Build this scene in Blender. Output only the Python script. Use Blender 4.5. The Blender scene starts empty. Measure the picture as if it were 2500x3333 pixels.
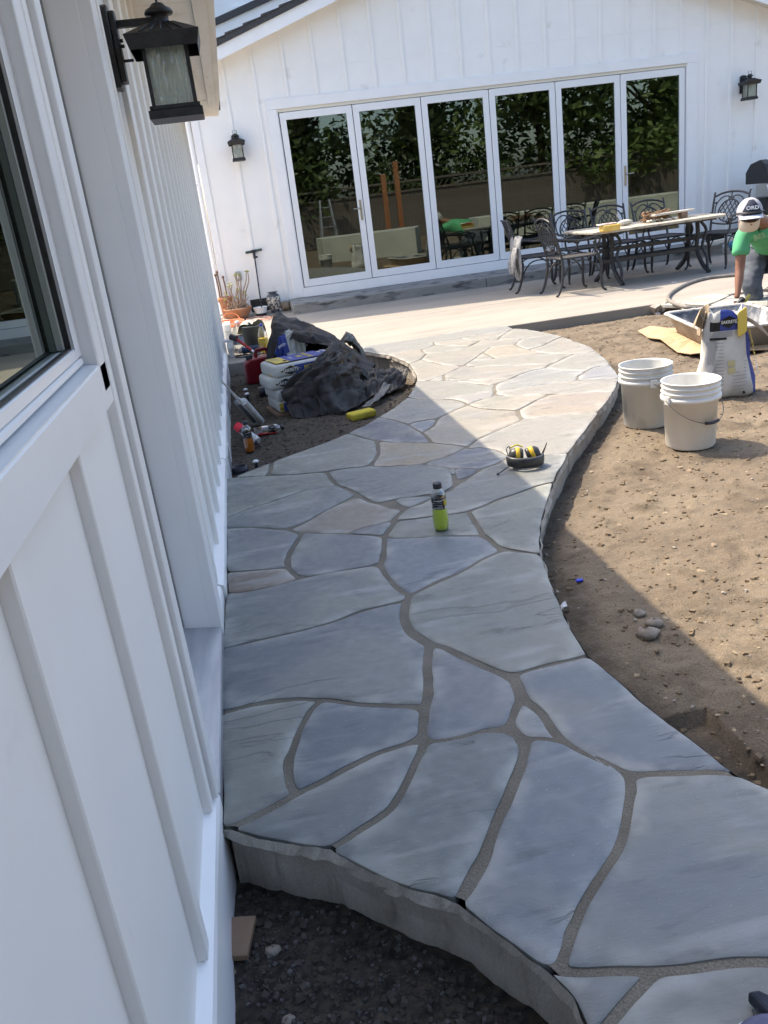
import bpy, bmesh, math, random
import numpy as np
from mathutils import Vector, Matrix, geometry
random.seed(7); np.random.seed(7)
SC=bpy.context.scene; COL=SC.collection
# ---------------------------------------------------------------- camera, sky, sun, exposure
CAMH=1.36; FPX=2733.98
RM=np.array([[0.9775010,-0.1737338,-0.1196173],[-0.1711189,-0.3215869,-0.9312895],[0.1233291,0.9308052,-0.3440807]])
cam=bpy.data.cameras.new('camera'); camo=bpy.data.objects.new('camera',cam); COL.objects.link(camo)
cam.sensor_fit='VERTICAL'; cam.sensor_height=24; cam.lens=FPX/3333*24; cam.clip_start=.02; cam.clip_end=500
camo.matrix_world=Matrix(((RM[0][0],-RM[1][0],-RM[2][0],0),(RM[0][1],-RM[1][1],-RM[2][1],0),(RM[0][2],-RM[1][2],-RM[2][2],CAMH),(0,0,0,1)))
SC.camera=camo
SUN=Vector((-.443,.55,1)).normalized()
w=bpy.data.worlds.new('World'); SC.world=w; w.use_nodes=True
nt=w.node_tree; sky=nt.nodes.new('ShaderNodeTexSky'); sky.sky_type='NISHITA'; sky.sun_disc=False
sky.sun_elevation=math.asin(SUN.z); sky.sun_rotation=math.atan2(SUN.x,SUN.y); sky.air_density=1.0; sky.dust_density=3.0; sky.ozone_density=.6
bg=nt.nodes['Background']; nt.links.new(sky.outputs[0],bg.inputs[0]); bg.inputs[1].default_value=.15
sl=bpy.data.lights.new('sun','SUN'); sl.energy=2.7; sl.angle=math.radians(.5); sl.color=(1,.87,.70)
so=bpy.data.objects.new('sun',sl); COL.objects.link(so); so.rotation_euler=SUN.to_track_quat('Z','Y').to_euler(); so.location=(0,0,20)
SC.view_settings.view_transform='Standard'; SC.view_settings.look='None'; SC.view_settings.exposure=1.6; SC.view_settings.gamma=1
SC.view_settings.use_curve_mapping=False
SC.cycles.max_bounces=7; SC.cycles.transparent_max_bounces=10; SC.cycles.use_denoising=True
# ---------------------------------------------------------------- helpers
def at(u,v,X=None,Y=None,Z=None):
    "point of the place that the surveyed sight line (u,v) meets on a plane X, Y or Z"
    d=RM.T@np.array([(u-1250)/FPX,(v-1666.5)/FPX,1.]); c=np.array([0,0,CAMH])
    t=(X/d[0] if X is not None else Y/d[1] if Y is not None else (Z-CAMH)/d[2])
    return Vector(c+d*t)
def vnoise(x,y,seed=0):
    xi=np.floor(x).astype(np.int64); yi=np.floor(y).astype(np.int64); fx=x-xi; fy=y-yi
    fx=fx*fx*(3-2*fx); fy=fy*fy*(3-2*fy)
    def h(a,b):
        n=(a*374761393+b*668265263+seed*974711)&0xffffffff; n=((n^(n>>13))*1274126177)&0xffffffff
        return ((n^(n>>16))&0xffff)/65535.
    return (h(xi,yi)*(1-fx)+h(xi+1,yi)*fx)*(1-fy)+(h(xi,yi+1)*(1-fx)+h(xi+1,yi+1)*fx)*fy
def fbm(x,y,o=4,seed=0):
    s=0;a=.5
    for i in range(o): s=s+a*(vnoise(x,y,seed+i)-.5); x=x*2.03; y=y*2.03; a*=.5
    return s
class MB:
    def __init__(s): s.v=[];s.f=[];s.sm=[]
    def add(s,vs,fs,smooth=False):
        o=len(s.v); s.v+=[tuple(p) for p in vs]; s.f+=[tuple(i+o for i in f) for f in fs]; s.sm+=[smooth]*len(fs); return s
    def box(s,x0,x1,y0,y1,z0,z1):
        return s.add([(x0,y0,z0),(x1,y0,z0),(x1,y1,z0),(x0,y1,z0),(x0,y0,z1),(x1,y0,z1),(x1,y1,z1),(x0,y1,z1)],
            [(0,3,2,1),(4,5,6,7),(0,1,5,4),(1,2,6,5),(2,3,7,6),(3,0,4,7)])
    def hexa(s,b,t):
        return s.add(list(b)+list(t),[(0,3,2,1),(4,5,6,7),(0,1,5,4),(1,2,6,5),(2,3,7,6),(3,0,4,7)])
    def prism(s,poly,a0,a1,axis='z',smooth=False):
        n=len(poly)
        def P(p,a): return (p[0],p[1],a) if axis=='z' else (p[0],a,p[1]) if axis=='y' else (a,p[0],p[1])
        s.add([P(p,a0) for p in poly]+[P(p,a1) for p in poly],[tuple(range(n))[::-1],tuple(range(n,2*n))])
        s.add([P(p,a0) for p in poly]+[P(p,a1) for p in poly],[(i,(i+1)%n,n+(i+1)%n,n+i) for i in range(n)],smooth); return s
    def tube(s,pts,r,n=8,cap=True,closed=False,flat=None):
        pts=[Vector(p) for p in pts]; m=len(pts); rs=r if isinstance(r,(list,tuple)) else [r]*m
        vs=[];up=None
        for i,p in enumerate(pts):
            a=pts[(i-1)%m] if (closed or i>0) else p; b=pts[(i+1)%m] if (closed or i<m-1) else p
            t=(b-a).normalized() if (b-a).length>1e-9 else Vector((0,0,1))
            if up is None: up=Vector((0,0,1)) if abs(t.z)<.9 else Vector((0,1,0))
            x=t.cross(up)
            if x.length<1e-6: x=t.cross(Vector((1,0,0)))
            x.normalize(); y=x.cross(t).normalized(); up=y
            fl=flat or 1
            for k in range(n):
                q=2*math.pi*k/n; vs.append(p+x*(math.cos(q)*rs[i])+y*(math.sin(q)*rs[i]*fl))
        fs=[]
        for i in range(m if closed else m-1):
            j=(i+1)%m
            for k in range(n): fs.append((i*n+k,i*n+(k+1)%n,j*n+(k+1)%n,j*n+k))
        s.add(vs,fs,True)
        if cap and not closed:
            s.add(vs[:n],[tuple(range(n))]); s.add(vs[-n:],[tuple(range(n))[::-1]])
        return s
    def lathe(s,prof,n=24,c=(0,0,0),smooth=True,M=None):
        vs=[];m=len(prof)
        for r,z in prof:
            for k in range(n):
                q=2*math.pi*k/n; p=Vector((r*math.cos(q),r*math.sin(q),z))
                if M is not None: p=M@p
                vs.append(p+Vector(c))
        fs=[(i*n+k,i*n+(k+1)%n,(i+1)*n+(k+1)%n,(i+1)*n+k) for i in range(m-1) for k in range(n)]
        return s.add(vs,fs,smooth)
    def ball(s,c,r,n=10,m=7,sc=(1,1,1)):
        pr=[(max(1e-4,math.sin(math.pi*i/m)),-math.cos(math.pi*i/m)) for i in range(m+1)]
        vs=[];
        for a,z in pr:
            for k in range(n):
                q=2*math.pi*k/n; vs.append((c[0]+r*sc[0]*a*math.cos(q),c[1]+r*sc[1]*a*math.sin(q),c[2]+r*sc[2]*z))
        return s.add(vs,[(i*n+k,i*n+(k+1)%n,(i+1)*n+(k+1)%n,(i+1)*n+k) for i in range(m) for k in range(n)],True)
    def xf(s,M):
        s.v=[tuple(M@Vector(p)) for p in s.v]; return s
    def build(s,name,mat,parent=None,world=True,bevel=0,seg=1,merge=False):
        off=Vector((0,0,0))
        if parent is not None and world:
            p=parent
            while p is not None: off+=p.location; p=p.parent
        me=bpy.data.meshes.new(name)
        me.from_pydata([(p[0]-off.x,p[1]-off.y,p[2]-off.z) for p in s.v],[],s.f)
        me.polygons.foreach_set('use_smooth',s.sm)
        if bevel or merge:
            bm=bmesh.new(); bm.from_mesh(me)
            bmesh.ops.remove_doubles(bm,verts=bm.verts,dist=1e-5)
            if bevel:
                es=[e for e in bm.edges if len(e.link_faces)==2 and e.calc_face_angle(0)>.6]
                bmesh.ops.bevel(bm,geom=es,offset=bevel,segments=seg,affect='EDGES',profile=.5,clamp_overlap=True)
            bmesh.ops.recalc_face_normals(bm,faces=bm.faces); bm.to_mesh(me); bm.free()
        me.update(); me.materials.append(mat)
        o=bpy.data.objects.new(name,me); COL.objects.link(o)
        if parent is not None: o.parent=parent
        return o
def tag(o,label,cat,group=None):
    o['label']=label; o['category']=cat
    if group: o['group']=group
    return o
def thing(name,label,cat,loc=(0,0,0),rz=0,group=None):
    o=bpy.data.objects.new(name,None); COL.objects.link(o); o.location=loc; o.rotation_euler=(0,0,rz); o.empty_display_size=.1
    return tag(o,label,cat,group)
def struct(o,kind='structure'): o['kind']=kind; return o
def dup(o,parent=None,loc=None,rz=None,label=None):
    c=o.copy(); COL.objects.link(c)
    if parent is not None: c.parent=parent
    if loc is not None: c.location=loc
    if rz is not None: c.rotation_euler=(0,0,rz)
    if label: c['label']=label
    for ch in list(o.children): dup(ch,c)
    return c
def cr(pts,n=6,closed=False):
    "catmull-rom through points"
    P=[Vector(p) for p in pts]; m=len(P); out=[]
    for i in range(m if closed else m-1):
        a=P[(i-1)%m] if closed or i>0 else P[i]*2-P[i+1]; b=P[i]; c=P[(i+1)%m]; d=P[(i+2)%m] if closed or i+2<m else c*2-b
        for k in range(n):
            t=k/n; out.append(.5*((2*b)+(c-a)*t+(2*a-5*b+4*c-d)*t*t+(3*b-a-3*c+d)*t**3))
    if not closed: out.append(P[-1])
    return out
def text(name,s,size,mat,parent,M,thick=.0006,align='CENTER',bold=0,sx=1):
    cu=bpy.data.curves.new(name,'FONT'); cu.body=s; cu.size=size; cu.extrude=thick; cu.align_x=align; cu.align_y='CENTER'; cu.offset=bold; cu.resolution_u=3
    t=bpy.data.objects.new(name,cu); COL.objects.link(t)
    dg=bpy.context.evaluated_depsgraph_get(); me=bpy.data.meshes.new_from_object(t.evaluated_get(dg)); bpy.data.objects.remove(t)
    me.transform(M@Matrix.Diagonal((sx,1,1,1))); me.materials.clear(); me.materials.append(mat)
    o=bpy.data.objects.new(name,me); COL.objects.link(o); o.parent=parent; return o
# ---------------------------------------------------------------- materials
def mat(name,col,rough=.6,col2=None,ns=6,nd=4,fac=(.35,.65),bump=0,bs=40,spec=.5,metal=0,stretch=None,stain=None,ss=2.5,sf=(.55,.75),objcol=False,trans=0,ior=1.45,coat=0,sheen=0,bump2=0,bs2=8,fine=0,coords='Object'):
    m=bpy.data.materials.new(name); m.use_nodes=True; n=m.node_tree.nodes; l=m.node_tree.links; b=n['Principled BSDF']
    b.inputs['Roughness'].default_value=rough; b.inputs['Metallic'].default_value=metal; b.inputs['Specular IOR Level'].default_value=spec; b.inputs['IOR'].default_value=ior
    b.inputs['Transmission Weight'].default_value=trans; b.inputs['Coat Weight'].default_value=coat
    tc=n.new('ShaderNodeTexCoord'); v=tc.outputs[coords]
    if stretch:
        mp=n.new('ShaderNodeMapping'); mp.inputs['Scale'].default_value=stretch; l.new(v,mp.inputs[0]); v=mp.outputs[0]
    def noise(sc,d=4,vec=None):
        t=n.new('ShaderNodeTexNoise'); t.inputs['Scale'].default_value=sc; t.inputs['Detail'].default_value=d; l.new(vec or v,t.inputs['Vector']); return t.outputs[0]
    def ramp(x,a,c):
        r=n.new('ShaderNodeMapRange'); r.inputs[1].default_value=a; r.inputs[2].default_value=c; l.new(x,r.inputs[0]); return r.outputs[0]
    def mix(f,a,c,t='MIX'):
        x=n.new('ShaderNodeMix'); x.data_type='RGBA'; x.blend_type=t
        if hasattr(f,'links') or hasattr(f,'is_linked'): l.new(f,x.inputs[0])
        else: x.inputs[0].default_value=f
        for i,q in ((6,a),(7,c)):
            if isinstance(q,tuple): x.inputs[i].default_value=(*q,1)
            else: l.new(q,x.inputs[i])
        return x.outputs[2]
    cur=col
    if objcol:
        oi=n.new('ShaderNodeObjectInfo'); cur=oi.outputs['Color']
    if col2: cur=mix(ramp(noise(ns,nd),*fac),cur,col2)
    if stain: cur=mix(ramp(noise(ss,6),*sf),cur,stain)
    if fine:
        g=ramp(noise(220,2),.3,.7); x=n.new('ShaderNodeMapRange'); x.inputs[3].default_value=1-fine; x.inputs[4].default_value=1+fine; l.new(g,x.inputs[0])
        cc=n.new('ShaderNodeCombineColor'); [l.new(x.outputs[0],cc.inputs[i]) for i in range(3)]; cur=mix(1.,cur,cc.outputs[0],'MULTIPLY')
    if isinstance(cur,tuple): b.inputs['Base Color'].default_value=(*cur,1)
    else: l.new(cur,b.inputs['Base Color'])
    prev=None
    for st,sc in ((bump,bs),(bump2,bs2)):
        if st:
            bp=n.new('ShaderNodeBump'); bp.inputs['Strength'].default_value=min(1,st); bp.inputs['Distance'].default_value=.004 if sc>15 else .02; l.new(noise(sc,6),bp.inputs['Height'])
            if prev: l.new(prev,bp.inputs['Normal'])
            prev=bp.outputs[0]
    if prev: l.new(prev,b.inputs['Normal'])
    m['mix']=0
    return m
M={}
M['white']=mat('white_paint',(.88,.865,.835),.45,(.85,.835,.805),3,bump=.08,bs=120,stain=(.60,.57,.52),ss=4,sf=(.66,.9))
M['white2']=mat('white_trim',(.86,.855,.845),.35,(.83,.825,.815),5,bump=.04,bs=160)
M['vinyl']=mat('white_vinyl',(.80,.80,.80),.25)
M['soffit']=mat('soffit_paint',(.74,.71,.64),.6,(.66,.62,.54),2.5,stain=(.45,.41,.34),ss=5,sf=(.62,.9),stretch=(3,.6,3))
M['black']=mat('black_metal',(.012,.012,.013),.45,(.03,.03,.03),30,bump=.15,bs=200)
M['bronze']=mat('dark_cast_aluminium',(.028,.029,.034),.42,(.05,.048,.048),25,bump=.12,bs=150)
M['shingle']=mat('asphalt_shingle',(.035,.035,.04),.9,(.09,.09,.09),60,bump=.5,bs=150)
M['concrete']=mat('patio_concrete',(.255,.23,.195),.85,(.30,.27,.23),1.3,stain=(.19,.17,.14),ss=2.2,sf=(.55,.85),bump=.35,bs=130,fine=.10,stretch=(.6,1.6,1))
M['stepc']=mat('step_concrete',(.22,.215,.20),.85,(.27,.265,.25),3,stain=(.07,.07,.075),ss=5,sf=(.52,.66),bump=.4,bs=90,fine=.12,stretch=(.8,1.5,3))
M['slab']=mat('slab_concrete',(.30,.275,.235),.9,(.38,.35,.31),6,stain=(.15,.135,.115),ss=9,sf=(.55,.75),bump=.7,bs=60,fine=.15,bump2=.3,bs2=14,stretch=(2,2,.6))
M['mortar']=mat('mortar',(.135,.120,.095),.95,(.18,.162,.13),9,stain=(.15,.14,.115),ss=6,sf=(.6,.8),bump=.9,bs=160,fine=.3)
M['dirt']=mat('dry_dirt',(.255,.19,.128),.95,(.335,.26,.18),2.2,stain=(.16,.115,.075),ss=5,sf=(.5,.72),bump=1,bs=70,fine=.32,bump2=.6,bs2=12)
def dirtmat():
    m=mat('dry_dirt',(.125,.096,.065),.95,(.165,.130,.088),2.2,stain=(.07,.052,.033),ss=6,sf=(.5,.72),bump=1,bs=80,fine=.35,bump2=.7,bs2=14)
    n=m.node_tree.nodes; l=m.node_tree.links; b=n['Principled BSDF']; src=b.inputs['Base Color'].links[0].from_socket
    a=n.new('ShaderNodeAttribute'); a.attribute_name='damp_shade'; x=n.new('ShaderNodeMix'); x.data_type='RGBA'; l.new(a.outputs['Fac'],x.inputs[0]); l.new(src,x.inputs[6])  # mask darkens damp soil and also carries the painted trench shade
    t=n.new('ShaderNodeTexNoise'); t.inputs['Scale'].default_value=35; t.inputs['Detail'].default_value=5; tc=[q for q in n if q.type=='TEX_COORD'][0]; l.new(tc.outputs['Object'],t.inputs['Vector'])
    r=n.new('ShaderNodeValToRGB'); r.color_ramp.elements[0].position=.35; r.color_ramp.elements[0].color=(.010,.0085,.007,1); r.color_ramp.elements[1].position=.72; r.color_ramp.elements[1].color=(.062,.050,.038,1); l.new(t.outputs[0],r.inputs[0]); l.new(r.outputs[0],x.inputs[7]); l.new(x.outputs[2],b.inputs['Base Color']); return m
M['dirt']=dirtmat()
M['rock']=mat('small_rock',(.20,.17,.135),.85,(.30,.265,.22),20,bump=.4,bs=90,objcol=False)
M['chip']=mat('wood_chip',(.30,.235,.15),.8,(.2,.145,.09),30)
M['wood']=mat('brown_board',(.20,.13,.085),.75,(.27,.18,.12),8,bump=.4,bs=60,stretch=(1,1,6))
M['dark']=mat('dark_room',(.06,.055,.05),.8)
def glassmat(name,tint,fres=1.9,rough=.0,dirt=0):
    m=bpy.data.materials.new(name); m.use_nodes=True; n=m.node_tree.nodes; l=m.node_tree.links; n.remove(n['Principled BSDF'])
    f=n.new('ShaderNodeFresnel'); f.inputs[0].default_value=fres; g=n.new('ShaderNodeBsdfGlossy'); g.inputs['Roughness'].default_value=rough; g.inputs['Color'].default_value=(.86,.95,.88,1)
    t=n.new('ShaderNodeBsdfTransparent'); t.inputs[0].default_value=(*tint,1); x=n.new('ShaderNodeMixShader')
    l.new(f.outputs[0],x.inputs[0]); l.new(t.outputs[0],x.inputs[1]); l.new(g.outputs[0],x.inputs[2]); l.new(x.outputs[0],n['Material Output'].inputs[0])
    return m
M['glass']=glassmat('door_glass',(.42,.47,.43),1.95)
M['wglass']=glassmat('window_glass',(.35,.42,.38),2.3)
def stonemat():
    m=mat('bluestone',(.2,.22,.24),.55,objcol=True,bump=.25,bs=110,stretch=(.6,1.8,1))
    n=m.node_tree.nodes; l=m.node_tree.links; b=n['Principled BSDF']
    base=[x for x in n if x.type=='OBJECT_INFO'][0].outputs['Color']
    tc=[x for x in n if x.type=='TEX_COORD'][0]; oi=[x for x in n if x.type=='OBJECT_INFO'][0]
    ad=n.new('ShaderNodeVectorMath'); ad.operation='ADD'; cx=n.new('ShaderNodeCombineXYZ'); mu=n.new('ShaderNodeMath'); mu.operation='MULTIPLY'; mu.inputs[1].default_value=37
    l.new(oi.outputs['Random'],mu.inputs[0]); l.new(mu.outputs[0],cx.inputs[0]); l.new(mu.outputs[0],cx.inputs[2]); l.new(tc.outputs['Object'],ad.inputs[0]); l.new(cx.outputs[0],ad.inputs[1])
    def noise(sc,d,stretch=None):
        t=n.new('ShaderNodeTexNoise'); t.inputs['Scale'].default_value=sc; t.inputs['Detail'].default_value=d; v=ad.outputs[0]
        if stretch:
            q=n.new('ShaderNodeMapping'); q.inputs['Scale'].default_value=stretch; l.new(v,q.inputs[0]); v=q.outputs[0]
        l.new(v,t.inputs['Vector']); return t.outputs[0]
    def ramp(x,a,c,o0=0,o1=1):
        r=n.new('ShaderNodeMapRange'); r.inputs[1].default_value=a; r.inputs[2].default_value=c; r.inputs[3].default_value=o0; r.inputs[4].default_value=o1; l.new(x,r.inputs[0]); return r.outputs[0]
    def mix(f,a,c,t='MIX'):
        x=n.new('ShaderNodeMix'); x.data_type='RGBA'; x.blend_type=t; l.new(f,x.inputs[0])
        for i,q in ((6,a),(7,c)):
            if isinstance(q,tuple): x.inputs[i].default_value=(*q,1)
            else: l.new(q,x.inputs[i])
        return x.outputs[2]
    cur=mix(ramp(noise(1.7,3),.5,.6,0,.55),base,(.225,.225,.195))
    cur=mix(ramp(noise(2.3,5),.55,.75,0,.5),cur,(.16,.168,.19))
    cur=mix(ramp(noise(5,8,(.5,2.2,1)),.56,.74,0,.55),cur,(.32,.325,.32))
    cur=mix(ramp(noise(14,6,(.4,1.5,1)),.60,.72,0,.45),cur,(.085,.092,.10))
    at_=n.new('ShaderNodeAttribute'); at_.attribute_name='edge'
    pr=n.new('ShaderNodeMath'); pr.operation='MULTIPLY'; l.new(at_.outputs['Fac'],pr.inputs[0]); l.new(ramp(noise(7,5),.42,.62),pr.inputs[1])
    mx=n.new('ShaderNodeMath'); mx.operation='MULTIPLY'; mx.inputs[1].default_value=.55; l.new(pr.outputs[0],mx.inputs[0])
    cur=mix(mx.outputs[0],cur,(.42,.42,.385))
    sp=ramp(noise(190,1),.72,.80,0,.25); cur=mix(sp,cur,(.7,.72,.74))
    l.new(cur,b.inputs['Base Color'])
    # cleft relief: stretched ridges and thin lamination cracks
    h1=noise(3.2,7,(.45,2.0,1)); rd=n.new('ShaderNodeMath'); rd.operation='PINGPONG'; rd.inputs[1].default_value=.09; l.new(h1,rd.inputs[0])
    st=ramp(rd.outputs[0],0,.012,-1,0)
    gate=ramp(noise(2.1,2),.52,.6); mg=n.new('ShaderNodeMath'); mg.operation='MULTIPLY'; l.new(st,mg.inputs[0]); l.new(gate,mg.inputs[1])
    ad2=n.new('ShaderNodeMath'); ad2.operation='MULTIPLY_ADD'; ad2.inputs[1].default_value=.55; l.new(noise(9,8,(.5,1.6,1)),ad2.inputs[2]); l.new(mg.outputs[0],ad2.inputs[0])
    bp=n.new('ShaderNodeBump'); bp.inputs['Strength'].default_value=.75; bp.inputs['Distance'].default_value=.009; l.new(ad2.outputs[0],bp.inputs['Height'])
    old=[x for x in n if x.type=='BUMP' and x!=bp][0]; l.new(bp.outputs[0],old.inputs['Normal'])
    l.new(ramp(noise(30,3),.3,.7,.38,.62),b.inputs['Roughness'])
    return m
M['stone']=stonemat()

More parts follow.
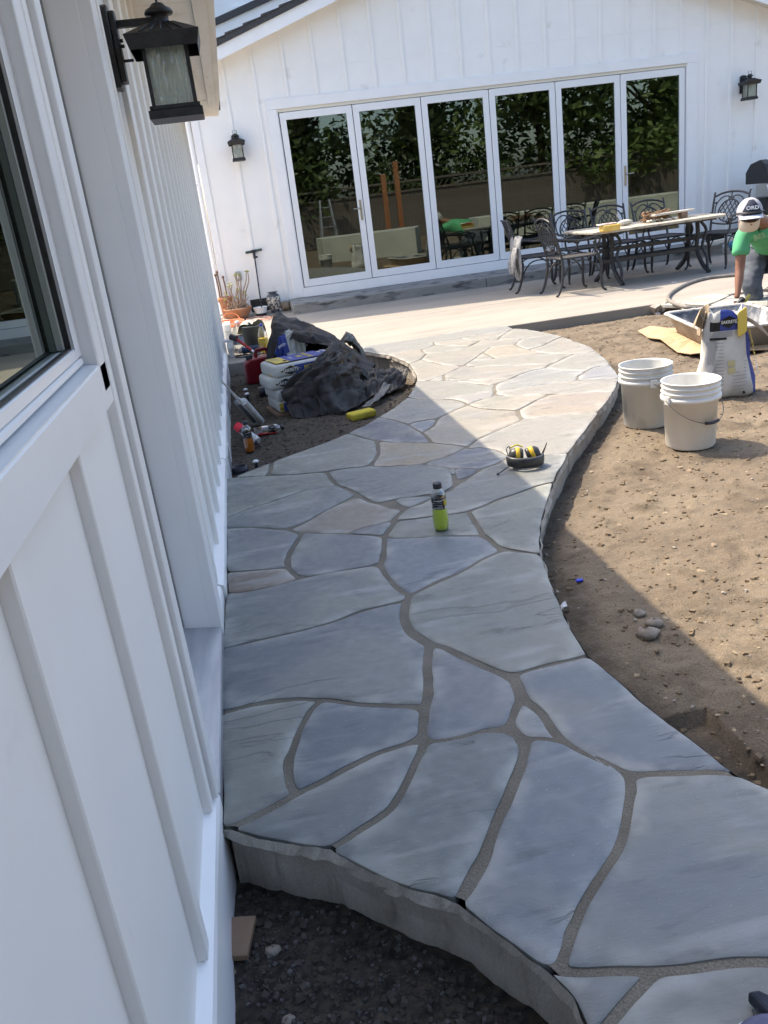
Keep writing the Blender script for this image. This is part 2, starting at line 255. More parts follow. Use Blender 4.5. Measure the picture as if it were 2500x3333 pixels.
STONES=[
 [(-0.271,2.219,0),(-0.262,1.711,0),(-0.24,1.702,0.034),(-0.189,1.726,0.034),(-0.133,1.749,0.034),(-0.076,1.778,0.026),(-0.092,1.817,0.026),(-0.092,1.873,0.026),(-0.084,1.936,0.026),(-0.062,2.005,0.026),(-0.035,2.083,0.026),(-0.009,2.136,0.026),(0.03,2.185,0.024),(-0.037,2.216,0.024),(-0.108,2.235,0.024),(-0.175,2.235,0.024)],
 [(-0.269,2.622,0),(-0.271,2.219,0.024),(-0.175,2.235,0.024),(-0.108,2.235,0.024),(-0.037,2.216,0.024),(0.03,2.185,0.03),(0.065,2.166,0.03),(0.13,2.121,0.03),(0.209,2.088,0.03),(0.269,2.059,0.03),(0.317,2.041,0.04),(0.332,2.082,0.04),(0.357,2.175,0.04),(0.37,2.251,0.04),(0.388,2.311,0.04),(0.409,2.388,0.045),(0.391,2.432,0.045),(0.368,2.49,0.045),(0.363,2.554,0.045),(0.37,2.621,0.045),(0.403,2.727,0.018),(0.24,2.716,0.018),(0.125,2.668,0.018),(-0.003,2.646,0.018),(-0.2,2.633,0.018)],
 [(-0.251,3.077,0),(-0.269,2.622,0.018),(-0.2,2.633,0.018),(-0.003,2.646,0.018),(0.125,2.668,0.018),(0.24,2.716,0.018),(0.403,2.727,0.034),(0.42,2.765,0.034),(0.404,2.799,0.034),(0.385,2.876,0.034),(0.369,2.984,0.034),(0.366,3.086,0.015),(0.237,3.098,0.015),(0.117,3.1,0.015),(0.042,3.097,0.012),(-0.046,3.071,0.012),(-0.17,3.062,0.012)],
 [(-0.251,3.289,0),(-0.251,3.077,0.012),(-0.17,3.062,0.012),(-0.046,3.071,0.012),(0.042,3.097,0.03),(0.019,3.153,0.03),(0.001,3.229,0.01),(-0.116,3.258,0.01)],
 [(-0.255,3.837,0),(-0.251,3.289,0.01),(-0.116,3.258,0.01),(0.001,3.229,0.032),(-0,3.307,0.032),(0.02,3.382,0.032),(0.06,3.507,0.032),(0.087,3.589,0.032),(0.095,3.606,0.018),(0.036,3.67,0.014),(-0.03,3.714,0.014),(-0.132,3.791,0.014)],
 [(-0.263,3.987,0),(-0.255,3.837,0.014),(-0.132,3.791,0.014),(-0.03,3.714,0.014),(0.036,3.67,0.014),(0.126,3.741,0.014),(0.222,3.843,0.014),(0.312,3.92,0.014),(0.411,3.979,0.03),(0.374,4.096,0.03),(0.329,4.207,0.015),(0.12,4.2,0.015),(-0.024,4.117,0.015),(-0.162,4.06,0.015)],
 [(-0.26,4.667,0),(-0.263,3.987,0.015),(-0.162,4.06,0.015),(-0.024,4.117,0.015),(0.12,4.2,0.015),(0.329,4.207,0.03),(0.313,4.304,0.03),(0.3,4.479,0.015),(0.145,4.517,0.015),(-0.018,4.584,0.012),(-0.21,4.67,0)],
 [(0.012,4.848,0),(-0.106,4.758,0),(-0.21,4.67,0.012),(-0.018,4.584,0.03),(0.004,4.739,0.03)],
 [(0.519,5.233,0),(0.36,5.104,0),(0.22,4.999,0),(0.104,4.908,0),(0.012,4.848,0.03),(0.004,4.739,0.03),(-0.018,4.584,0.015),(0.145,4.517,0.015),(0.3,4.479,0.018),(0.426,4.478,0.018),(0.55,4.449,0.032),(0.555,4.472,0.032),(0.599,4.578,0.032),(0.636,4.695,0.032),(0.652,4.802,0.032),(0.664,4.954,0.016),(0.614,5.045,0.016),(0.555,5.191,0.016)],
 [(0.776,5.535,0),(0.646,5.363,0),(0.519,5.233,0.016),(0.555,5.191,0.016),(0.614,5.045,0.016),(0.664,4.954,0.014),(0.697,4.911,0.014),(0.763,4.847,0.014),(0.872,4.775,0.014),(0.957,4.713,0.026),(0.96,4.825,0.026),(0.957,4.963,0.018),(0.937,5.082,0.018),(0.921,5.216,0.014),(0.883,5.331,0.014),(0.831,5.444,0.014)],
 [(1.075,6.006,0),(1.007,5.873,0),(0.917,5.723,0),(0.776,5.535,0.014),(0.831,5.444,0.014),(0.883,5.331,0.014),(0.921,5.216,0.01),(0.986,5.257,0.01),(1.056,5.269,0.01),(1.128,5.247,0.024),(1.176,5.301,0.024),(1.268,5.39,0.024),(1.397,5.491,0.022),(1.384,5.609,0.022),(1.347,5.698,0.022),(1.276,5.766,0.012),(1.191,5.811,0.012),(1.132,5.879,0.012)],
 [(1.256,6.521,0),(1.201,6.331,0),(1.133,6.147,0),(1.075,6.006,0.012),(1.132,5.879,0.012),(1.191,5.811,0.012),(1.276,5.766,0.01),(1.399,5.778,0.01),(1.545,5.748,0.01),(1.577,5.768,0.01),(1.67,5.756,0.03),(1.701,5.875,0.03),(1.75,5.973,0.016),(1.699,5.967,0.016),(1.627,6.089,0.016),(1.595,6.147,0.016),(1.507,6.313,0.012),(1.446,6.377,0.012),(1.327,6.461,0.012)],
 [(1.354,7.271,0),(1.325,6.963,0),(1.304,6.773,0),(1.256,6.521,0.012),(1.327,6.461,0.018),(1.427,6.538,0.018),(1.499,6.592,0.02),(1.606,6.698,0.02),(1.742,6.85,0.014),(1.654,6.938,0.014),(1.585,7.044,0.014),(1.52,7.244,0.014),(1.488,7.415,0.02),(1.417,7.329,0.02)],
 [(1.267,7.922,0),(1.308,7.708,0),(1.343,7.449,0),(1.354,7.271,0.02),(1.417,7.329,0.02),(1.488,7.415,0.022),(1.542,7.527,0.022),(1.6,7.661,0.026),(1.588,7.77,0.026),(1.607,7.945,0.014),(1.439,7.967,0.014)],
 [(1.134,8.647,0),(1.106,8.292,0),(1.207,8.048,0),(1.267,7.922,0.014),(1.439,7.967,0.014),(1.607,7.945,0.016),(1.685,7.965,0.016),(1.777,8.055,0.018),(1.795,8.236,0.018),(1.876,8.235,0.018),(1.989,8.242,0.018),(2.075,8.241,0.014),(2.198,8.311,0.014),(2.245,8.249,0.014),(2.392,8.257,0.014),(2.548,8.287,0.014),(2.664,8.344,0),(2.668,8.574,0),(2.392,8.68,0),(2.112,8.652,0),(1.837,8.625,0),(1.565,8.597,0),(1.306,8.624,0)],
 [(2.843,7.643,0),(2.798,7.898,0),(2.756,8.153,0),(2.664,8.344,0.018),(2.533,8.152,0.018),(2.427,7.997,0.018),(2.346,7.844,0.012),(2.431,7.749,0.012),(2.524,7.672,0.01),(2.702,7.633,0.01)],
 [(2.851,7.476,0),(2.843,7.643,0.01),(2.702,7.633,0.01),(2.524,7.672,0.028),(2.452,7.566,0.028),(2.378,7.437,0.02),(2.374,7.258,0.02),(2.395,7.107,0.024),(2.481,7.145,0.024),(2.598,7.23,0.024),(2.744,7.385,0.024)],
 [(2.799,6.589,0),(2.844,6.819,0),(2.853,7.106,0),(2.858,7.355,0),(2.851,7.476,0.024),(2.744,7.385,0.024),(2.598,7.23,0.024),(2.481,7.145,0.024),(2.395,7.107,0.016),(2.414,6.958,0.016),(2.45,6.85,0.012),(2.531,6.719,0.012),(2.614,6.609,0.012),(2.72,6.585,0.012)],
 [(2.66,6.009,0),(2.714,6.172,0),(2.747,6.333,0),(2.799,6.589,0.012),(2.72,6.585,0.012),(2.614,6.609,0.024),(2.504,6.524,0.024),(2.365,6.39,0.024),(2.313,6.355,0.022),(2.231,6.254,0.014),(2.282,6.172,0.014),(2.346,6.048,0.014),(2.426,5.912,0.014),(2.512,6.003,0.014),(2.596,6.025,0.014)],
 [(2.521,5.541,0),(2.545,5.604,0),(2.594,5.759,0),(2.66,6.009,0.014),(2.596,6.025,0.014),(2.512,6.003,0.014),(2.426,5.912,0.022),(2.32,5.803,0.022),(2.262,5.679,0.01),(2.38,5.611,0.01)],
 [(2.317,5.193,0),(2.452,5.424,0),(2.521,5.541,0.01),(2.38,5.611,0.01),(2.262,5.679,0.01),(2.103,5.703,0.01),(1.934,5.717,0.01),(1.793,5.708,0.01),(1.67,5.756,0.03),(1.63,5.608,0.012),(1.732,5.526,0.012),(1.962,5.402,0.01),(2.121,5.319,0.01)],
 [(2.026,4.779,0),(2.172,4.974,0),(2.317,5.193,0.01),(2.121,5.319,0.01),(1.962,5.402,0.024),(1.907,5.361,0.024),(1.82,5.302,0.024),(1.732,5.216,0.024),(1.63,5.12,0.034),(1.6,5.015,0.034),(1.581,4.895,0.008),(1.664,4.876,0.008),(1.79,4.851,0.008),(1.91,4.812,0.008)],
 [(1.564,4.095,0),(1.714,4.317,0),(1.814,4.45,0),(2.005,4.735,0),(2.026,4.779,0.008),(1.91,4.812,0.008),(1.79,4.851,0.008),(1.664,4.876,0.008),(1.581,4.895,0.022),(1.533,4.841,0.022),(1.447,4.788,0.022),(1.314,4.697,0.022),(1.2,4.603,0.022),(1.159,4.55,0.022),(1.118,4.5,0.016),(1.122,4.45,0.016),(1.187,4.455,0.016),(1.247,4.364,0.016),(1.259,4.28,0.016),(1.274,4.187,0.016),(1.326,4.168,0.016),(1.434,4.117,0.016),(1.499,4.093,0.016)],
 [(1.327,3.685,0),(1.401,3.813,0),(1.479,3.938,0),(1.564,4.095,0.016),(1.499,4.093,0.016),(1.434,4.117,0.016),(1.326,4.168,0.016),(1.274,4.187,0.022),(1.229,4.156,0.022),(1.173,4.111,0.022),(1.12,4.086,0.022),(1.077,4.062,0.022),(0.949,3.939,0.022),(0.889,3.888,0.026),(0.832,3.822,0.026),(0.787,3.792,0.024),(0.738,3.76,0.024),(0.654,3.691,0.024),(0.685,3.729,0.024),(0.581,3.666,0.03),(0.542,3.612,0.03),(0.51,3.547,0.02),(0.604,3.523,0.02),(0.699,3.514,0.02),(0.695,3.519,0.02),(0.786,3.499,0.02),(0.849,3.496,0.022),(0.926,3.53,0.022),(1.033,3.587,0.022),(1.109,3.612,0.022),(1.179,3.642,0.022),(1.245,3.673,0.022)],
 [(0.979,2.91,0),(1.079,3.183,0),(1.172,3.381,0),(1.277,3.587,0),(1.327,3.685,0.022),(1.245,3.673,0.022),(1.179,3.642,0.022),(1.109,3.612,0.022),(1.033,3.587,0.022),(0.926,3.53,0.022),(0.849,3.496,0.03),(0.841,3.394,0.03),(0.834,3.288,0.03),(0.827,3.199,0.034),(0.838,3.149,0.034),(0.844,3.065,0.034),(0.855,3.008,0.02),(0.885,2.998,0.02),(0.929,2.957,0.02)],
 [(0.85,2.133,0),(0.863,2.292,0),(0.875,2.385,0),(0.903,2.539,0),(0.922,2.647,0),(0.949,2.774,0),(0.971,2.861,0),(0.979,2.91,0.02),(0.929,2.957,0.02),(0.885,2.998,0.02),(0.855,3.008,0.022),(0.804,2.984,0.022),(0.751,2.96,0.022),(0.693,2.915,0.022),(0.625,2.871,0.022),(0.572,2.848,0.022),(0.531,2.831,0.022),(0.458,2.788,0.022),(0.42,2.765,0.034),(0.403,2.727,0.045),(0.37,2.621,0.045),(0.363,2.554,0.045),(0.368,2.49,0.045),(0.391,2.432,0.045),(0.409,2.388,0.04),(0.446,2.358,0.04),(0.482,2.29,0.04),(0.532,2.194,0.04),(0.573,2.128,0.04),(0.601,2.108,0.018),(0.668,2.122,0.018),(0.763,2.126,0.018)],
 [(0.957,1.508,0),(0.912,1.727,0),(0.89,1.843,0),(0.881,1.949,0),(0.863,2.05,0),(0.85,2.133,0.018),(0.763,2.126,0.018),(0.668,2.122,0.018),(0.601,2.108,0.05),(0.595,2.05,0.05),(0.589,1.987,0.035),(0.592,1.97,0.035),(0.614,1.897,0.035),(0.616,1.823,0.035),(0.623,1.757,0.024),(0.643,1.716,0.024),(0.678,1.659,0.024),(0.704,1.614,0.024),(0.663,1.689,0.024),(0.697,1.632,0.024),(0.723,1.581,0.03),(0.766,1.574,0.03),(0.848,1.549,0.03),(0.907,1.532,0.03)],
 [(0.827,0.992,0),(1.064,1.29,0),(1.05,1.343,0),(1.018,1.4,0),(0.993,1.441,0),(0.957,1.508,0.03),(0.907,1.532,0.03),(0.848,1.549,0.03),(0.766,1.574,0.03),(0.723,1.581,0.03),(0.696,1.524,0.03),(0.656,1.458,0.03),(0.629,1.412,0.03),(0.591,1.362,0.03),(0.552,1.328,0.03),(0.505,1.285,0.03),(0.457,1.239,0.03),(0.416,1.187,0.03),(0.379,1.138,0.03),(0.363,1.116,0.026),(0.4,1.101,0.026),(0.453,1.09,0.026),(0.503,1.074,0.026),(0.525,1.067,0.03),(0.567,1.059,0.03),(0.621,1.053,0.03),(0.675,1.046,0.03),(0.726,1.031,0.03)],
 [(0.363,0.966,0),(0.761,0.884,0),(0.827,0.992,0.03),(0.726,1.031,0.03),(0.675,1.046,0.03),(0.621,1.053,0.03),(0.567,1.059,0.03),(0.525,1.067,0.03),(0.496,1.048,0.03),(0.45,1.023,0.03),(0.42,1.004,0.03)],
 [(0.342,1.122,0),(0.368,1.057,0),(0.363,0.966,0.03),(0.42,1.004,0.03),(0.45,1.023,0.03),(0.496,1.048,0.03),(0.525,1.067,0.026),(0.503,1.074,0.026),(0.453,1.09,0.026),(0.4,1.101,0.026),(0.363,1.116,0.03),(0.353,1.119,0.03)],
 [(0.228,1.325,0),(0.271,1.246,0),(0.314,1.172,0),(0.342,1.122,0.03),(0.353,1.119,0.03),(0.363,1.116,0.03),(0.379,1.138,0.03),(0.416,1.187,0.03),(0.457,1.239,0.03),(0.505,1.285,0.03),(0.552,1.328,0.03),(0.591,1.362,0.03),(0.629,1.412,0.03),(0.656,1.458,0.03),(0.696,1.524,0.03),(0.723,1.581,0.024),(0.697,1.632,0.024),(0.663,1.689,0.024),(0.704,1.614,0.024),(0.678,1.659,0.024),(0.643,1.716,0.024),(0.623,1.757,0.022),(0.572,1.794,0.022),(0.536,1.798,0.034),(0.516,1.754,0.034),(0.486,1.701,0.034),(0.365,1.519,0.034),(0.328,1.459,0.034),(0.3,1.416,0.034),(0.265,1.372,0.034)],
 [(-0.016,1.561,0),(-0.006,1.543,0),(0.048,1.485,0),(0.096,1.434,0),(0.151,1.383,0),(0.189,1.358,0),(0.228,1.325,0.034),(0.265,1.372,0.034),(0.3,1.416,0.034),(0.328,1.459,0.034),(0.365,1.519,0.034),(0.486,1.701,0.034),(0.516,1.754,0.034),(0.536,1.798,0.026),(0.517,1.848,0.026),(0.509,1.867,0.026),(0.455,1.874,0.026),(0.383,1.868,0.026),(0.321,1.868,0.026),(0.279,1.88,0.03),(0.261,1.842,0.03),(0.235,1.799,0.03),(0.21,1.751,0.03),(0.181,1.702,0.03),(0.145,1.651,0.03),(0.104,1.622,0.03),(0.05,1.595,0.03),(0.008,1.568,0.03)],
 [(-0.24,1.702,0),(-0.174,1.649,0),(-0.113,1.613,0),(-0.016,1.561,0.03),(0.008,1.568,0.03),(0.05,1.595,0.03),(0.104,1.622,0.03),(0.145,1.651,0.03),(0.181,1.702,0.03),(0.21,1.751,0.03),(0.235,1.799,0.03),(0.261,1.842,0.03),(0.279,1.88,0.024),(0.254,1.884,0.024),(0.213,1.885,0.024),(0.159,1.878,0.024),(0.108,1.862,0.024),(0.044,1.827,0.024),(-0.017,1.798,0.024),(-0.076,1.778,0.034),(-0.133,1.749,0.034),(-0.189,1.726,0.034)],
 [(0.317,2.041,0.03),(0.269,2.059,0.03),(0.209,2.088,0.03),(0.13,2.121,0.03),(0.065,2.166,0.03),(0.03,2.185,0.026),(-0.009,2.136,0.026),(-0.035,2.083,0.026),(-0.062,2.005,0.026),(-0.084,1.936,0.026),(-0.092,1.873,0.026),(-0.092,1.817,0.026),(-0.076,1.778,0.024),(-0.017,1.798,0.024),(0.044,1.827,0.024),(0.108,1.862,0.024),(0.159,1.878,0.024),(0.213,1.885,0.024),(0.254,1.884,0.024),(0.279,1.88,0.036),(0.28,1.918,0.036),(0.298,1.985,0.036)],
 [(0.036,3.67,0.018),(0.095,3.606,0.018),(0.177,3.549,0.018),(0.284,3.491,0.012),(0.365,3.532,0.012),(0.428,3.543,0.012),(0.51,3.547,0.03),(0.542,3.612,0.03),(0.581,3.666,0.022),(0.537,3.718,0.022),(0.485,3.815,0.028),(0.452,3.856,0.028),(0.411,3.979,0.014),(0.312,3.92,0.014),(0.222,3.843,0.014),(0.126,3.741,0.014)],
 [(0.284,3.491,0.018),(0.177,3.549,0.018),(0.095,3.606,0.032),(0.087,3.589,0.032),(0.06,3.507,0.032),(0.02,3.382,0.032),(-0,3.307,0.032),(0.001,3.229,0.03),(0.019,3.153,0.03),(0.042,3.097,0.015),(0.117,3.1,0.015),(0.237,3.098,0.015),(0.366,3.086,0.03),(0.389,3.146,0.03),(0.409,3.237,0.03),(0.437,3.384,0.014),(0.352,3.446,0.014)],
 [(0.284,3.491,0.014),(0.352,3.446,0.014),(0.437,3.384,0.035),(0.462,3.428,0.035),(0.494,3.489,0.035),(0.51,3.547,0.012),(0.428,3.543,0.012),(0.365,3.532,0.012)],
 [(0.55,4.449,0.018),(0.426,4.478,0.018),(0.3,4.479,0.03),(0.313,4.304,0.03),(0.329,4.207,0.03),(0.374,4.096,0.03),(0.411,3.979,0.028),(0.452,3.856,0.028),(0.485,3.815,0.008),(0.56,3.839,0.008),(0.667,3.816,0.008),(0.658,3.816,0.008),(0.728,3.817,0.008),(0.787,3.792,0.026),(0.832,3.822,0.026),(0.889,3.888,0.034),(0.918,4.027,0.034),(0.941,4.171,0.034),(0.922,4.055,0.034),(0.94,4.168,0.024),(0.877,4.242,0.024),(0.821,4.318,0.02),(0.717,4.363,0.02),(0.636,4.378,0.02)],
 [(0.485,3.815,0.022),(0.537,3.718,0.022),(0.581,3.666,0.024),(0.685,3.729,0.024),(0.654,3.691,0.024),(0.738,3.76,0.024),(0.787,3.792,0.008),(0.728,3.817,0.008),(0.658,3.816,0.008),(0.667,3.816,0.008),(0.56,3.839,0.008)],
 [(0.51,3.547,0.035),(0.494,3.489,0.035),(0.462,3.428,0.035),(0.437,3.384,0.01),(0.466,3.341,0.01),(0.587,3.29,0.01),(0.608,3.292,0.01),(0.72,3.247,0.01),(0.827,3.199,0.03),(0.834,3.288,0.03),(0.841,3.394,0.03),(0.849,3.496,0.02),(0.786,3.499,0.02),(0.695,3.519,0.02),(0.699,3.514,0.02),(0.604,3.523,0.02)],
 [(0.437,3.384,0.03),(0.409,3.237,0.03),(0.389,3.146,0.03),(0.366,3.086,0.034),(0.369,2.984,0.034),(0.385,2.876,0.034),(0.404,2.799,0.034),(0.42,2.765,0.022),(0.458,2.788,0.022),(0.531,2.831,0.022),(0.572,2.848,0.022),(0.625,2.871,0.022),(0.693,2.915,0.022),(0.751,2.96,0.022),(0.804,2.984,0.022),(0.855,3.008,0.034),(0.844,3.065,0.034),(0.838,3.149,0.034),(0.827,3.199,0.01),(0.72,3.247,0.01),(0.608,3.292,0.01),(0.587,3.29,0.01),(0.466,3.341,0.01)],
 [(0.601,2.108,0.04),(0.573,2.128,0.04),(0.532,2.194,0.04),(0.482,2.29,0.04),(0.446,2.358,0.04),(0.409,2.388,0.04),(0.388,2.311,0.04),(0.37,2.251,0.04),(0.357,2.175,0.04),(0.332,2.082,0.04),(0.317,2.041,0.036),(0.298,1.985,0.036),(0.28,1.918,0.036),(0.279,1.88,0.026),(0.321,1.868,0.026),(0.383,1.868,0.026),(0.455,1.874,0.026),(0.509,1.867,0.03),(0.552,1.935,0.03),(0.589,1.987,0.05),(0.595,2.05,0.05)],
 [(0.623,1.757,0.035),(0.616,1.823,0.035),(0.614,1.897,0.035),(0.592,1.97,0.035),(0.589,1.987,0.03),(0.552,1.935,0.03),(0.509,1.867,0.026),(0.517,1.848,0.026),(0.536,1.798,0.022),(0.572,1.794,0.022)],
 [(0.889,3.888,0.022),(0.949,3.939,0.022),(1.077,4.062,0.016),(0.989,4.137,0.016),(0.94,4.168,0.034),(0.922,4.055,0.034),(0.941,4.171,0.034),(0.918,4.027,0.034)],
 [(1.077,4.062,0.022),(1.12,4.086,0.022),(1.173,4.111,0.022),(1.229,4.156,0.022),(1.274,4.187,0.016),(1.259,4.28,0.016),(1.247,4.364,0.016),(1.187,4.455,0.016),(1.122,4.45,0.016),(1.118,4.5,0.018),(0.958,4.378,0.018),(0.857,4.353,0.018),(0.821,4.318,0.024),(0.877,4.242,0.024),(0.94,4.168,0.016),(0.989,4.137,0.016)],
 [(0.55,4.449,0.02),(0.636,4.378,0.02),(0.717,4.363,0.02),(0.821,4.318,0.018),(0.857,4.353,0.018),(0.958,4.378,0.018),(1.118,4.5,0.016),(1.062,4.595,0.016),(1.021,4.631,0.016),(0.957,4.713,0.014),(0.872,4.775,0.014),(0.763,4.847,0.014),(0.697,4.911,0.014),(0.664,4.954,0.032),(0.652,4.802,0.032),(0.636,4.695,0.032),(0.599,4.578,0.032),(0.555,4.472,0.032)],
 [(0.957,4.713,0.016),(1.021,4.631,0.016),(1.062,4.595,0.016),(1.118,4.5,0.022),(1.159,4.55,0.022),(1.2,4.603,0.022),(1.314,4.697,0.022),(1.447,4.788,0.022),(1.533,4.841,0.022),(1.581,4.895,0.034),(1.6,5.015,0.034),(1.63,5.12,0.018),(1.505,5.234,0.018),(1.427,5.359,0.018),(1.397,5.491,0.024),(1.268,5.39,0.024),(1.176,5.301,0.024),(1.128,5.247,0.026),(1.061,5.089,0.026),(1.009,5.016,0.026),(0.957,4.963,0.026),(0.96,4.825,0.026)],
 [(0.921,5.216,0.018),(0.937,5.082,0.018),(0.957,4.963,0.026),(1.009,5.016,0.026),(1.061,5.089,0.026),(1.128,5.247,0.01),(1.056,5.269,0.01),(0.986,5.257,0.01)],
 [(1.276,5.766,0.022),(1.347,5.698,0.022),(1.384,5.609,0.022),(1.397,5.491,0.016),(1.49,5.556,0.016),(1.471,5.543,0.016),(1.548,5.58,0.016),(1.63,5.608,0.03),(1.67,5.756,0.01),(1.577,5.768,0.01),(1.545,5.748,0.01),(1.399,5.778,0.01)],
 [(1.397,5.491,0.018),(1.427,5.359,0.018),(1.505,5.234,0.018),(1.63,5.12,0.024),(1.732,5.216,0.024),(1.82,5.302,0.024),(1.907,5.361,0.024),(1.962,5.402,0.012),(1.732,5.526,0.012),(1.63,5.608,0.016),(1.548,5.58,0.016),(1.471,5.543,0.016),(1.49,5.556,0.016)],
 [(1.75,5.973,0.03),(1.701,5.875,0.03),(1.67,5.756,0.01),(1.793,5.708,0.01),(1.934,5.717,0.01),(2.103,5.703,0.01),(2.262,5.679,0.022),(2.32,5.803,0.022),(2.426,5.912,0.014),(2.346,6.048,0.014),(2.282,6.172,0.014),(2.231,6.254,0.02),(2.117,6.235,0.02),(1.976,6.149,0.02),(1.896,6.068,0.02),(1.826,6.029,0.02)],
 [(1.75,5.973,0.02),(1.826,6.029,0.02),(1.896,6.068,0.01),(1.784,6.125,0.01),(1.658,6.197,0.01),(1.622,6.246,0.01),(1.507,6.313,0.016),(1.595,6.147,0.016),(1.627,6.089,0.016),(1.699,5.967,0.016)],
 [(1.896,6.068,0.02),(1.976,6.149,0.02),(2.117,6.235,0.02),(2.231,6.254,0.022),(2.313,6.355,0.012),(2.101,6.523,0.012),(1.936,6.621,0.012),(1.802,6.699,0.012),(1.79,6.719,0.012),(1.742,6.85,0.02),(1.606,6.698,0.02),(1.499,6.592,0.024),(1.446,6.377,0.012),(1.507,6.313,0.01),(1.622,6.246,0.01),(1.658,6.197,0.01),(1.784,6.125,0.01)],
 [(2.313,6.355,0.024),(2.365,6.39,0.024),(2.504,6.524,0.024),(2.614,6.609,0.012),(2.531,6.719,0.012),(2.45,6.85,0.012),(2.345,6.881,0.012),(2.184,6.892,0.012),(2.037,6.922,0.012),(1.849,7.007,0.02),(1.742,6.85,0.012),(1.79,6.719,0.012),(1.802,6.699,0.012),(1.936,6.621,0.012),(2.101,6.523,0.012)],
 [(2.037,6.922,0.012),(2.184,6.892,0.012),(2.345,6.881,0.012),(2.45,6.85,0.016),(2.414,6.958,0.016),(2.395,7.107,0.02),(2.374,7.258,0.02),(2.378,7.437,0.018),(2.262,7.45,0.018),(2.159,7.486,0.018),(2.036,7.286,0.016),(2.039,7.09,0.016)],
 [(1.849,7.007,0.012),(2.037,6.922,0.016),(2.039,7.09,0.016),(2.036,7.286,0.02),(1.943,7.153,0.02)],
 [(1.499,6.592,0.018),(1.427,6.538,0.018),(1.327,6.461,0.012),(1.446,6.377,0.024)],
 [(1.742,6.85,0.02),(1.849,7.007,0.02),(1.943,7.153,0.02),(2.036,7.286,0.018),(2.159,7.486,0.018),(2.262,7.45,0.018),(2.378,7.437,0.028),(2.452,7.566,0.028),(2.524,7.672,0.012),(2.431,7.749,0.012),(2.346,7.844,0.012),(2.263,7.923,0.012),(2.203,7.94,0.024),(2.096,7.799,0.024),(2.018,7.699,0.014),(1.929,7.636,0.014),(1.762,7.608,0.014),(1.6,7.661,0.022),(1.542,7.527,0.022),(1.488,7.415,0.014),(1.52,7.244,0.014),(1.585,7.044,0.014),(1.654,6.938,0.014)],
 [(2.203,7.94,0.012),(2.263,7.923,0.012),(2.346,7.844,0.018),(2.427,7.997,0.018),(2.533,8.152,0.018),(2.664,8.344,0.014),(2.548,8.287,0.014),(2.392,8.257,0.014),(2.245,8.249,0.014),(2.198,8.311,0.014),(2.075,8.241,0.014),(2.125,8.051,0.014)],
 [(2.018,7.699,0.024),(2.096,7.799,0.024),(2.203,7.94,0.014),(2.125,8.051,0.014),(2.075,8.241,0.018),(1.989,8.242,0.018),(1.876,8.235,0.018),(1.795,8.236,0.018),(1.777,8.055,0.012),(1.91,7.871,0.012)],
 [(2.018,7.699,0.012),(1.91,7.871,0.012),(1.777,8.055,0.016),(1.685,7.965,0.016),(1.607,7.945,0.026),(1.588,7.77,0.026),(1.6,7.661,0.014),(1.762,7.608,0.014),(1.929,7.636,0.014)],
]
OUTLINE=[(-0.262,1.711),(-0.271,2.219),(-0.269,2.622),(-0.251,3.077),(-0.251,3.289),(-0.255,3.837),(-0.263,3.987),(-0.26,4.667),(-0.21,4.67),(-0.106,4.758),(0.012,4.848),(0.104,4.908),(0.22,4.999),(0.36,5.104),(0.519,5.233),(0.646,5.363),(0.776,5.535),(0.917,5.723),(1.007,5.873),(1.075,6.006),(1.133,6.147),(1.201,6.331),(1.256,6.521),(1.304,6.773),(1.325,6.963),(1.354,7.271),(1.343,7.449),(1.308,7.708),(1.267,7.922),(1.207,8.048),(1.106,8.292),(1.134,8.647),(1.306,8.624),(1.565,8.597),(1.837,8.625),(2.112,8.652),(2.392,8.68),(2.668,8.574),(2.664,8.344),(2.756,8.153),(2.798,7.898),(2.843,7.643),(2.851,7.476),(2.858,7.355),(2.853,7.106),(2.844,6.819),(2.799,6.589),(2.747,6.333),(2.714,6.172),(2.66,6.009),(2.594,5.759),(2.545,5.604),(2.521,5.541),(2.452,5.424),(2.317,5.193),(2.172,4.974),(2.026,4.779),(2.005,4.735),(1.814,4.45),(1.714,4.317),(1.564,4.095),(1.479,3.938),(1.401,3.813),(1.327,3.685),(1.277,3.587),(1.172,3.381),(1.079,3.183),(0.979,2.91),(0.971,2.861),(0.949,2.774),(0.922,2.647),(0.903,2.539),(0.875,2.385),(0.863,2.292),(0.85,2.133),(0.863,2.05),(0.881,1.949),(0.89,1.843),(0.912,1.727),(0.957,1.508),(0.993,1.441),(1.018,1.4),(1.05,1.343),(1.064,1.29),(0.827,0.992),(0.761,0.884),(0.363,0.966),(0.368,1.057),(0.342,1.122),(0.314,1.172),(0.271,1.246),(0.228,1.325),(0.189,1.358),(0.151,1.383),(0.096,1.434),(0.048,1.485),(-0.006,1.543),(-0.016,1.561),(-0.113,1.613),(-0.174,1.649),(-0.24,1.702)]

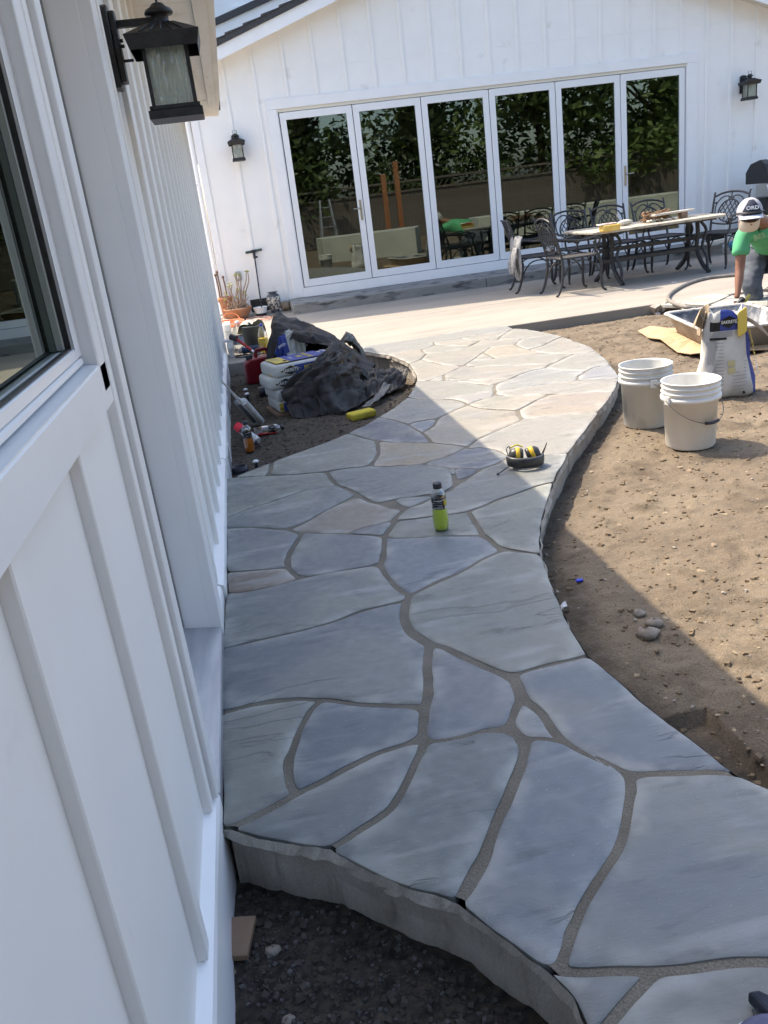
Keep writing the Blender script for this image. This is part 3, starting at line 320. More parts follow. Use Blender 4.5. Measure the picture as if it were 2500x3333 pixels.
# ---------------------------------------------------------------- terrain
OL=[Vector((a,b)) for a,b in OUTLINE]
def poly_resample(P,step,closed=True):
    out=[];m=len(P)
    for i in range(m if closed else m-1):
        a=P[i];b=P[(i+1)%m];k=max(1,int((b-a).length/step+.5))
        out+=[a.lerp(b,j/k) for j in range(k)]
    return out
OLR=poly_resample(OL,.02)
def ground_z(x,y):
    x=np.asarray(x,float);y=np.asarray(y,float)
    A=np.array([(p.x,p.y) for p in OLR[::2]]); d=np.full(x.shape,9.); xf=x.ravel();yf=y.ravel();df=d.ravel()
    near=np.where((xf>-.8)&(xf<4)&(yf>-.5)&(yf<9.5))[0]
    for i in range(0,len(near),4000):
        k=near[i:i+4000]; df[k]=np.sqrt(((xf[k,None]-A[None,:,0])**2+(yf[k,None]-A[None,:,1])**2).min(1))
    d=df.reshape(x.shape)
    n=fbm(x*1.3,y*1.3,3,1)*.05+fbm(x*7,y*7,3,5)*.026+fbm(x*24,y*24,3,9)*.020+np.maximum(fbm(x*38,y*38,2,29)-.12,0)*.05
    base=np.where((x<1.5)&(y<9)&(y>4.4)&(x<.2+(y-4.4)*.42),-.135,-.105); base=np.where((x<1.1)&(y<1.9),-.15,base)
    z=base-.03*np.exp(-(d/.09)**2)+n
    bed=np.exp(-(((x-.35)/.35)**2+((y-6.3)/.3)**2)); z=z+.02*bed
    berm=np.exp(-((y-8.30)/.10)**2)*(x>2.6)*.035*(.6+fbm(x*3,y*3,2,33)); z=z+berm
    return np.minimum(z,-.045)
def terrain():
    xs=np.concatenate([[-70,-35,-15,-8,-4,-2,-1],np.arange(-.4,5.6,.0145),[6,6.6,7,8,10,15,35,70]])
    ys=np.concatenate([[-70,-35,-15,-8,-4,-2,-1],np.arange(.5,8.9,.0145),[9.4,10,12,14,18,35,70]])
    X,Y=np.meshgrid(xs,ys); Z=ground_z(X,Y); far=(X<-.5)|(X>5.7)|(Y<.4)|(Y>9.0); Z=np.where(far,-.12,Z)
    nx=len(xs);ny=len(ys); V=np.stack([X.ravel(),Y.ravel(),Z.ravel()],1)
    i=np.arange((ny-1)*(nx-1)); r=i//(nx-1); c=i%(nx-1); a=r*nx+c; F=np.stack([a,a+1,a+nx+1,a+nx],1)
    me=bpy.data.meshes.new('ground'); me.vertices.add(len(V)); me.vertices.foreach_set('co',V.ravel()); me.loops.add(F.size); me.loops.foreach_set('vertex_index',F.ravel())
    me.polygons.add(len(F)); me.polygons.foreach_set('loop_start',np.arange(0,F.size,4)); me.polygons.foreach_set('loop_total',np.full(len(F),4)); me.update(calc_edges=True)
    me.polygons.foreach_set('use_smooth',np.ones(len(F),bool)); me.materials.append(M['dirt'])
    A=me.attributes.new('damp_shade','FLOAT','POINT'); dn=fbm(X*2.2,Y*2.2,4,71)*.5
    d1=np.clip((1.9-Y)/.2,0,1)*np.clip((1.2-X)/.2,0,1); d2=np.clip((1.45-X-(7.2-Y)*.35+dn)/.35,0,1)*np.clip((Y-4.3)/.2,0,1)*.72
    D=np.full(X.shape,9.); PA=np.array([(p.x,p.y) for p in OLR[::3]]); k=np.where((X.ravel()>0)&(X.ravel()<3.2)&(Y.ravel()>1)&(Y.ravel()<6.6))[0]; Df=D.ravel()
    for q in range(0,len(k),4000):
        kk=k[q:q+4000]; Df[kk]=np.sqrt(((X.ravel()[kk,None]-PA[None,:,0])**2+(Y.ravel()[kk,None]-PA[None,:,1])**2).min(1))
    d3=np.clip((.17+dn*.3-Df.reshape(X.shape))/.09,0,1)*.6  # shade in the trench along the slab edge, painted as darker soil
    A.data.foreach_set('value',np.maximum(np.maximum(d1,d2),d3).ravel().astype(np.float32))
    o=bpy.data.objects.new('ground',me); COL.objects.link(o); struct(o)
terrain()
def gz(x,y): return float(ground_z(np.array([x]),np.array([y]))[0])
# ---------------------------------------------------------------- patio
F1=at(1649,1060,Z=0); F2=at(1177,1127,Z=0); BL=at(743,1183,Z=0); C1=at(2121,990,Z=0)
yj=at(1380,1022,Z=0).y
patio=bpy.data.objects.new('patio',None); COL.objects.link(patio); struct(patio)
edge=[(C1.x,C1.y)]; xx=C1.x
while xx<8.6: xx+=.12; edge.append((xx,C1.y-.05+random.uniform(-.04,.04)))
MB().prism([(-6,BL.y),(BL.x-.05,BL.y),(F2.x,F2.y-.01),(F1.x,F1.y-.01)]+edge+[(12,C1.y),(12,yj-.004),(-6,yj-.004)],-.14,-.004).build('slab',M['concrete'],patio,bevel=.006)
MB().prism([(-6,yj+.004),(12,yj+.004),(12,13.7),(-6,13.7)],-.14,-.004).build('slab',M['concrete'],patio,bevel=.004)
for k,pl in enumerate([[(480,390),(950,306),(1165,325),(975,412),(870,444),(640,440)],[(1185,330),(1659,285),(1659,358),(1115,360)],[(1105,370),(1659,368),(1659,455),(920,452),(985,420)],[(300,440),(480,398),(620,442),(560,452),(330,447)]]):
    P=[at(2080+a*.2532,880+b*.2532,Z=0) for a,b in pl]
    o=MB().prism([(p.x,p.y) for p in P],-.03,.006).build('flagstone',M['stone'],patio,bevel=.004); o.color=(.40,.39,.34,1)
mb=MB()
for k in range(170):
    x=random.uniform(C1.x,8.3); y=C1.y-.06+random.uniform(-.07,.04); z=random.uniform(-.11,-.03); r=random.uniform(.015,.05)
    Mx=Matrix.Translation((x,y,z))@Matrix.Rotation(random.uniform(0,6),4,Vector((random.random(),random.random(),random.random()+.1)))
    b=[Mx@Vector((sx*r*random.uniform(.5,1.2),sy*r*random.uniform(.5,1.2),sz*r*random.uniform(.4,1))) for sz in (-1,1) for sx,sy in ((-1,-1),(1,-1),(1,1),(-1,1))]
    mb.hexa(b[:4],b[4:])
struct(mb.build('broken_concrete_rubble',M['slab'],patio),'stuff')
# ---------------------------------------------------------------- path: concrete slab, mortar bed, flagstones
path=bpy.data.objects.new('path',None); COL.objects.link(path); struct(path)
def slab():
    P=OLR; n=len(P); ar=sum(P[i].x*P[(i+1)%n].y-P[(i+1)%n].x*P[i].y for i in range(n))
    sg=1 if ar>0 else -1; N=[]
    for i in range(n):
        t=(P[(i+2)%n]-P[i-2]).normalized(); N.append(Vector((t.y,-t.x))*sg)
    L=[(-.006,0.0,.006),(-.03,.006,.010),(-.040,-.004,.012),(-.048,-.012,.007),(-.10,-.014,.003),(-.22,-.014,.003)]
    vs=[]
    for li,(z,o,a) in enumerate(L):
        for i,p in enumerate(P):
            e=o+a*2.2*fbm(np.array([i*.37]),np.array([li*3.1]),3,17+li)[0]+ (fbm(np.array([i*.11]),np.array([li*.7]),2,3)[0]*.03 if li in (1,2,3) else 0); q=p+N[i]*e; vs.append((q.x,q.y,z+(.014*fbm(np.array([i*.21]),np.array([li*5.3]),3,40)[0] if 0<li<4 else 0)))
    m=MB(); m.add(vs,[(l*n+i,l*n+(i+1)%n,(l+1)*n+(i+1)%n,(l+1)*n+i) for l in range(len(L)-1) for i in range(n)],False)
    m.build('concrete_base',M['slab'],path,merge=True)
    m=MB(); m.add([(p.x-N[i].x*.012,p.y-N[i].y*.012,-.0045) for i,p in enumerate(P)],[tuple(range(n))]); m.build('mortar',M['mortar'],path)
slab()
def seglist_dist(p,A,B):
    ab=B-A; t=np.clip(((p-A)*ab).sum(1)/np.maximum((ab*ab).sum(1),1e-12),0,1); q=A+ab*t[:,None]; return np.sqrt(((p-q)**2).sum(1))
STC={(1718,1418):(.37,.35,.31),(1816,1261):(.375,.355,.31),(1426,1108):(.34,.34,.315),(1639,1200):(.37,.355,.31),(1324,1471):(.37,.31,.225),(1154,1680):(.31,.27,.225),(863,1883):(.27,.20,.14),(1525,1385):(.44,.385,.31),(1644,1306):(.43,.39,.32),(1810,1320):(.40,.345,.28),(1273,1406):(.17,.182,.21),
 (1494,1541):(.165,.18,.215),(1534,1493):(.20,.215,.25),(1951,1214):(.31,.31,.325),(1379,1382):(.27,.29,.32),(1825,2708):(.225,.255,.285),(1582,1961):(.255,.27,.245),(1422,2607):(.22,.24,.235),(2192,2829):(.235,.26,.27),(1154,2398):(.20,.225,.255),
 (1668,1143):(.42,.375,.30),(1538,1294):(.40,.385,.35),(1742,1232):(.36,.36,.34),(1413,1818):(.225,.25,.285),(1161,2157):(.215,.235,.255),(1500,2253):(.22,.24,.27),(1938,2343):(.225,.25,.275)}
def cxy(s): return sum(q[0] for q in s)/len(s),sum(q[1] for q in s)/len(s)
def proj(x,y,z=0):
    q=RM@np.array([x,y,z-CAMH]); return 1250+FPX*q[0]/q[2],1666.5+FPX*q[1]/q[2]
def stone(s,idx):
    pts=[];ws=[];n0=len(s)
    for i in range(n0):
        a=np.array(s[i][:2]);b=np.array(s[(i+1)%n0][:2]);k=max(1,int(np.linalg.norm(b-a)/.012))
        for j in range(k): pts.append(a+(b-a)*j/k); ws.append(s[i][2])
    P=np.array(pts);W=np.array(ws);n=len(P)
    A=np.array([q[:2] for q in s]);B=np.roll(A,-1,0); WS=np.array([q[2] for q in s])/2
    T=np.roll(P,-2,0)-np.roll(P,2,0); T/=np.maximum(np.linalg.norm(T,axis=1),1e-9)[:,None]; N=np.stack([-T[:,1],T[:,0]],1)
    t=np.arange(n)*.012
    # ragged joint width: slow and fast wobble
    off=W*.37*(1+.5*fbm(t*5,t*0+idx,3,idx))+.0035*fbm(t*22,t*0,3,idx+50)+.004*(fbm(t*9,t*0,2,idx+90)>.16)
    off=np.where(W==0,.004+.014*fbm(t*7,t*0+idx,3,idx+9)+.006*fbm(t*28,t*0,2,idx+19),off)
    off=np.maximum(off,-.008)
    Q=P+N*off[:,None]; keep=[]
    for i in range(n):
        if W[i]==0: keep.append(i); continue
        d=seglist_dist(Q[i],A,B); sel=WS>0
        if (d[sel]>=WS[sel]*.66).all(): keep.append(i)
    Q=Q[keep]
    if len(Q)<5: return
    for it in range(2):
        S=(np.roll(Q,1,0)+np.roll(Q,-1,0)+2*Q)/4; Q=S
    nq=len(Q); QB=np.roll(Q,-1,0)
    def inside(p):
        x,y=p; c=((Q[:,1]>y)!=(QB[:,1]>y)); xi=(QB[:,0]-Q[:,0])*(y-Q[:,1])/np.where(QB[:,1]==Q[:,1],1e-9,QB[:,1]-Q[:,1])+Q[:,0]; return (c&(x<xi)).sum()%2==1
    TT=np.roll(Q,-1,0)-np.roll(Q,1,0); TT/=np.maximum(np.linalg.norm(TT,axis=1),1e-9)[:,None]; NN=np.stack([-TT[:,1],TT[:,0]],1)
    ring=[]
    for i in range(0,nq):
        p=Q[i]+NN[i]*.006
        if inside(p) and seglist_dist(p,Q,QB).min()>.0048: ring.append(p)
    inn=[];st=.034
    x0,y0=Q.min(0);x1,y1=Q.max(0)
    for x in np.arange(x0,x1,st):
        for y in np.arange(y0,y1,st):
            p=np.array([x,y])+np.random.uniform(-.012,.012,2)
            if inside(p) and seglist_dist(p,Q,QB).min()>.014: inn.append(p)
    vs=[Vector(q) for q in Q]+[Vector(q) for q in ring]+[Vector(q) for q in inn]
    v,e,f,_,_,_=geometry.delaunay_2d_cdt(vs,[(i,(i+1)%nq) for i in range(nq)],[],1,1e-5)
    V=np.array([(q.x,q.y) for q in v]); D=np.array([seglist_dist(p,Q,QB).min() for p in V])
    tx,ty=np.random.normal(0,.0022,2); c=V.mean(0)
    Z=.001+np.random.uniform(-.0015,.0015)+(V[:,0]-c[0])*tx+(V[:,1]-c[1])*ty+.006*fbm(V[:,0]*5+idx*3.3,V[:,1]*11,3,idx+7)
    Z=np.where(D<.003,Z-.0035,Z)
    edge=np.clip(1-D/.045,0,1)
    bm=bmesh.new(); bv=[bm.verts.new((V[i][0],V[i][1],Z[i])) for i in range(len(V))]
    for q in f:
        try: bm.faces.new([bv[i] for i in q])
        except ValueError: pass
    bm.faces.ensure_lookup_table()
    for fc in bm.faces:
        if fc.normal.z<0: fc.normal_flip()
        fc.smooth=True
    bd=[x for x in bm.edges if len(x.link_faces)==1]
    for x in bd: x.smooth=False
    r=bmesh.ops.extrude_edge_only(bm,edges=bd)
    for g in r['geom']:
        if isinstance(g,bmesh.types.BMVert): g.co.z=-.03+random.gauss(0,.003); 
    lay=bm.verts.layers.float.new('edge'); bm.verts.ensure_lookup_table()
    for i in range(len(bm.verts)): bm.verts[i][lay]=float(edge[i]) if i<len(edge) else 0
    bm.normal_update(); me=bpy.data.meshes.new('flagstone'); bm.to_mesh(me); bm.free(); me.materials.append(M['stone'])
    o=bpy.data.objects.new('flagstone',me); COL.objects.link(o); o.parent=path
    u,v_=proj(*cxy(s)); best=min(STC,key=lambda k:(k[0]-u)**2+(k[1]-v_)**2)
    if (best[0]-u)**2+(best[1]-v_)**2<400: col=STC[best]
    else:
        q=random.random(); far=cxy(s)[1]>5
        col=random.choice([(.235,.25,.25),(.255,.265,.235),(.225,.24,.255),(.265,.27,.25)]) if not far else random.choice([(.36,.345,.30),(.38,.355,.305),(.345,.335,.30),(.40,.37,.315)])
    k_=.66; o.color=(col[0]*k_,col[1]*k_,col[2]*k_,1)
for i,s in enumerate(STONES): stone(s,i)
# ---------------------------------------------------------------- left house
XS=-.295; XB=-.275; XT=-.262
H1=thing('house','white board and batten house wall with window close beside the path','house',(-2,4,0))
YE=9.5
mb=MB()
for a,b,z0,z1 in ((-3,-.5,-.1,2.6),(-.5,1.557,-.1,1.10),(-.5,1.557,2.35,2.6),(1.557,1.80,-.1,2.6),(1.80,2.74,2.12,2.6),(2.74,YE,-.1,2.6)): mb.box(-.40,XS,a,b,z0,z1)
mb.box(-5,-.40,YE-.12,YE,-.1,2.6); mb.box(-5,-.4,-3,-2.9,-.1,2.6); mb.box(-5,-4.9,-2.9,YE-.12,-.1,2.6)
mb.build('wall',M['white'],H1)
MB().box(-4.9,-.40,-2.9,YE-.12,2.5,2.56).build('ceiling',M['dark'],H1); MB().box(-4.9,-.40,-2.9,YE-.12,-.05,0.02).build('floor',M['dark'],H1)
ys=[-.4428,-.0145,.414,.842,1.27,1.70]+[3.06+.432*i for i in range(15)]
for y in ys:
    if -.5<y<1.55: MB().box(XS-.002,XB,y,y+.045,.055,1.07).build('batten',M['white'],H1,bevel=.0025)
    else: MB().box(XS-.002,XB,y,y+.045,.055,2.45).build('batten',M['white'],H1,bevel=.0025)
MB().box(-.32,-.245,YE-.10,YE+.012,.0,2.45).build('corner_board',M['white2'],H1,bevel=.003)
# skirt boards with sloped drip cap
def skirt(y0,y1,x=XT,wob=0):
    P=[(-.31,-.22),(x,-.22),(x-.001,.030),(x-.006,.045),(-.297,.060),(-.31,.060)]
    m=MB(); n=max(1,int((y1-y0)/.15)); rows=[]
    for i in range(n+1):
        y=y0+(y1-y0)*i/n; d=[random.gauss(0,wob) for _ in P]
        rows.append([(px_+(d[k] if k in (1,2,3) else 0),y,z_) for k,(px_,z_) in enumerate(P)])
    vs=[p for r in rows for p in r]; m.add(vs,[(i*6+k,i*6+(k+1)%6,(i+1)*6+(k+1)%6,(i+1)*6+k) for i in range(n) for k in range(6)]); m.add(rows[0],[tuple(range(6))]); m.add(rows[-1],[tuple(range(6))[::-1]])
    m.build('skirt_board',M['white2'],H1)
skirt(-3,1.79,wob=.0012); skirt(2.75,3.05,-.262); skirt(3.06,4.92,-.250,.001); skirt(4.93,7.4,-.246,.001); skirt(7.41,YE,-.243,.001)
# crawl vents
for y in (5.05,6.6): 
    v=MB().box(-.2465,-.2425,y,y+.34,-.12,.03).build('crawl_vent',M['vinyl'],H1); 
    m=MB()
    for k in range(6): m.box(-.2425,-.2405,y+.02,y+.32,-.105+.022*k,-.100+.022*k)
    m.build('louver',M['bronze'],v)
# window
win=MB()
for a,b,c,d in ((1.557,1.625,1.10,2.45),(-.57,-.5,1.10,2.45)): win.box(-.33,-.265,a,b,c,d)
win.box(-.33,-.265,-.57,1.625,1.071-.0,1.15).box(-.33,-.265,-.5,1.557,2.35,2.45)
wf=win.build('window',M['white2'],H1,bevel=.003)
MB().hexa([(-.33,-.5,1.146),(-.267,-.5,1.1502),(-.267,1.556,1.1502),(-.33,1.556,1.146)],[(-.33,-.5,1.158),(-.2672,-.5,1.152),(-.2672,1.556,1.152),(-.33,1.556,1.158)]).build('sill',M['vinyl'],wf)
MB().box(-.345,-.2855,-.5,1.533,1.1585,1.1705).build('sill_nose',M['vinyl'],wf,bevel=.003)
f=MB()
for a,b,c,d in ((1.507,1.556,1.171,2.35),(-.5,-.45,1.171,2.35),(-.45,1.507,1.171,1.1895),(-.45,1.507,2.30,2.35)): f.box(-.345,-.290,a,b,c,d)
f.build('frame',M['vinyl'],wf,bevel=.002)
g=MB()
for a,b,c,d in ((1.5015,1.5065,1.1905,2.30),(-.45,1.5015,1.1898,1.1925)): g.box(-.304,-.295,a,b,c,d)
g.build('gasket',M['black'],wf)
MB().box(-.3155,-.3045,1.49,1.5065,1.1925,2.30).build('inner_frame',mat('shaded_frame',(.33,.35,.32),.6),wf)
MB().box(-.322,-.316,-.45,1.506,1.1895,2.30).build('pane',M['wglass'],wf)
# door recess
dr=MB().box(-.43,-.396,1.815,2.715,.06,2.10).build('door',M['white2'],H1,bevel=.003)
MB().box(-.3955,-.392,2.7165,2.7235,.06,2.1).build('weather_strip',M['black'],dr); MB().box(-.3915,-.3875,2.717,2.7235,.06,2.1).build('weather_seal',mat('grey_seal',(.35,.35,.34),.6),dr)
c=MB()
c.box(-.40,XT,1.75,1.813,.055,2.45); c.box(-.44,-.2985,2.7245,2.765,.0,2.45); c.box(-.2995,XT,2.725,2.86,.0,2.45); c.box(-.40,XT,1.813,2.725,2.12,2.25)
c.build('door_casing',M['white2'],dr,bevel=.002)
M['alu']=mat('mill_aluminium',(.52,.53,.55),.35,(.40,.41,.44),9,metal=.6,bump=.1,bs=200,stretch=(3,.4,1))
MB().hexa([(-.43,1.80,-.2),(XT,1.80,-.2),(XT,2.724,-.2),(-.43,2.724,-.2)],[(-.43,1.80,.062),(XT,1.80,.035),(XT,2.724,.035),(-.43,2.724,.062)]).build('threshold',M['alu'],dr,bevel=.004)
# eave
EZ=2.42
m=MB()
for i in range(24):
    y0=-3+i*.5; y1=y0+.494
    if y1>9.1: y1=9.09
    if y0<9.0: MB().box(-.30,.012,y0,y1,2.43,2.45).build('soffit_board',M['soffit'],H1,bevel=.003)
MB().box(.0125,.0875,-3,9.10,2.405,2.449).build('fascia_board',M['soffit'],H1,bevel=.003)
MB().box(.088,.128,-3,8.62,2.423,2.449).build('drip_board',M['soffit'],H1,bevel=.002)
MB().hexa([(-.62,9.101,2.425),(.128,8.62+.001,2.425),(.10,9.80,2.40),(-.62,9.74,2.425)],[(-.62,9.101,2.449),(.128,8.62+.001,2.449),(.10,9.80,2.449),(-.62,9.74,2.449)]).build('soffit_return',M['soffit'],H1)
MB().hexa([(.13,-3.2,2.450),(.13,9.80,2.450),(-5.4,9.80,4.2),(-5.4,-3.2,4.2)],[(.115,-3.2,2.468),(.115,9.80,2.468),(-5.4,9.80,4.3),(-5.4,-3.2,4.3)]).build('roof',M['shingle'],H1)
MB().prism([(-5,2.4),(-.4,2.4),(-.4,2.62),(-5,4.1)],YE-.10,YE-.01,'y').build('gable',M['white'],H1)
# ---------------------------------------------------------------- back house
YW=13.36
H2=thing('house','white gabled house across the patio with a wide folding glass door','house',(4.3,16,0))
DX0,DX1,DZ0,DZ1=.983,7.261,.277,2.726
RX=4.3
def rake(x): return 3.43+.333*(min(x,2*RX-x)-0.0)
xl=-.262; xr=8.862
w=MB()
w.prism([(xl,-.05),(.90,-.05),(.90,rake(.90)+.2),(xl,rake(xl)+.2)],YW,YW+.14,'y')
w.prism([(7.345,-.05),(xr,-.05),(xr,rake(xr)+.2),(7.345,rake(7.345)+.2)],YW,YW+.14,'y')
w.prism([(.90,2.80),(7.345,2.80),(7.345,rake(7.345)+.2),(RX,rake(RX)+.2),(.90,rake(.90)+.2)],YW,YW+.14,'y')
w.box(.90,7.345,YW+.01,YW+.14,-.05,.139)
w.box(xl,xl+.12,YW+.14,24,-.05,3.3); w.box(xr-.12,xr,YW+.14,24,-.05,3.3); w.box(xl,xr,24,24.1,-.05,5)
w.build('wall',M['white'],H2)
MB().box(xl+.12,xr-.12,YW+.14,24,3.0,3.06).build('ceiling',M['dark'],H2); MB().box(xl+.12,xr-.12,YW+.14,24,.1,.16).build('floor',M['dark'],H2)
MB().box(xl+.12,xr-.12,20,20.1,.16,3.0).build('partition',M['dark'],H2)
MB().box(4.2,7.2,17.2,18.2,.16,1.08).build('kitchen_island',mat('island',(.35,.34,.32),.4),H2)
bx=[.27,.69]+[1.131+.431*i for i in range(15)]+[7.58,7.99,8.42]
for x in bx:
    top=rake(x)-.005
    if .90<x+.02<7.33: MB().prism([(x,2.912),(x+.05,2.912),(x+.05,top),(x,top)],YW-.02,YW+.002,'y').build('batten',M['white'],H2,bevel=.003)
    else: MB().prism([(x,.16),(x+.05,.16),(x+.05,top),(x,top)],YW-.02,YW+.002,'y').build('batten',M['white'],H2,bevel=.003)
MB().box(xl-.004,xl+.10,YW-.022,YW+.3,.05,rake(xl)).build('corner_board',M['white2'],H2,bevel=.003)
MB().box(xl+.1,.88,YW-.012,YW,.12,.16).build('skirt_board',M['white2'],H2); MB().box(7.41,xr,YW-.012,YW,.12,.16).build('skirt_board',M['white2'],H2)
s=MB()
for a,b in zip([xl+.1]+[x+.05 for x in bx],bx+[xr]): s.box(a+.001,b-.001,YW-.004,YW-.0005,3.275,3.283)
s.build('seam',M['white'],H2)
# casing round the folding door
MB().box(.815,.965,YW-.028,YW+.05,.139,2.775).build('casing',M['white2'],H2,bevel=.003)
MB().box(7.28,7.455,YW-.028,YW+.05,.139,2.775).build('casing',M['white2'],H2,bevel=.003)
MB().box(.815,7.461,YW-.030,YW+.05,2.776,2.910).build('header_board',M['white2'],H2,bevel=.003)
MB().box(.966,7.279,YW-.03,YW+.05,.134,.272).build('sill_board',M['white2'],H2,bevel=.004)
M['cream']=mat('cream_jamb',(.70,.66,.56),.5)
MB().box(.966,7.279,YW-.012,YW+.06,2.735,2.775).build('head_jamb',M['cream'],H2)
MB().box(.966,.980,YW-.012,YW+.06,.273,2.734).build('side_jamb',M['vinyl'],H2); MB().box(7.266,7.279,YW-.012,YW+.06,.273,2.734).build('side_jamb',M['vinyl'],H2)
MB().box(.970,7.27,YW+.055,YW+.065,.273,2.735).build('shadow_gap',M['black'],H2)if 0 else None
pe=[.988,2.059,3.085,4.124,5.162,6.199,7.258]
M['brass']=mat('satin_nickel',(.42,.37,.29),.35,metal=.9)
for i in range(6):
    a,b=pe[i]+.006,pe[i+1]-.006; z0,z1=.283,2.726; y0,y1=YW-.006,YW+.045; fw=.088
    f=MB(); f.box(a,a+fw,y0,y1,z0,z1).box(b-fw,b,y0,y1,z0,z1).box(a+fw,b-fw,y0,y1,z0,z0+.105).box(a+fw,b-fw,y0,y1,z1-.098,z1)
    d=f.build('door_panel',M['vinyl'],H2,bevel=.003)
    MB().box(a+fw-.004,b-fw+.004,YW+.012,YW+.03,z0+.10,z1-.094).build('pane',M['glass'],d)
    if i in (0,5):
        hx=b-.045 if i==0 else a+.045; sg=-1 if i==0 else 1; hz=1.31
        h=MB().box(hx-.016,hx+.016,y0-.012,y0-.0005,hz-.17,hz+.12); h.tube([(hx,y0-.01,hz+.0),(hx,y0-.055,hz),(hx+sg*.12,y0-.055,hz)],.010); h.build('handle',M['brass'],d,bevel=.002)
st=thing('concrete_step','long low weathered concrete step below the folding glass door','step',(4,12.9,0))
MB().box(.717,3.60,12.42,13.345,-.05,.134).build('tread',M['stepc'],st,bevel=.012,seg=2); MB().box(3.607,7.376,12.42,13.345,-.05,.134).build('tread',M['stepc'],st,bevel=.012,seg=2)
# rake boards and roofs
def rk(x,z0): return z0+.333*min(x,2*RX-x)
for x0,x1 in ((-.9,RX),(RX,9.5)):
    MB().prism([(x0,rk(x0,3.337)),(x1,rk(x1,3.337)),(x1,rk(x1,3.50)),(x0,rk(x0,3.50))],13.03,13.055,'y').build('rake_board',M['white2'],H2)
    MB().prism([(x0,rk(x0,3.40)),(x1,rk(x1,3.40)),(x1,rk(x1,3.45)),(x0,rk(x0,3.45))],13.056,YW,'y').build('rake_soffit',M['soffit'],H2)
    MB().prism([(x0,rk(x0,3.502)),(x1,rk(x1,3.502)),(x1,rk(x1,3.575)),(x0,rk(x0,3.575))],13.0,24.3,'y').build('roof',M['shingle'],H2)
    n=int(abs(x1-x0)/.25); m=MB()
    for i in range(n):
        a=x0+(x1-x0)*i/n; b=x0+(x1-x0)*(i+1)/n; dz=.02 if (x1<=RX) else .02
        if x0<RX-1: m.prism([(a,rk(a,3.576)),(b,rk(b,3.576)),(b,rk(b,3.576)+.006),(a,rk(a,3.576)+.03)],12.985,24.3,'y')
        else: m.prism([(a,rk(a,3.576)),(b,rk(b,3.576)),(b,rk(b,3.576)+.03),(a,rk(a,3.576)+.006)],12.985,24.3,'y')
    m.build('shingle_course',M['shingle'],H2)
# taller second volume behind
H3=thing('house','taller pale house volume with its own dark roof edge behind the gable','house',(4.3,19,0))
yb=16.0; q1=at(705,82,Y=yb); q2=at(885,0,Y=yb); sl3=(q2.z-q1.z)/(q2.x-q1.x)
def r3(x): return q1.z+sl3*(x-q1.x)
for nm,a,b,mt,y0,y1 in (('roof',0,.10,'shingle',yb-.05,21),('rake_board',-.6,-.002,'white2',yb,yb+.04)):
    MB().prism([(-1.5,r3(-1.5)+a),(5.5,r3(5.5)+a),(5.5,r3(5.5)+b),(-1.5,r3(-1.5)+b)],y0,y1,'y').build(nm,M[mt],H3)
u1=at(700,0,Y=18.5)
MB().box(-2.2,7.5,18.5,18.7,2.5,u1.z+2.6).build('wall',M['white'],H3)
a_=at(752,22,Y=18.45); b_=at(830,0,Y=18.45)
MB().box(a_.x,a_.x+1.6,18.44,18.498,a_.z-1.4,a_.z).build('window_trim',M['white2'],H3)
MB().box(a_.x+.09,a_.x+1.5,18.435,18.439,a_.z-1.3,a_.z-.09).build('blind',M['white'],H3)
# downspout at the corner
ds=thing('downspout','white downspout at the left corner of the far house','downspout',(-.312,YW+.02,0))
MB().tube([(-.312,YW+.03,.05),(-.312,YW+.03,3.3)],.034,14).build('pipe',M['white2'],ds); MB().box(-.35,-.27,YW+.0,YW+.066,1.9,1.93).build('strap',M['white2'],ds)

# ---------------------------------------------------------------- wall lanterns
def seedy():
    m=bpy.data.materials.new('seeded_glass'); m.use_nodes=True; n=m.node_tree.nodes; l=m.node_tree.links; n.remove(n['Principled BSDF'])
    tc=n.new('ShaderNodeTexCoord'); mp=n.new('ShaderNodeMapping'); mp.inputs['Scale'].default_value=(1,1,.22); l.new(tc.outputs['Object'],mp.inputs[0])
    v=n.new('ShaderNodeTexNoise'); v.inputs['Scale'].default_value=95; v.inputs['Detail'].default_value=2; l.new(mp.outputs[0],v.inputs['Vector'])
    b=n.new('ShaderNodeBump'); b.inputs['Strength'].default_value=1; b.inputs['Distance'].default_value=.01; l.new(v.outputs[0],b.inputs['Height'])
    g=n.new('ShaderNodeBsdfGlossy'); g.inputs['Roughness'].default_value=.12; l.new(b.outputs[0],g.inputs['Normal'])
    t=n.new('ShaderNodeBsdfTranslucent'); t.inputs[0].default_value=(.80,.82,.76,1); l.new(b.outputs[0],t.inputs['Normal'])
    tr=n.new('ShaderNodeBsdfTransparent'); tr.inputs[0].default_value=(.9,.92,.88,1)
    r=n.new('ShaderNodeMapRange'); r.inputs[1].default_value=.52; r.inputs[2].default_value=.66; r.inputs[3].default_value=.25; r.inputs[4].default_value=.75; l.new(v.outputs[0],r.inputs[0])
    x=n.new('ShaderNodeMixShader'); x.inputs[0].default_value=.5; l.new(t.outputs[0],x.inputs[1]); l.new(tr.outputs[0],x.inputs[2]); y=n.new('ShaderNodeMixShader'); l.new(r.outputs[0],y.inputs[0]); l.new(x.outputs[0],y.inputs[1]); l.new(g.outputs[0],y.inputs[2])
    y2=n.new('ShaderNodeMixShader'); y2.inputs[0].default_value=.55; l.new(x.outputs[0],y2.inputs[1]); l.new(y.outputs[0],y2.inputs[2]); l.new(y2.outputs[0],n['Material Output'].inputs[0]); return m
M['seed']=seedy()
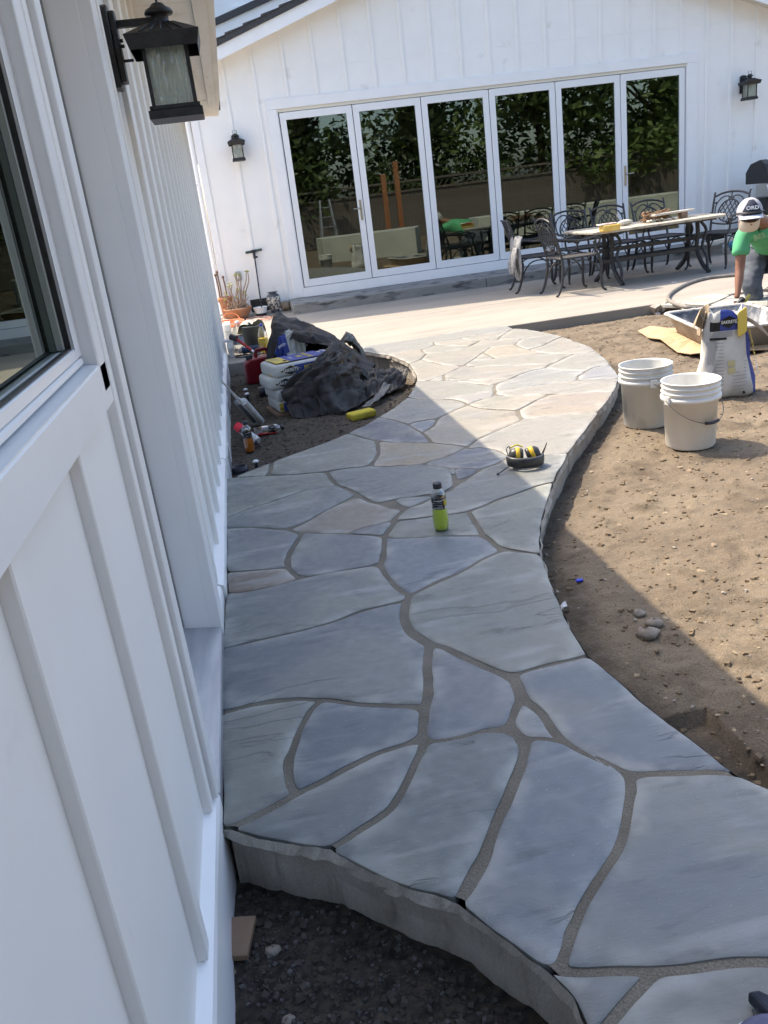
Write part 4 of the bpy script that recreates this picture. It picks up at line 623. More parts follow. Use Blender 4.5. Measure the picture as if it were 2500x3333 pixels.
def lantern(label,loc,rz):
    t=thing('wall_lantern',label,'lantern',loc,rz,'black wall lanterns'); B=M['black']; d=.188
    p=MB(); arch=[(-.055,.114),(.055,.114),(.055,.345)]+[(.055*math.cos(q),.345+.027*math.sin(q)) for q in (.5,1.0,1.57,2.1,2.6)]+[(-.055,.345)]
    p.prism(arch,0.0,.022,'x'); p.prism([(a*.72,.243+(b-.243)*.86) for a,b in arch],.0222,.042,'x'); p.build('back_plate',B,t,False,.003)
    a=MB(); a.box(.042,d-.02,-.012,.012,.300,.322); a.tube([(.042,0,.20),(.075,0,.20)],.005,6); a.tube([(.042,.0,.262),(.052,0,.262)],.006,6); a.tube([(.042,.0,.245),(.054,0,.245)],.006,6); a.build('arm',B,t,False)
    b=MB(); b.box(d-.092,d+.092,-.092,.092,0,.028); b.box(d-.086,d+.086,-.086,.086,.0281,.042); b.build('base',B,t,False,.002)
    for sx in (-1,1):
        for sy in (-1,1): MB().box(d+sx*.071-.006,d+sx*.071+.006,sy*.071-.006,sy*.071+.006,.042,.246).build('post',B,t,False)
    for k in range(4):
        q=MB().box(-.065,.065,.069,.072,.043,.244); q.xf(Matrix.Translation((d,0,0))@Matrix.Rotation(k*math.pi/2,4,'Z')).build('pane',M['seed'],t,False)
    r=MB()
    for z0,h0,z1,h1 in ((.212,.112,.258,.124),(.2581,.124,.2985,.045)):
        A=[(d-h0,-h0,z0),(d+h0,-h0,z0),(d+h0,h0,z0),(d-h0,h0,z0)]; C=[(d-h1,-h1,z1),(d+h1,-h1,z1),(d+h1,h1,z1),(d-h1,h1,z1)]
        if z0<.25:
            r.add(A+C,[(0,1,5,4),(1,2,6,5),(2,3,7,6),(3,0,4,7)])
        else: r.hexa(A,C)
    for k in range(4):
        for o in (-.07,-.035,0,.035,.07):
            e=MB().tube([(.122,o,.262),(.047,o*.36,.2985)],.0028,5); r_=Matrix.Translation((d,0,0))@Matrix.Rotation(k*math.pi/2,4,'Z'); e.xf(r_); r.add(e.v,e.f)
    r.build('roof',B,t,False)
    MB().lathe([(.03,.298),(.034,.30),(.030,.305),(.030,.326),(.047,.328),(.049,.335),(.044,.343),(.028,.352),(.018,.362),(.0,.366)],20,(d,0,0)).build('cap',B,t,False)
    MB().tube([(d,-.026,.35),(d,-.026,.402),(d,.026,.402),(d,.026,.35)],.0035,6).build('hanging_loop',B,t,False)
    MB().lathe([(.022,.246),(.024,.17),(.018,.16),(.0,.158)],12,(d,0,0)).build('socket',B,t,False)
    return t
lantern('large black lantern close to the camera on the left house wall',(-.295,3.35,1.718),0)
lantern('small black lantern left of the folding glass door',(.318,YW-.003,2.148),-math.pi/2)
lantern('black lantern at the far right of the folding glass door',(8.22,YW-.003,2.15),-math.pi/2)
# ---------------------------------------------------------------- garden table and chairs
def chair(label):
    t=thing('patio_chair',label,'chair',(0,0,0),0,'cast metal patio chairs round the table'); m=M['bronze']
    def bk(z): return -.235-.13*max(0,(z-.44))/.48-.02*max(0,(z-.44)/.48)**2   # x of the reclined back at height z
    s=MB(); rim=cr([(.25,-.24,.44),(.255,0,.437),(.25,.24,.44),(0,.265,.44),(-.235,.235,.44),(-.245,0,.44),(-.235,-.235,.44),(0,-.265,.44)],5,True); s.tube(rim,.014,6,closed=True)
    for k in range(-7,8):
        for sg in (-1,1):
            a=Vector((-.24,k*.075-.26*sg,.437)); b=Vector((.25,k*.075+.26*sg,.437)); q=[a.lerp(b,i/20) for i in range(21)]; q=[p for p in q if abs(p.y)<.25]
            if len(q)>1: s.tube([q[0],q[-1]],.0075,5,flat=.6)
    s.build('seat',m,t,False)
    f=MB()
    for sy in (-1,1): f.tube([(bk(z),sy*(.235+.03*(z-.44)),z) for z in (.42,.55,.7,.82,.90,.925)]+[(bk(.93)-.02,sy*.255,.928)],[.016,.016,.015,.014,.014,.013,.010],7)
    f.tube([(bk(z),y,z) for y,z in [(-.245,.875),(-.16,.91),(-.08,.925),(0,.93),(.08,.925),(.16,.91),(.245,.875)]],.014,7)
    f.tube([(bk(z),y,z) for y,z in [(-.235,.55),(-.12,.53),(0,.52),(.12,.53),(.235,.55)]],.012,6); f.build('back_frame',m,t,False)
    g=MB(); ov=[(.0+.155*math.cos(a)*(1-.12*math.sin(a)),.69+.14*math.sin(a)) for a in [i*math.pi/10 for i in range(20)]]
    g.tube([(bk(z),y,z) for y,z in ov],.010,6,closed=True)
    for k in range(-3,4):
        for sg in (-1,1):
            q=[]
            for i in range(17):
                u=i/16; z=.56+.26*u; y=k*.062+sg*(u-.5)*.17
                if (y/.148)**2+((z-.69)/.132)**2<1: q.append((bk(z),y,z))
            if len(q)>1: g.tube(q[::2]+[q[-1]],.0065,5)
    for sy in (-1,1):
        g.tube([(bk(z),sy*y,z) for y,z in cr2([(.0,.83),(.03,.865),(.09,.875),(.16,.84),(.205,.76),(.20,.66),(.165,.62)])],.009,6)
        g.tube([(bk(z),sy*y,z) for y,z in cr2([(.235,.80),(.205,.79),(.20,.77),(.215,.755)])],.008,6); g.ball((bk(.80),sy*.21,.80),.014,8,5)
        g.tube([(bk(z),sy*y,z) for y,z in cr2([(.0,.835),(.03,.83),(.035,.85),(.015,.858)])],.008,6)
    g.tube([(bk(z),0,z) for z in (.83,.93)],.008,6); g.tube([(bk(z),0,z) for z in (.52,.555)],.02,6); g.build('back_lattice',m,t,False)
    for sy in (-1,1):
        a=cr([(bk(.67),sy*.25,.675),(-.15,sy*.275,.655),(0,sy*.285,.635),(.13,sy*.29,.65),(.20,sy*.29,.655),(.24,sy*.288,.62),(.22,sy*.285,.575),(.17,sy*.283,.575),(.165,sy*.283,.605),(.19,sy*.284,.612)],4)
        MB().tube(a,.013,6).build('arm',m,t,False); MB().tube(cr([(.235,sy*.287,.60),(.20,sy*.283,.55),(.19,sy*.275,.50),(.225,sy*.265,.44)],4),.013,6).build('arm_support',m,t,False)
        MB().tube(cr([(.235,sy*.255,.43),(.262,sy*.265,.33),(.255,sy*.265,.18),(.265,sy*.275,.05),(.295,sy*.285,.012),(.31,sy*.287,.018)],4),[.018]*12+[.014]*8+[.012],7).build('leg',m,t,False)
        MB().tube(cr([(-.235,sy*.235,.44),(-.235,sy*.25,.30),(-.265,sy*.26,.14),(-.31,sy*.268,.03),(-.335,sy*.27,.012),(-.345,sy*.27,.02)],4),[.018]*12+[.014]*8+[.012],7).build('leg',m,t,False)
        MB().tube(cr([(.25,sy*.265,.22),(.15,sy*.255,.36),(0,sy*.25,.40),(-.14,sy*.25,.36),(-.25,sy*.256,.20)],4),.009,6).build('brace',m,t,False)
    MB().tube(cr([(-.25,-.255,.20),(-.2,-.15,.34),(-.2,0,.38),(-.2,.15,.34),(-.25,.255,.20)],4),.009,6).build('brace',m,t,False)
    return t
def cr2(P,n=3): return [(p.x,p.y) for p in cr([(a,b,0) for a,b in P],n)]
c0=chair('patio chair nearest the camera, back to the left, seat lit by the sun')
c0.location=(4.165,10.45,0); c0.rotation_euler=(0,0,math.radians(2))
dup(c0,None,(3.985,11.28,0),math.radians(-9),'patio chair at the far left end with a grey hoodie hung over it')
dup(c0,None,(4.72,11.56,0),math.radians(-90),'leftmost of the three patio chairs behind the table')
dup(c0,None,(5.31,11.60,0),math.radians(-91),'middle one of the three patio chairs behind the table')
dup(c0,None,(5.93,11.58,0),math.radians(-89),'rightmost of the three patio chairs behind the table')
dup(c0,None,(6.42,10.95,0),math.radians(211),'sunlit patio chair at the right end of the table facing left')
M['tabletop']=mat('weathered_tabletop',(.40,.35,.27),.75,(.50,.45,.36),9,stain=(.24,.20,.15),ss=14,sf=(.5,.7),bump=.4,bs=80,fine=.12)
TZ=.70
tb=thing('patio_table','long patio table with pale weathered top and dark metal legs','table',(5.3,10.6,0))
FL=at(1950,764,Z=TZ); 
def tl(x,y): # table local -> world; x along the long side
    a=math.radians(1.5); return (4.38+x*math.cos(a)-y*math.sin(a),10.22+x*math.sin(a)+y*math.cos(a))
tp=[]
for cx_,cy_,a0 in ((.12,.12,180),(1.72,.16,270),(1.82,.80,0),(.12,.95,90)):
    for k in range(5):
        q=math.radians(a0+k*22.5); tp.append(tl(cx_+.12*math.cos(q),cy_+.12*math.sin(q)))
MB().prism(tp,TZ-.032,TZ).build('tabletop',M['tabletop'],tb,bevel=.006)
for x in (.42,1.62):
    for sy in (-1,1):
        L=[(x,.54+sy*.10,TZ-.035),(x,.54+sy*.12,.50),(x,.54+sy*.10,.30),(x,.54+sy*.22,.12),(x,.54+sy*.36,.03),(x,.54+sy*.40,.012)]
        MB().tube(cr([(*tl(a,b),c) for a,b,c in L],4),.028,8).build('leg',M['bronze'],tb)
        L=[(x+.0,.54+sy*.14,TZ-.035),(x+.09,.54+sy*.17,.52),(x+.02,.54+sy*.20,.34),(x+.05,.54+sy*.26,.18),(x,.54+sy*.36,.05)]
        MB().tube(cr([(*tl(a,b),c) for a,b,c in L],4),.020,7).build('scroll_leg',M['bronze'],tb)
for y,z in ((.44,.27),(.64,.27),(.54,.40)):
    p=[tl(.30,y-.03),tl(1.75,y-.03),tl(1.75,y+.03),tl(.30,y+.03)]; MB().prism(p,z,z+.05).build('stretcher',M['bronze'],tb,bevel=.004)
MB().prism([tl(.3,.2),tl(1.75,.2),tl(1.75,.88),tl(.3,.88)],TZ-.06,TZ-.033).build('apron',M['bronze'],tb)
# things on the table
def ont(u,v): p=at(u,v,Z=TZ); return p
M['sponge']=mat('yellow_sponge',(.72,.46,.09),.9,(.80,.55,.16),20,bump=.5,bs=120)
M['plasticwrap']=mat('clear_wrap',(.80,.74,.66),.25,(.55,.10,.06),9,fac=(.5,.6))
p=ont(1988,752); sp=thing('sponge_pack','yellow sponge pack with red and clear wrapper on the table','sponges',(p.x,p.y,TZ),math.radians(8))
MB().box(-.11,.13,-.02,.09,.001,.075).build('sponge',M['sponge'],sp,False,.012); MB().box(-.13,.10,.0,.12,.0755,.092).build('wrapper',M['plasticwrap'],sp,False,.006)
M['pale']=mat('pale_cloth',(.62,.58,.47),.8,(.46,.44,.36),8,bump=.4,bs=60)
p=ont(2035,735); gb=thing('gourd_brush','pale oval dried husk with a thin stalk on the table','husk',(p.x,p.y,TZ),math.radians(20))
MB().ball((0,0,.04),.1,14,9,(1.25,.55,.38)).build('body',M['pale'],gb,False); MB().tube([(-.06,.02,.06),(-.10,.05,.13),(-.07,.06,.17)],.005,5).build('stalk',M['chip'],gb,False)
M['bark2']=mat('red_brown_bark',(.17,.075,.035),.9,(.30,.19,.11),14,bump=.8,bs=60)
p=ont(2130,722); bb=thing('bark_bundle','bundle of reddish brown dried bark and roots on the table','bundle',(p.x,p.y,TZ),math.radians(10))
m=MB(); rnd=random.Random(4)
for k in range(46):
    x=rnd.uniform(-.22,.12); y=rnd.uniform(-.08,.1); z=rnd.uniform(.012,.11); q=rnd.uniform(-.5,.5); L=rnd.uniform(.06,.17)
    m.tube(cr([(x,y,z),(x+L*.5*math.cos(q),y+L*.5*math.sin(q),z+rnd.uniform(0,.03)),(x+L*math.cos(q),y+L*math.sin(q),max(.01,z+rnd.uniform(-.03,.02)))],3),[rnd.uniform(.008,.018)]*7,6,flat=.6)
m.build('bark_strips',M['bark2'],bb,False)
m=MB()
for k in range(6): m.ball((-.17+.045*k,-.11+.008*k,.022),.035,8,5,(.7,1,.5))
m.build('pale_pods',M['pale'],bb,False)
m=MB()
for k in range(9): m.tube([(.1,.02,.05),(.2+rnd.uniform(-.03,.05),rnd.uniform(-.04,.08),rnd.uniform(.04,.17))],.004,5)
m.build('twigs',M['chip'],bb,False)
M['bleached']=mat('bleached_board',(.58,.54,.46),.8,(.45,.41,.34),10,stain=(.2,.16,.11),ss=9,sf=(.6,.8),stretch=(.3,2,2))
p=ont(2215,712); wb=thing('board','bleached board raised on a small block at the back of the table','board',(p.x,p.y+.05,TZ),math.radians(14))
MB().box(-.42,.22,-.05,.05,.075,.10).build('plank',M['bleached'],wb,False,.004); MB().box(.02,.12,-.04,.04,.001,.0745).build('block',M['wood'],wb,False,.004)
a=at(2290,788,Y=12.3); b=at(2400,770,Y=12.3); pk=thing('plank','light wooden plank lying against the wall behind the right chair','plank',(a.x,12.25,a.z))
MB().hexa([(a.x-.35,12.2,.135),(b.x+.1,12.2,b.z-.03),(b.x+.1,12.35,b.z-.03),(a.x-.35,12.35,.135)],[(a.x-.35,12.2,.175),(b.x+.1,12.2,b.z+.02),(b.x+.1,12.35,b.z+.02),(a.x-.35,12.35,.175)]).build('plank_body',M['bleached'],pk)
M['bluebag']=mat('blue_plastic',(.05,.22,.36),.35,(.12,.32,.46),12)
a=at(2395,806,Y=12.6); bl=thing('plastic_bag','crumpled blue plastic bag on the patio behind the worker','bag',(a.x,12.6,0))
m=MB().ball((a.x,12.6,.10),.13,12,8,(1,.8,.8)); m.v=[(x+random.gauss(0,.012),y+random.gauss(0,.012),max(.001,z+random.gauss(0,.012))) for x,y,z in m.v]; m.build('crumpled_film',M['bluebag'],bl)
# hoodie over the far left chair
M['hood']=mat('grey_heather_knit',(.20,.195,.19),.95,(.34,.33,.32),26,bump=.6,bs=140,fine=.25)
hd=thing('hoodie','grey heather hoodie hung over the far left patio chair','hoodie',(3.70,11.05,.5))
def drape(name,A,mt,par,th=.015):
    nu=len(A[0]); m=MB(); V=[p for r in A for p in r]; n=len(A)
    m.add(V,[(i*nu+j,i*nu+j+1,(i+1)*nu+j+1,(i+1)*nu+j) for i in range(n-1) for j in range(nu-1)],True)
    o=m.build(name,mt,par); md=o.modifiers.new('s','SOLIDIFY'); md.thickness=th; o.modifiers.new('ss','SUBSURF').levels=1; o.modifiers['ss'].render_levels=1; return o
A=[];rnd=random.Random(9)
for i,(vz,wd,xo) in enumerate(((.72,.10,-.03),(.74,.15,-.06),(.68,.18,-.10),(.56,.20,-.12),(.42,.22,-.12),(.30,.21,-.10),(.22,.15,-.09),(.18,.07,-.08))):
    A.append([(3.71+xo+.03*math.sin(j*2.1+i*.7)+rnd.gauss(0,.007),10.98+wd*(j/8-.5)*2+.02*math.sin(i),vz-.03*abs(j/8-.5)+.02*math.sin(j*1.7)) for j in range(9)])
drape('cloth_body',A,M['hood'],hd)
A=[]
for i,(vz,wd,xo) in enumerate(((.62,.05,-.14),(.55,.09,-.17),(.44,.11,-.19),(.34,.11,-.19),(.26,.07,-.17))):
    A.append([(3.70+xo+.025*math.sin(j*1.4+i),10.86+wd*(j/6-.5)*2+.015*i,vz+.012*math.sin(j*2)) for j in range(7)])
drape('sleeve',A,M['hood'],hd,.02)
# grill at the right edge
M['steel']=mat('brushed_steel',(.55,.53,.49),.32,metal=.85)
gp=at(2486,676,Y=12.5); gr=thing('barbecue_grill','black and steel barbecue grill cut off by the right edge','grill',(gp.x,12.6,0))
gx=gp.x-.06
MB().box(gx,gx+1.1,12.35,12.9,.05,.72).build('cabinet',M['black'],gr,bevel=.01)
MB().hexa([(gx-.02,12.22,.74),(gx+1.15,12.22,.74),(gx+1.15,12.6,.74),(gx-.02,12.6,.74)],[(gx-.02,12.32,.92),(gx+1.15,12.32,.92),(gx+1.15,12.6,.92),(gx-.02,12.6,.92)]).build('control_panel',M['steel'],gr,bevel=.008)
for k in range(4):
    x=gx+.12+.22*k; MB().tube([(x,12.262,.83),(x,12.21,.815)],.03,12).build('knob',M['black'],gr)
lp=[(12.30,.93),(12.92,.93),(12.92,1.10),(12.80,1.22),(12.55,1.27),(12.40,1.20),(12.31,1.05)]
MB().prism(lp,gx+.12,gx+1.02,'x').build('lid',mat('cream_enamel',(.66,.61,.50),.35),gr,bevel=.02,seg=2); MB().prism([(y,z) for y,z in lp],gx+.0,gx+.119,'x').build('lid_end',M['black'],gr,bevel=.01)
MB().tube([(gx+.02,12.24,1.06),(gx+1.1,12.24,1.06)],.016,8).build('lid_handle',M['steel'],gr)
# foundation vents and outlet on the far wall
def vent(x0,x1,z0,z1,label):
    v=thing('foundation_vent',label,'vent',((x0+x1)/2,YW,z0)); MB().box(x0,x1,YW-.02,YW-.013,z0,z1).build('frame',M['black'],v)
    m=MB(); n=int((x1-x0)/.03)
    for i in range(n): m.box(x0+.01+i*.03,x0+.016+i*.03,YW-.026,YW-.0205,z0+.01,z1-.01)
    m.build('grille',M['bronze'],v)
vent(.135,.42,.02,.205,'dark foundation vent behind the white pot'); vent(7.62,7.95,.05,.22,'dark foundation vent behind the right patio chair'); vent(8.08,8.36,.05,.26,'dark foundation vent at the far right of the wall')
ou=thing('outlet_cover','grey weatherproof outlet cover low on the far wall','outlet',(.02,YW,.50)); MB().box(-.025,.065,YW-.05,YW-.0005,.505,.645).build('cover',mat('grey_plastic',(.36,.36,.36),.4),ou,bevel=.02,seg=2); MB().box(.005,.038,YW-.056,YW-.0505,.545,.595).build('window',M['vinyl'],ou)
# ---------------------------------------------------------------- pots by the far wall
M['terra']=mat('terracotta',(.36,.15,.075),.85,(.44,.21,.11),9,stain=(.50,.36,.26),ss=6,sf=(.58,.8),bump=.2,bs=70)
M['soil']=mat('potting_soil',(.12,.09,.06),.95,(.30,.24,.17),40,bump=.8,bs=80)
M['stem']=mat('woody_stem',(.40,.30,.22),.8,(.28,.2,.14),30); M['succ']=mat('succulent_leaf',(.30,.36,.08),.45,(.42,.40,.10),20)
p=at(744,1037,Z=0); pt=thing('flowerpot','tall terracotta flowerpot with two knobbed stems at the wall corner','flowerpot',(p.x,p.y+.09,0))
MB().lathe([(.068,0),(.092,.24),(.094,.245),(.108,.247),(.113,.31),(.100,.312),(.093,.25),(.08,.24)],28).build('pot',M['terra'],pt,False)
MB().lathe([(.092,.245),(.0,.25)],24).build('soil',M['soil'],pt,False)
for x,y,h in ((-.045,0,.68),(.03,-.02,.60),(-.075,.02,.64)):
    MB().tube(cr([(x,y,.24),(x+.008,y,.42),(x-.004,y,h)],4),.011,7).ball((x-.004,y,h),.021,10,7).build('stem',mat('brown_stem',(.16,.09,.06),.7) if 'bs' not in M else M['bs'],pt,False)
p=at(778,1040,Z=0); bw=thing('flowerpot','wide low terracotta bowl planted with leggy yellow green succulents','flowerpot',(p.x+.01,p.y+.16,0))
MB().lathe([(.11,0),(.17,.06),(.205,.135),(.215,.15),(.205,.155),(.195,.14)],36).build('bowl',M['terra'],bw,False); MB().lathe([(.196,.135),(.1,.15),(.0,.155)],24).build('soil',M['soil'],bw,False)
m=MB();lf=MB(); rnd=random.Random(12)
heads=[(-.15,.38,-.03),(-.12,.34,.0),(-.085,.46,.02),(-.06,.50,-.02),(-.03,.47,.01),(.04,.60,.0),(.06,.62,.03),(.10,.61,-.02),(.11,.58,.03),(.05,.40,-.04),(.13,.36,-.03),(.15,.30,.02),(.21,.64,.0),(.235,.63,.02),(-.17,.28,.02),(.0,.30,-.05)]
for x,z,y in heads:
    bx_=x*.45+rnd.uniform(-.02,.02); q=cr([(bx_,y*.6,.14),(bx_+(x-bx_)*.3+rnd.uniform(-.03,.03),y,.14+(z-.14)*.4),(x+rnd.uniform(-.03,.02),y,.14+(z-.14)*.75),(x,y,z)],4); m.tube(q,[.011-.0004*i for i in range(len(q))],6)
    for k in range(9):
        a=k*.7; r=.036 if z>.4 else .026; c=Vector((x,y,z)); d=Vector((math.cos(a)*r,math.sin(a)*r,.016+.006*(k%3))); s_=Vector((-math.sin(a),math.cos(a),0))*.012
        lf.add([c,c+d*.6+s_,c+d,c+d*.6-s_],[(0,1,2,3)],True)
for k in range(22):
    x=rnd.uniform(-.13,.13); m.tube(cr([(x,rnd.uniform(-.06,.06),.145),(x+rnd.uniform(-.05,.05),rnd.uniform(-.08,.08),.18),(x+rnd.uniform(-.09,.09),rnd.uniform(-.09,.09),rnd.uniform(.16,.30))],3),.006,5)
m.build('stems',M['stem'],bw,False); lf.build('leaf_rosettes',M['succ'],bw,False)
p=at(852,1028,Z=0); wp=thing('pot','small white enamel pot with a black lower band','pot',(p.x,p.y+.08,0))
MB().lathe([(.075,0),(.085,.035)],28).lathe([(.0,.001),(.075,.001)],28).build('lower_band',M['black'],wp,False); MB().lathe([(.085,.0352),(.105,.115),(.112,.122),(.102,.122),(.08,.05),(0,.045)],28).build('bowl',M['vinyl'],wp,False); MB().tube([(.11,-.02,.11),(.16,-.02,.115)],.009,6).build('handle',M['black'],wp,False)
b0=Vector((p.x+.02,p.y+.09,.06)); t0=at(826,818,Y=YW-.05); tt=thing('post_hole_tool','black T handled rod tool leaning on the far wall','tool',b0)
MB().tube([b0,b0.lerp(t0,.985)],.010,8).build('rod',M['black'],tt); MB().tube([t0+Vector((-.125,0,-.005)),t0+Vector((-.03,0,.0))],.018,8).build('grip',mat('green_grip',(.05,.075,.06),.6),tt); MB().tube([t0+Vector((.03,0,.004)),t0+Vector((.125,0,.012))],.018,8).build('grip',mat('green_grip2',(.05,.075,.06),.6),tt)
MB().tube([t0+Vector((-.035,0,0)),t0+Vector((.035,0,.004))],.021,8).tube([t0+Vector((0,0,0)),t0.lerp(b0,.12)],.019,8).tube([t0.lerp(b0,.1)+Vector((.0,0,0)),t0.lerp(b0,.1)+Vector((.045,-.01,0))],.014,8).build('clamp',M['black'],tt)
p=at(898,1018,Z=0); va=thing('vase','patterned cream and charcoal ceramic vase beside the step','vase',(p.x,p.y+.08,0))
M['vase']=mat('patterned_glaze',(.08,.08,.09),.3,(.55,.50,.42),34,nd=1,fac=(.48,.52)); M['glaze']=mat('dark_glaze',(.06,.065,.08),.3)
MB().lathe([(.065,0),(.07,.012),(.063,.03),(.075,.05)],28).lathe([(.098,.235),(.09,.255),(.062,.275),(.058,.285),(.078,.295),(.080,.302),(.06,.30),(.05,.27)],28).build('rim_and_foot',M['glaze'],va,False)
MB().lathe([(.075,.0502),(.092,.10),(.104,.16),(.105,.20),(.098,.2348)],28).build('belly',M['vase'],va,False)
p=at(932,1012,Z=0); bs_=thing('stone_block','rough brown stone wedged between the vase and the step','stone',(p.x,p.y+.06,0)); m=MB().ball((0,0,.07),.085,12,8,(1,.9,.85)); m.v=[(x+random.gauss(0,.007),y+random.gauss(0,.007),max(0,z+random.gauss(0,.006))) for x,y,z in m.v]; m.build('rock',mat('brown_rock',(.20,.15,.105),.9,(.30,.25,.19),14,bump=.7,bs=50),bs_,False)
M['orange']=mat('orange_cord',(.72,.19,.06),.5); M['redcord']=mat('red_rope',(.55,.09,.05),.6,(.75,.55,.45),60)
p=at(760,1062,Z=0); cd=thing('extension_cord','coiled orange extension cord on the sunny patio below the pots','cord',(p.x,p.y,0)); m=MB(); rnd=random.Random(3)
pts=[]
for k in range(110):
    a=k*.37; r=.20+.07*math.sin(k*.31)+rnd.uniform(-.012,.012); pts.append((p.x-.06+r*math.cos(a),p.y+.1+r*1.5*math.sin(a),.008+.035*k/110))
m.tube(cr(pts,2),.0065,5); m.tube(cr([(p.x+.14,p.y+.1,.02),(p.x+.30,p.y+.18,.007),(p.x+.52,p.y+.38,.007),(p.x+.66,p.y+.55,.007)],6),.006,5); m.tube(cr([(p.x-.2,p.y+.3,.03),(p.x-.08,p.y+.36,.14),(p.x+.06,p.y+.34,.12),(p.x+.12,p.y+.22,.03)],6),.006,5); m.build('cable',M['orange'],cd)
a=at(800,1040,Z=0); b=at(880,1034,Z=0); rp=thing('rope','thin red and white rope lying on the patio below the white pot','rope',((a.x+b.x)/2,(a.y+b.y)/2,0)); MB().tube(cr([(a.x,a.y,.006),((a.x+b.x)/2,a.y+.10,.006),(b.x,b.y,.006),(b.x-.05,b.y-.25,.006),(a.x+.15,a.y-.12,.006)],6),.006,5).build('strand',M['redcord'],rp)

# ---------------------------------------------------------------- planting bed: bags, tarp, bottles, tools
M['bagwhite']=mat('paper_bag_white',(.55,.55,.52),.7,(.46,.46,.43),12,bump=.5,bs=35); M['bagblue']=mat('bag_blue_print',(.035,.055,.24),.6,(.045,.07,.30),20); M['bagyellow']=mat('bag_yellow_print',(.62,.46,.08),.6)
M['ink']=mat('black_ink',(.012,.012,.014),.6); M['inkw']=mat('white_ink',(.70,.70,.66),.6); M['inkg']=mat('grey_ink',(.25,.25,.26),.6); M['tan']=mat('tan_ink',(.45,.36,.20),.6)
def decal(name,pts,mt,par,lift):
    "thin printed patch: pts in bag-face coordinates already placed in 3-D"
    m=MB(); m.add(pts,[tuple(range(len(pts)))]); o=m.build(name,mt,par,False); return o
def pillow(L,W,H,seed):
    m=MB(); nx,ny=14,10; rnd=random.Random(seed); V=[];F=[]
    def P(a,b,top):
        x=(a*2-1);y=(b*2-1); ex=1-abs(x)**6; ey=1-abs(y)**6; hh=(max(ex,0)**.35)*(max(ey,0)**.35)
        return (x*L/2*(1-.03*abs(y)**3),y*W/2*(1-.05*abs(x)**3),(H/2)*hh*(1 if top else -1)+rnd.gauss(0,.0012)*(1 if top else .3))
    for top in (1,0):
        o=len(V); V+=[P(i/nx,j/ny,top) for i in range(nx+1) for j in range(ny+1)]
        for i in range(nx):
            for j in range(ny):
                q=(o+i*(ny+1)+j,o+(i+1)*(ny+1)+j,o+(i+1)*(ny+1)+j+1,o+i*(ny+1)+j+1); F.append(q if top else q[::-1])
    return m.add(V,F,True)
def mortar_bag(label,loc,rz,seed,flip=False):
    t=thing('mortar_bag',label,'bag',loc,rz,'stacked bags of mortar mix'); L,W,H=.58,.36,.098
    b=MB(); b.box(-L/2,L/2,-W/2,W/2,0,H); o=b.build('sack',M['bagwhite'],t,False,.026,3)
    for q in o.data.vertices:
        x,y,z=q.co; q.co.z=z+.006*math.sin(x*14+seed)*math.sin(y*11+seed*2)+(.006 if z>.05 else 0)*(1-(2*x/L)**2); q.co.y=y+.004*math.sin(x*19+seed)
    for p in o.data.polygons: p.use_smooth=True
    y=-W/2-.0055; sg=-1 if flip else 1
    X=lambda x: sg*x
    def side(name,x0,x1,z0,z1,mt,k): 
        a,c=sorted((X(x0),X(x1))); MB().box(a,c,y-.0006*k,y-.0006*k+.0003,z0,z1).build(name,mt,t,False)
    side('blue_print',-.12,.25,.016,.082,M['bagblue'],1); 
    c=X(-.155); MB().prism([(c-.092,.049),(c,.011),(c+.092,.049),(c,.087)],y-.0018,y-.0012,'y').build('emblem_border',M['tan'],t,False)
    MB().prism([(c-.084,.049),(c,.0145),(c+.084,.049),(c,.0835)],y-.0030,y-.0020,'y').build('emblem',M['ink'],t,False)
    R=Matrix.Rotation(math.pi/2,4,'X')
    if flip: R=R@Matrix.Rotation(math.pi,4,'Z')
    text('lettering','SAKRETE',.036,M['inkw'],t,Matrix.Translation((c,y-.0036,.049))@R,bold=.0006,sx=.92)
    text('lettering','MORTAR MIX' if not flip else 'MIX',.05,M['bagyellow'],t,Matrix.Translation((X(.095),y-.0018,.049))@R,bold=.001,sx=.9)
    side('yellow_print',.252,.285,.016,.082,M['bagyellow'],1)
    text('lettering','80',.03,M['ink'],t,Matrix.Translation((X(.268),y-.0016,.04))@R)
    zt=H+.0125
    MB().box(-.25,-.135,-.14,.14,zt-.001,zt).build('yellow_print',M['bagyellow'],t,False); MB().box(-.134,.17,-.14,.14,zt-.001,zt).build('blue_print',M['bagblue'],t,False)
    T=Matrix.Rotation(-math.pi/2,4,'Z')
    text('lettering','MORTAR',.06,M['bagyellow'],t,Matrix.Translation((.055,0,zt+.0012))@T,bold=.001,sx=.95); text('lettering','MIX',.06,M['bagyellow'],t,Matrix.Translation((-.012,0,zt+.0012))@T,bold=.001); text('lettering','TYPE S',.034,M['inkw'],t,Matrix.Translation((-.085,0,zt+.0012))@T)
    text('lettering','80',.05,M['ink'],t,Matrix.Translation((-.16,-.08,zt+.0012))@T)
    for k in range(6): MB().box(-.235+.012*k,-.232+.012*k,-.01,.12,zt+.0006,zt+.0009).build('print_line',M['inkg'],t,False)
    c=.225; MB().prism([(c,-.13),(c+.05,0),(c,.13),(c-.05,0)],zt,zt+.001,'z').build('emblem',M['inkg'],t,False); MB().prism([(c,-.115),(c+.043,0),(c,.115),(c-.043,0)],zt+.0012,zt+.0018,'z').build('emblem_field',M['bagblue'],t,False)
    text('lettering','SAKRETE',.042,M['inkw'],t,Matrix.Translation((c,0,zt+.0024))@T)
    return t
sx0,sy0=.385,6.82; rz=math.radians(12)
bz=-.115
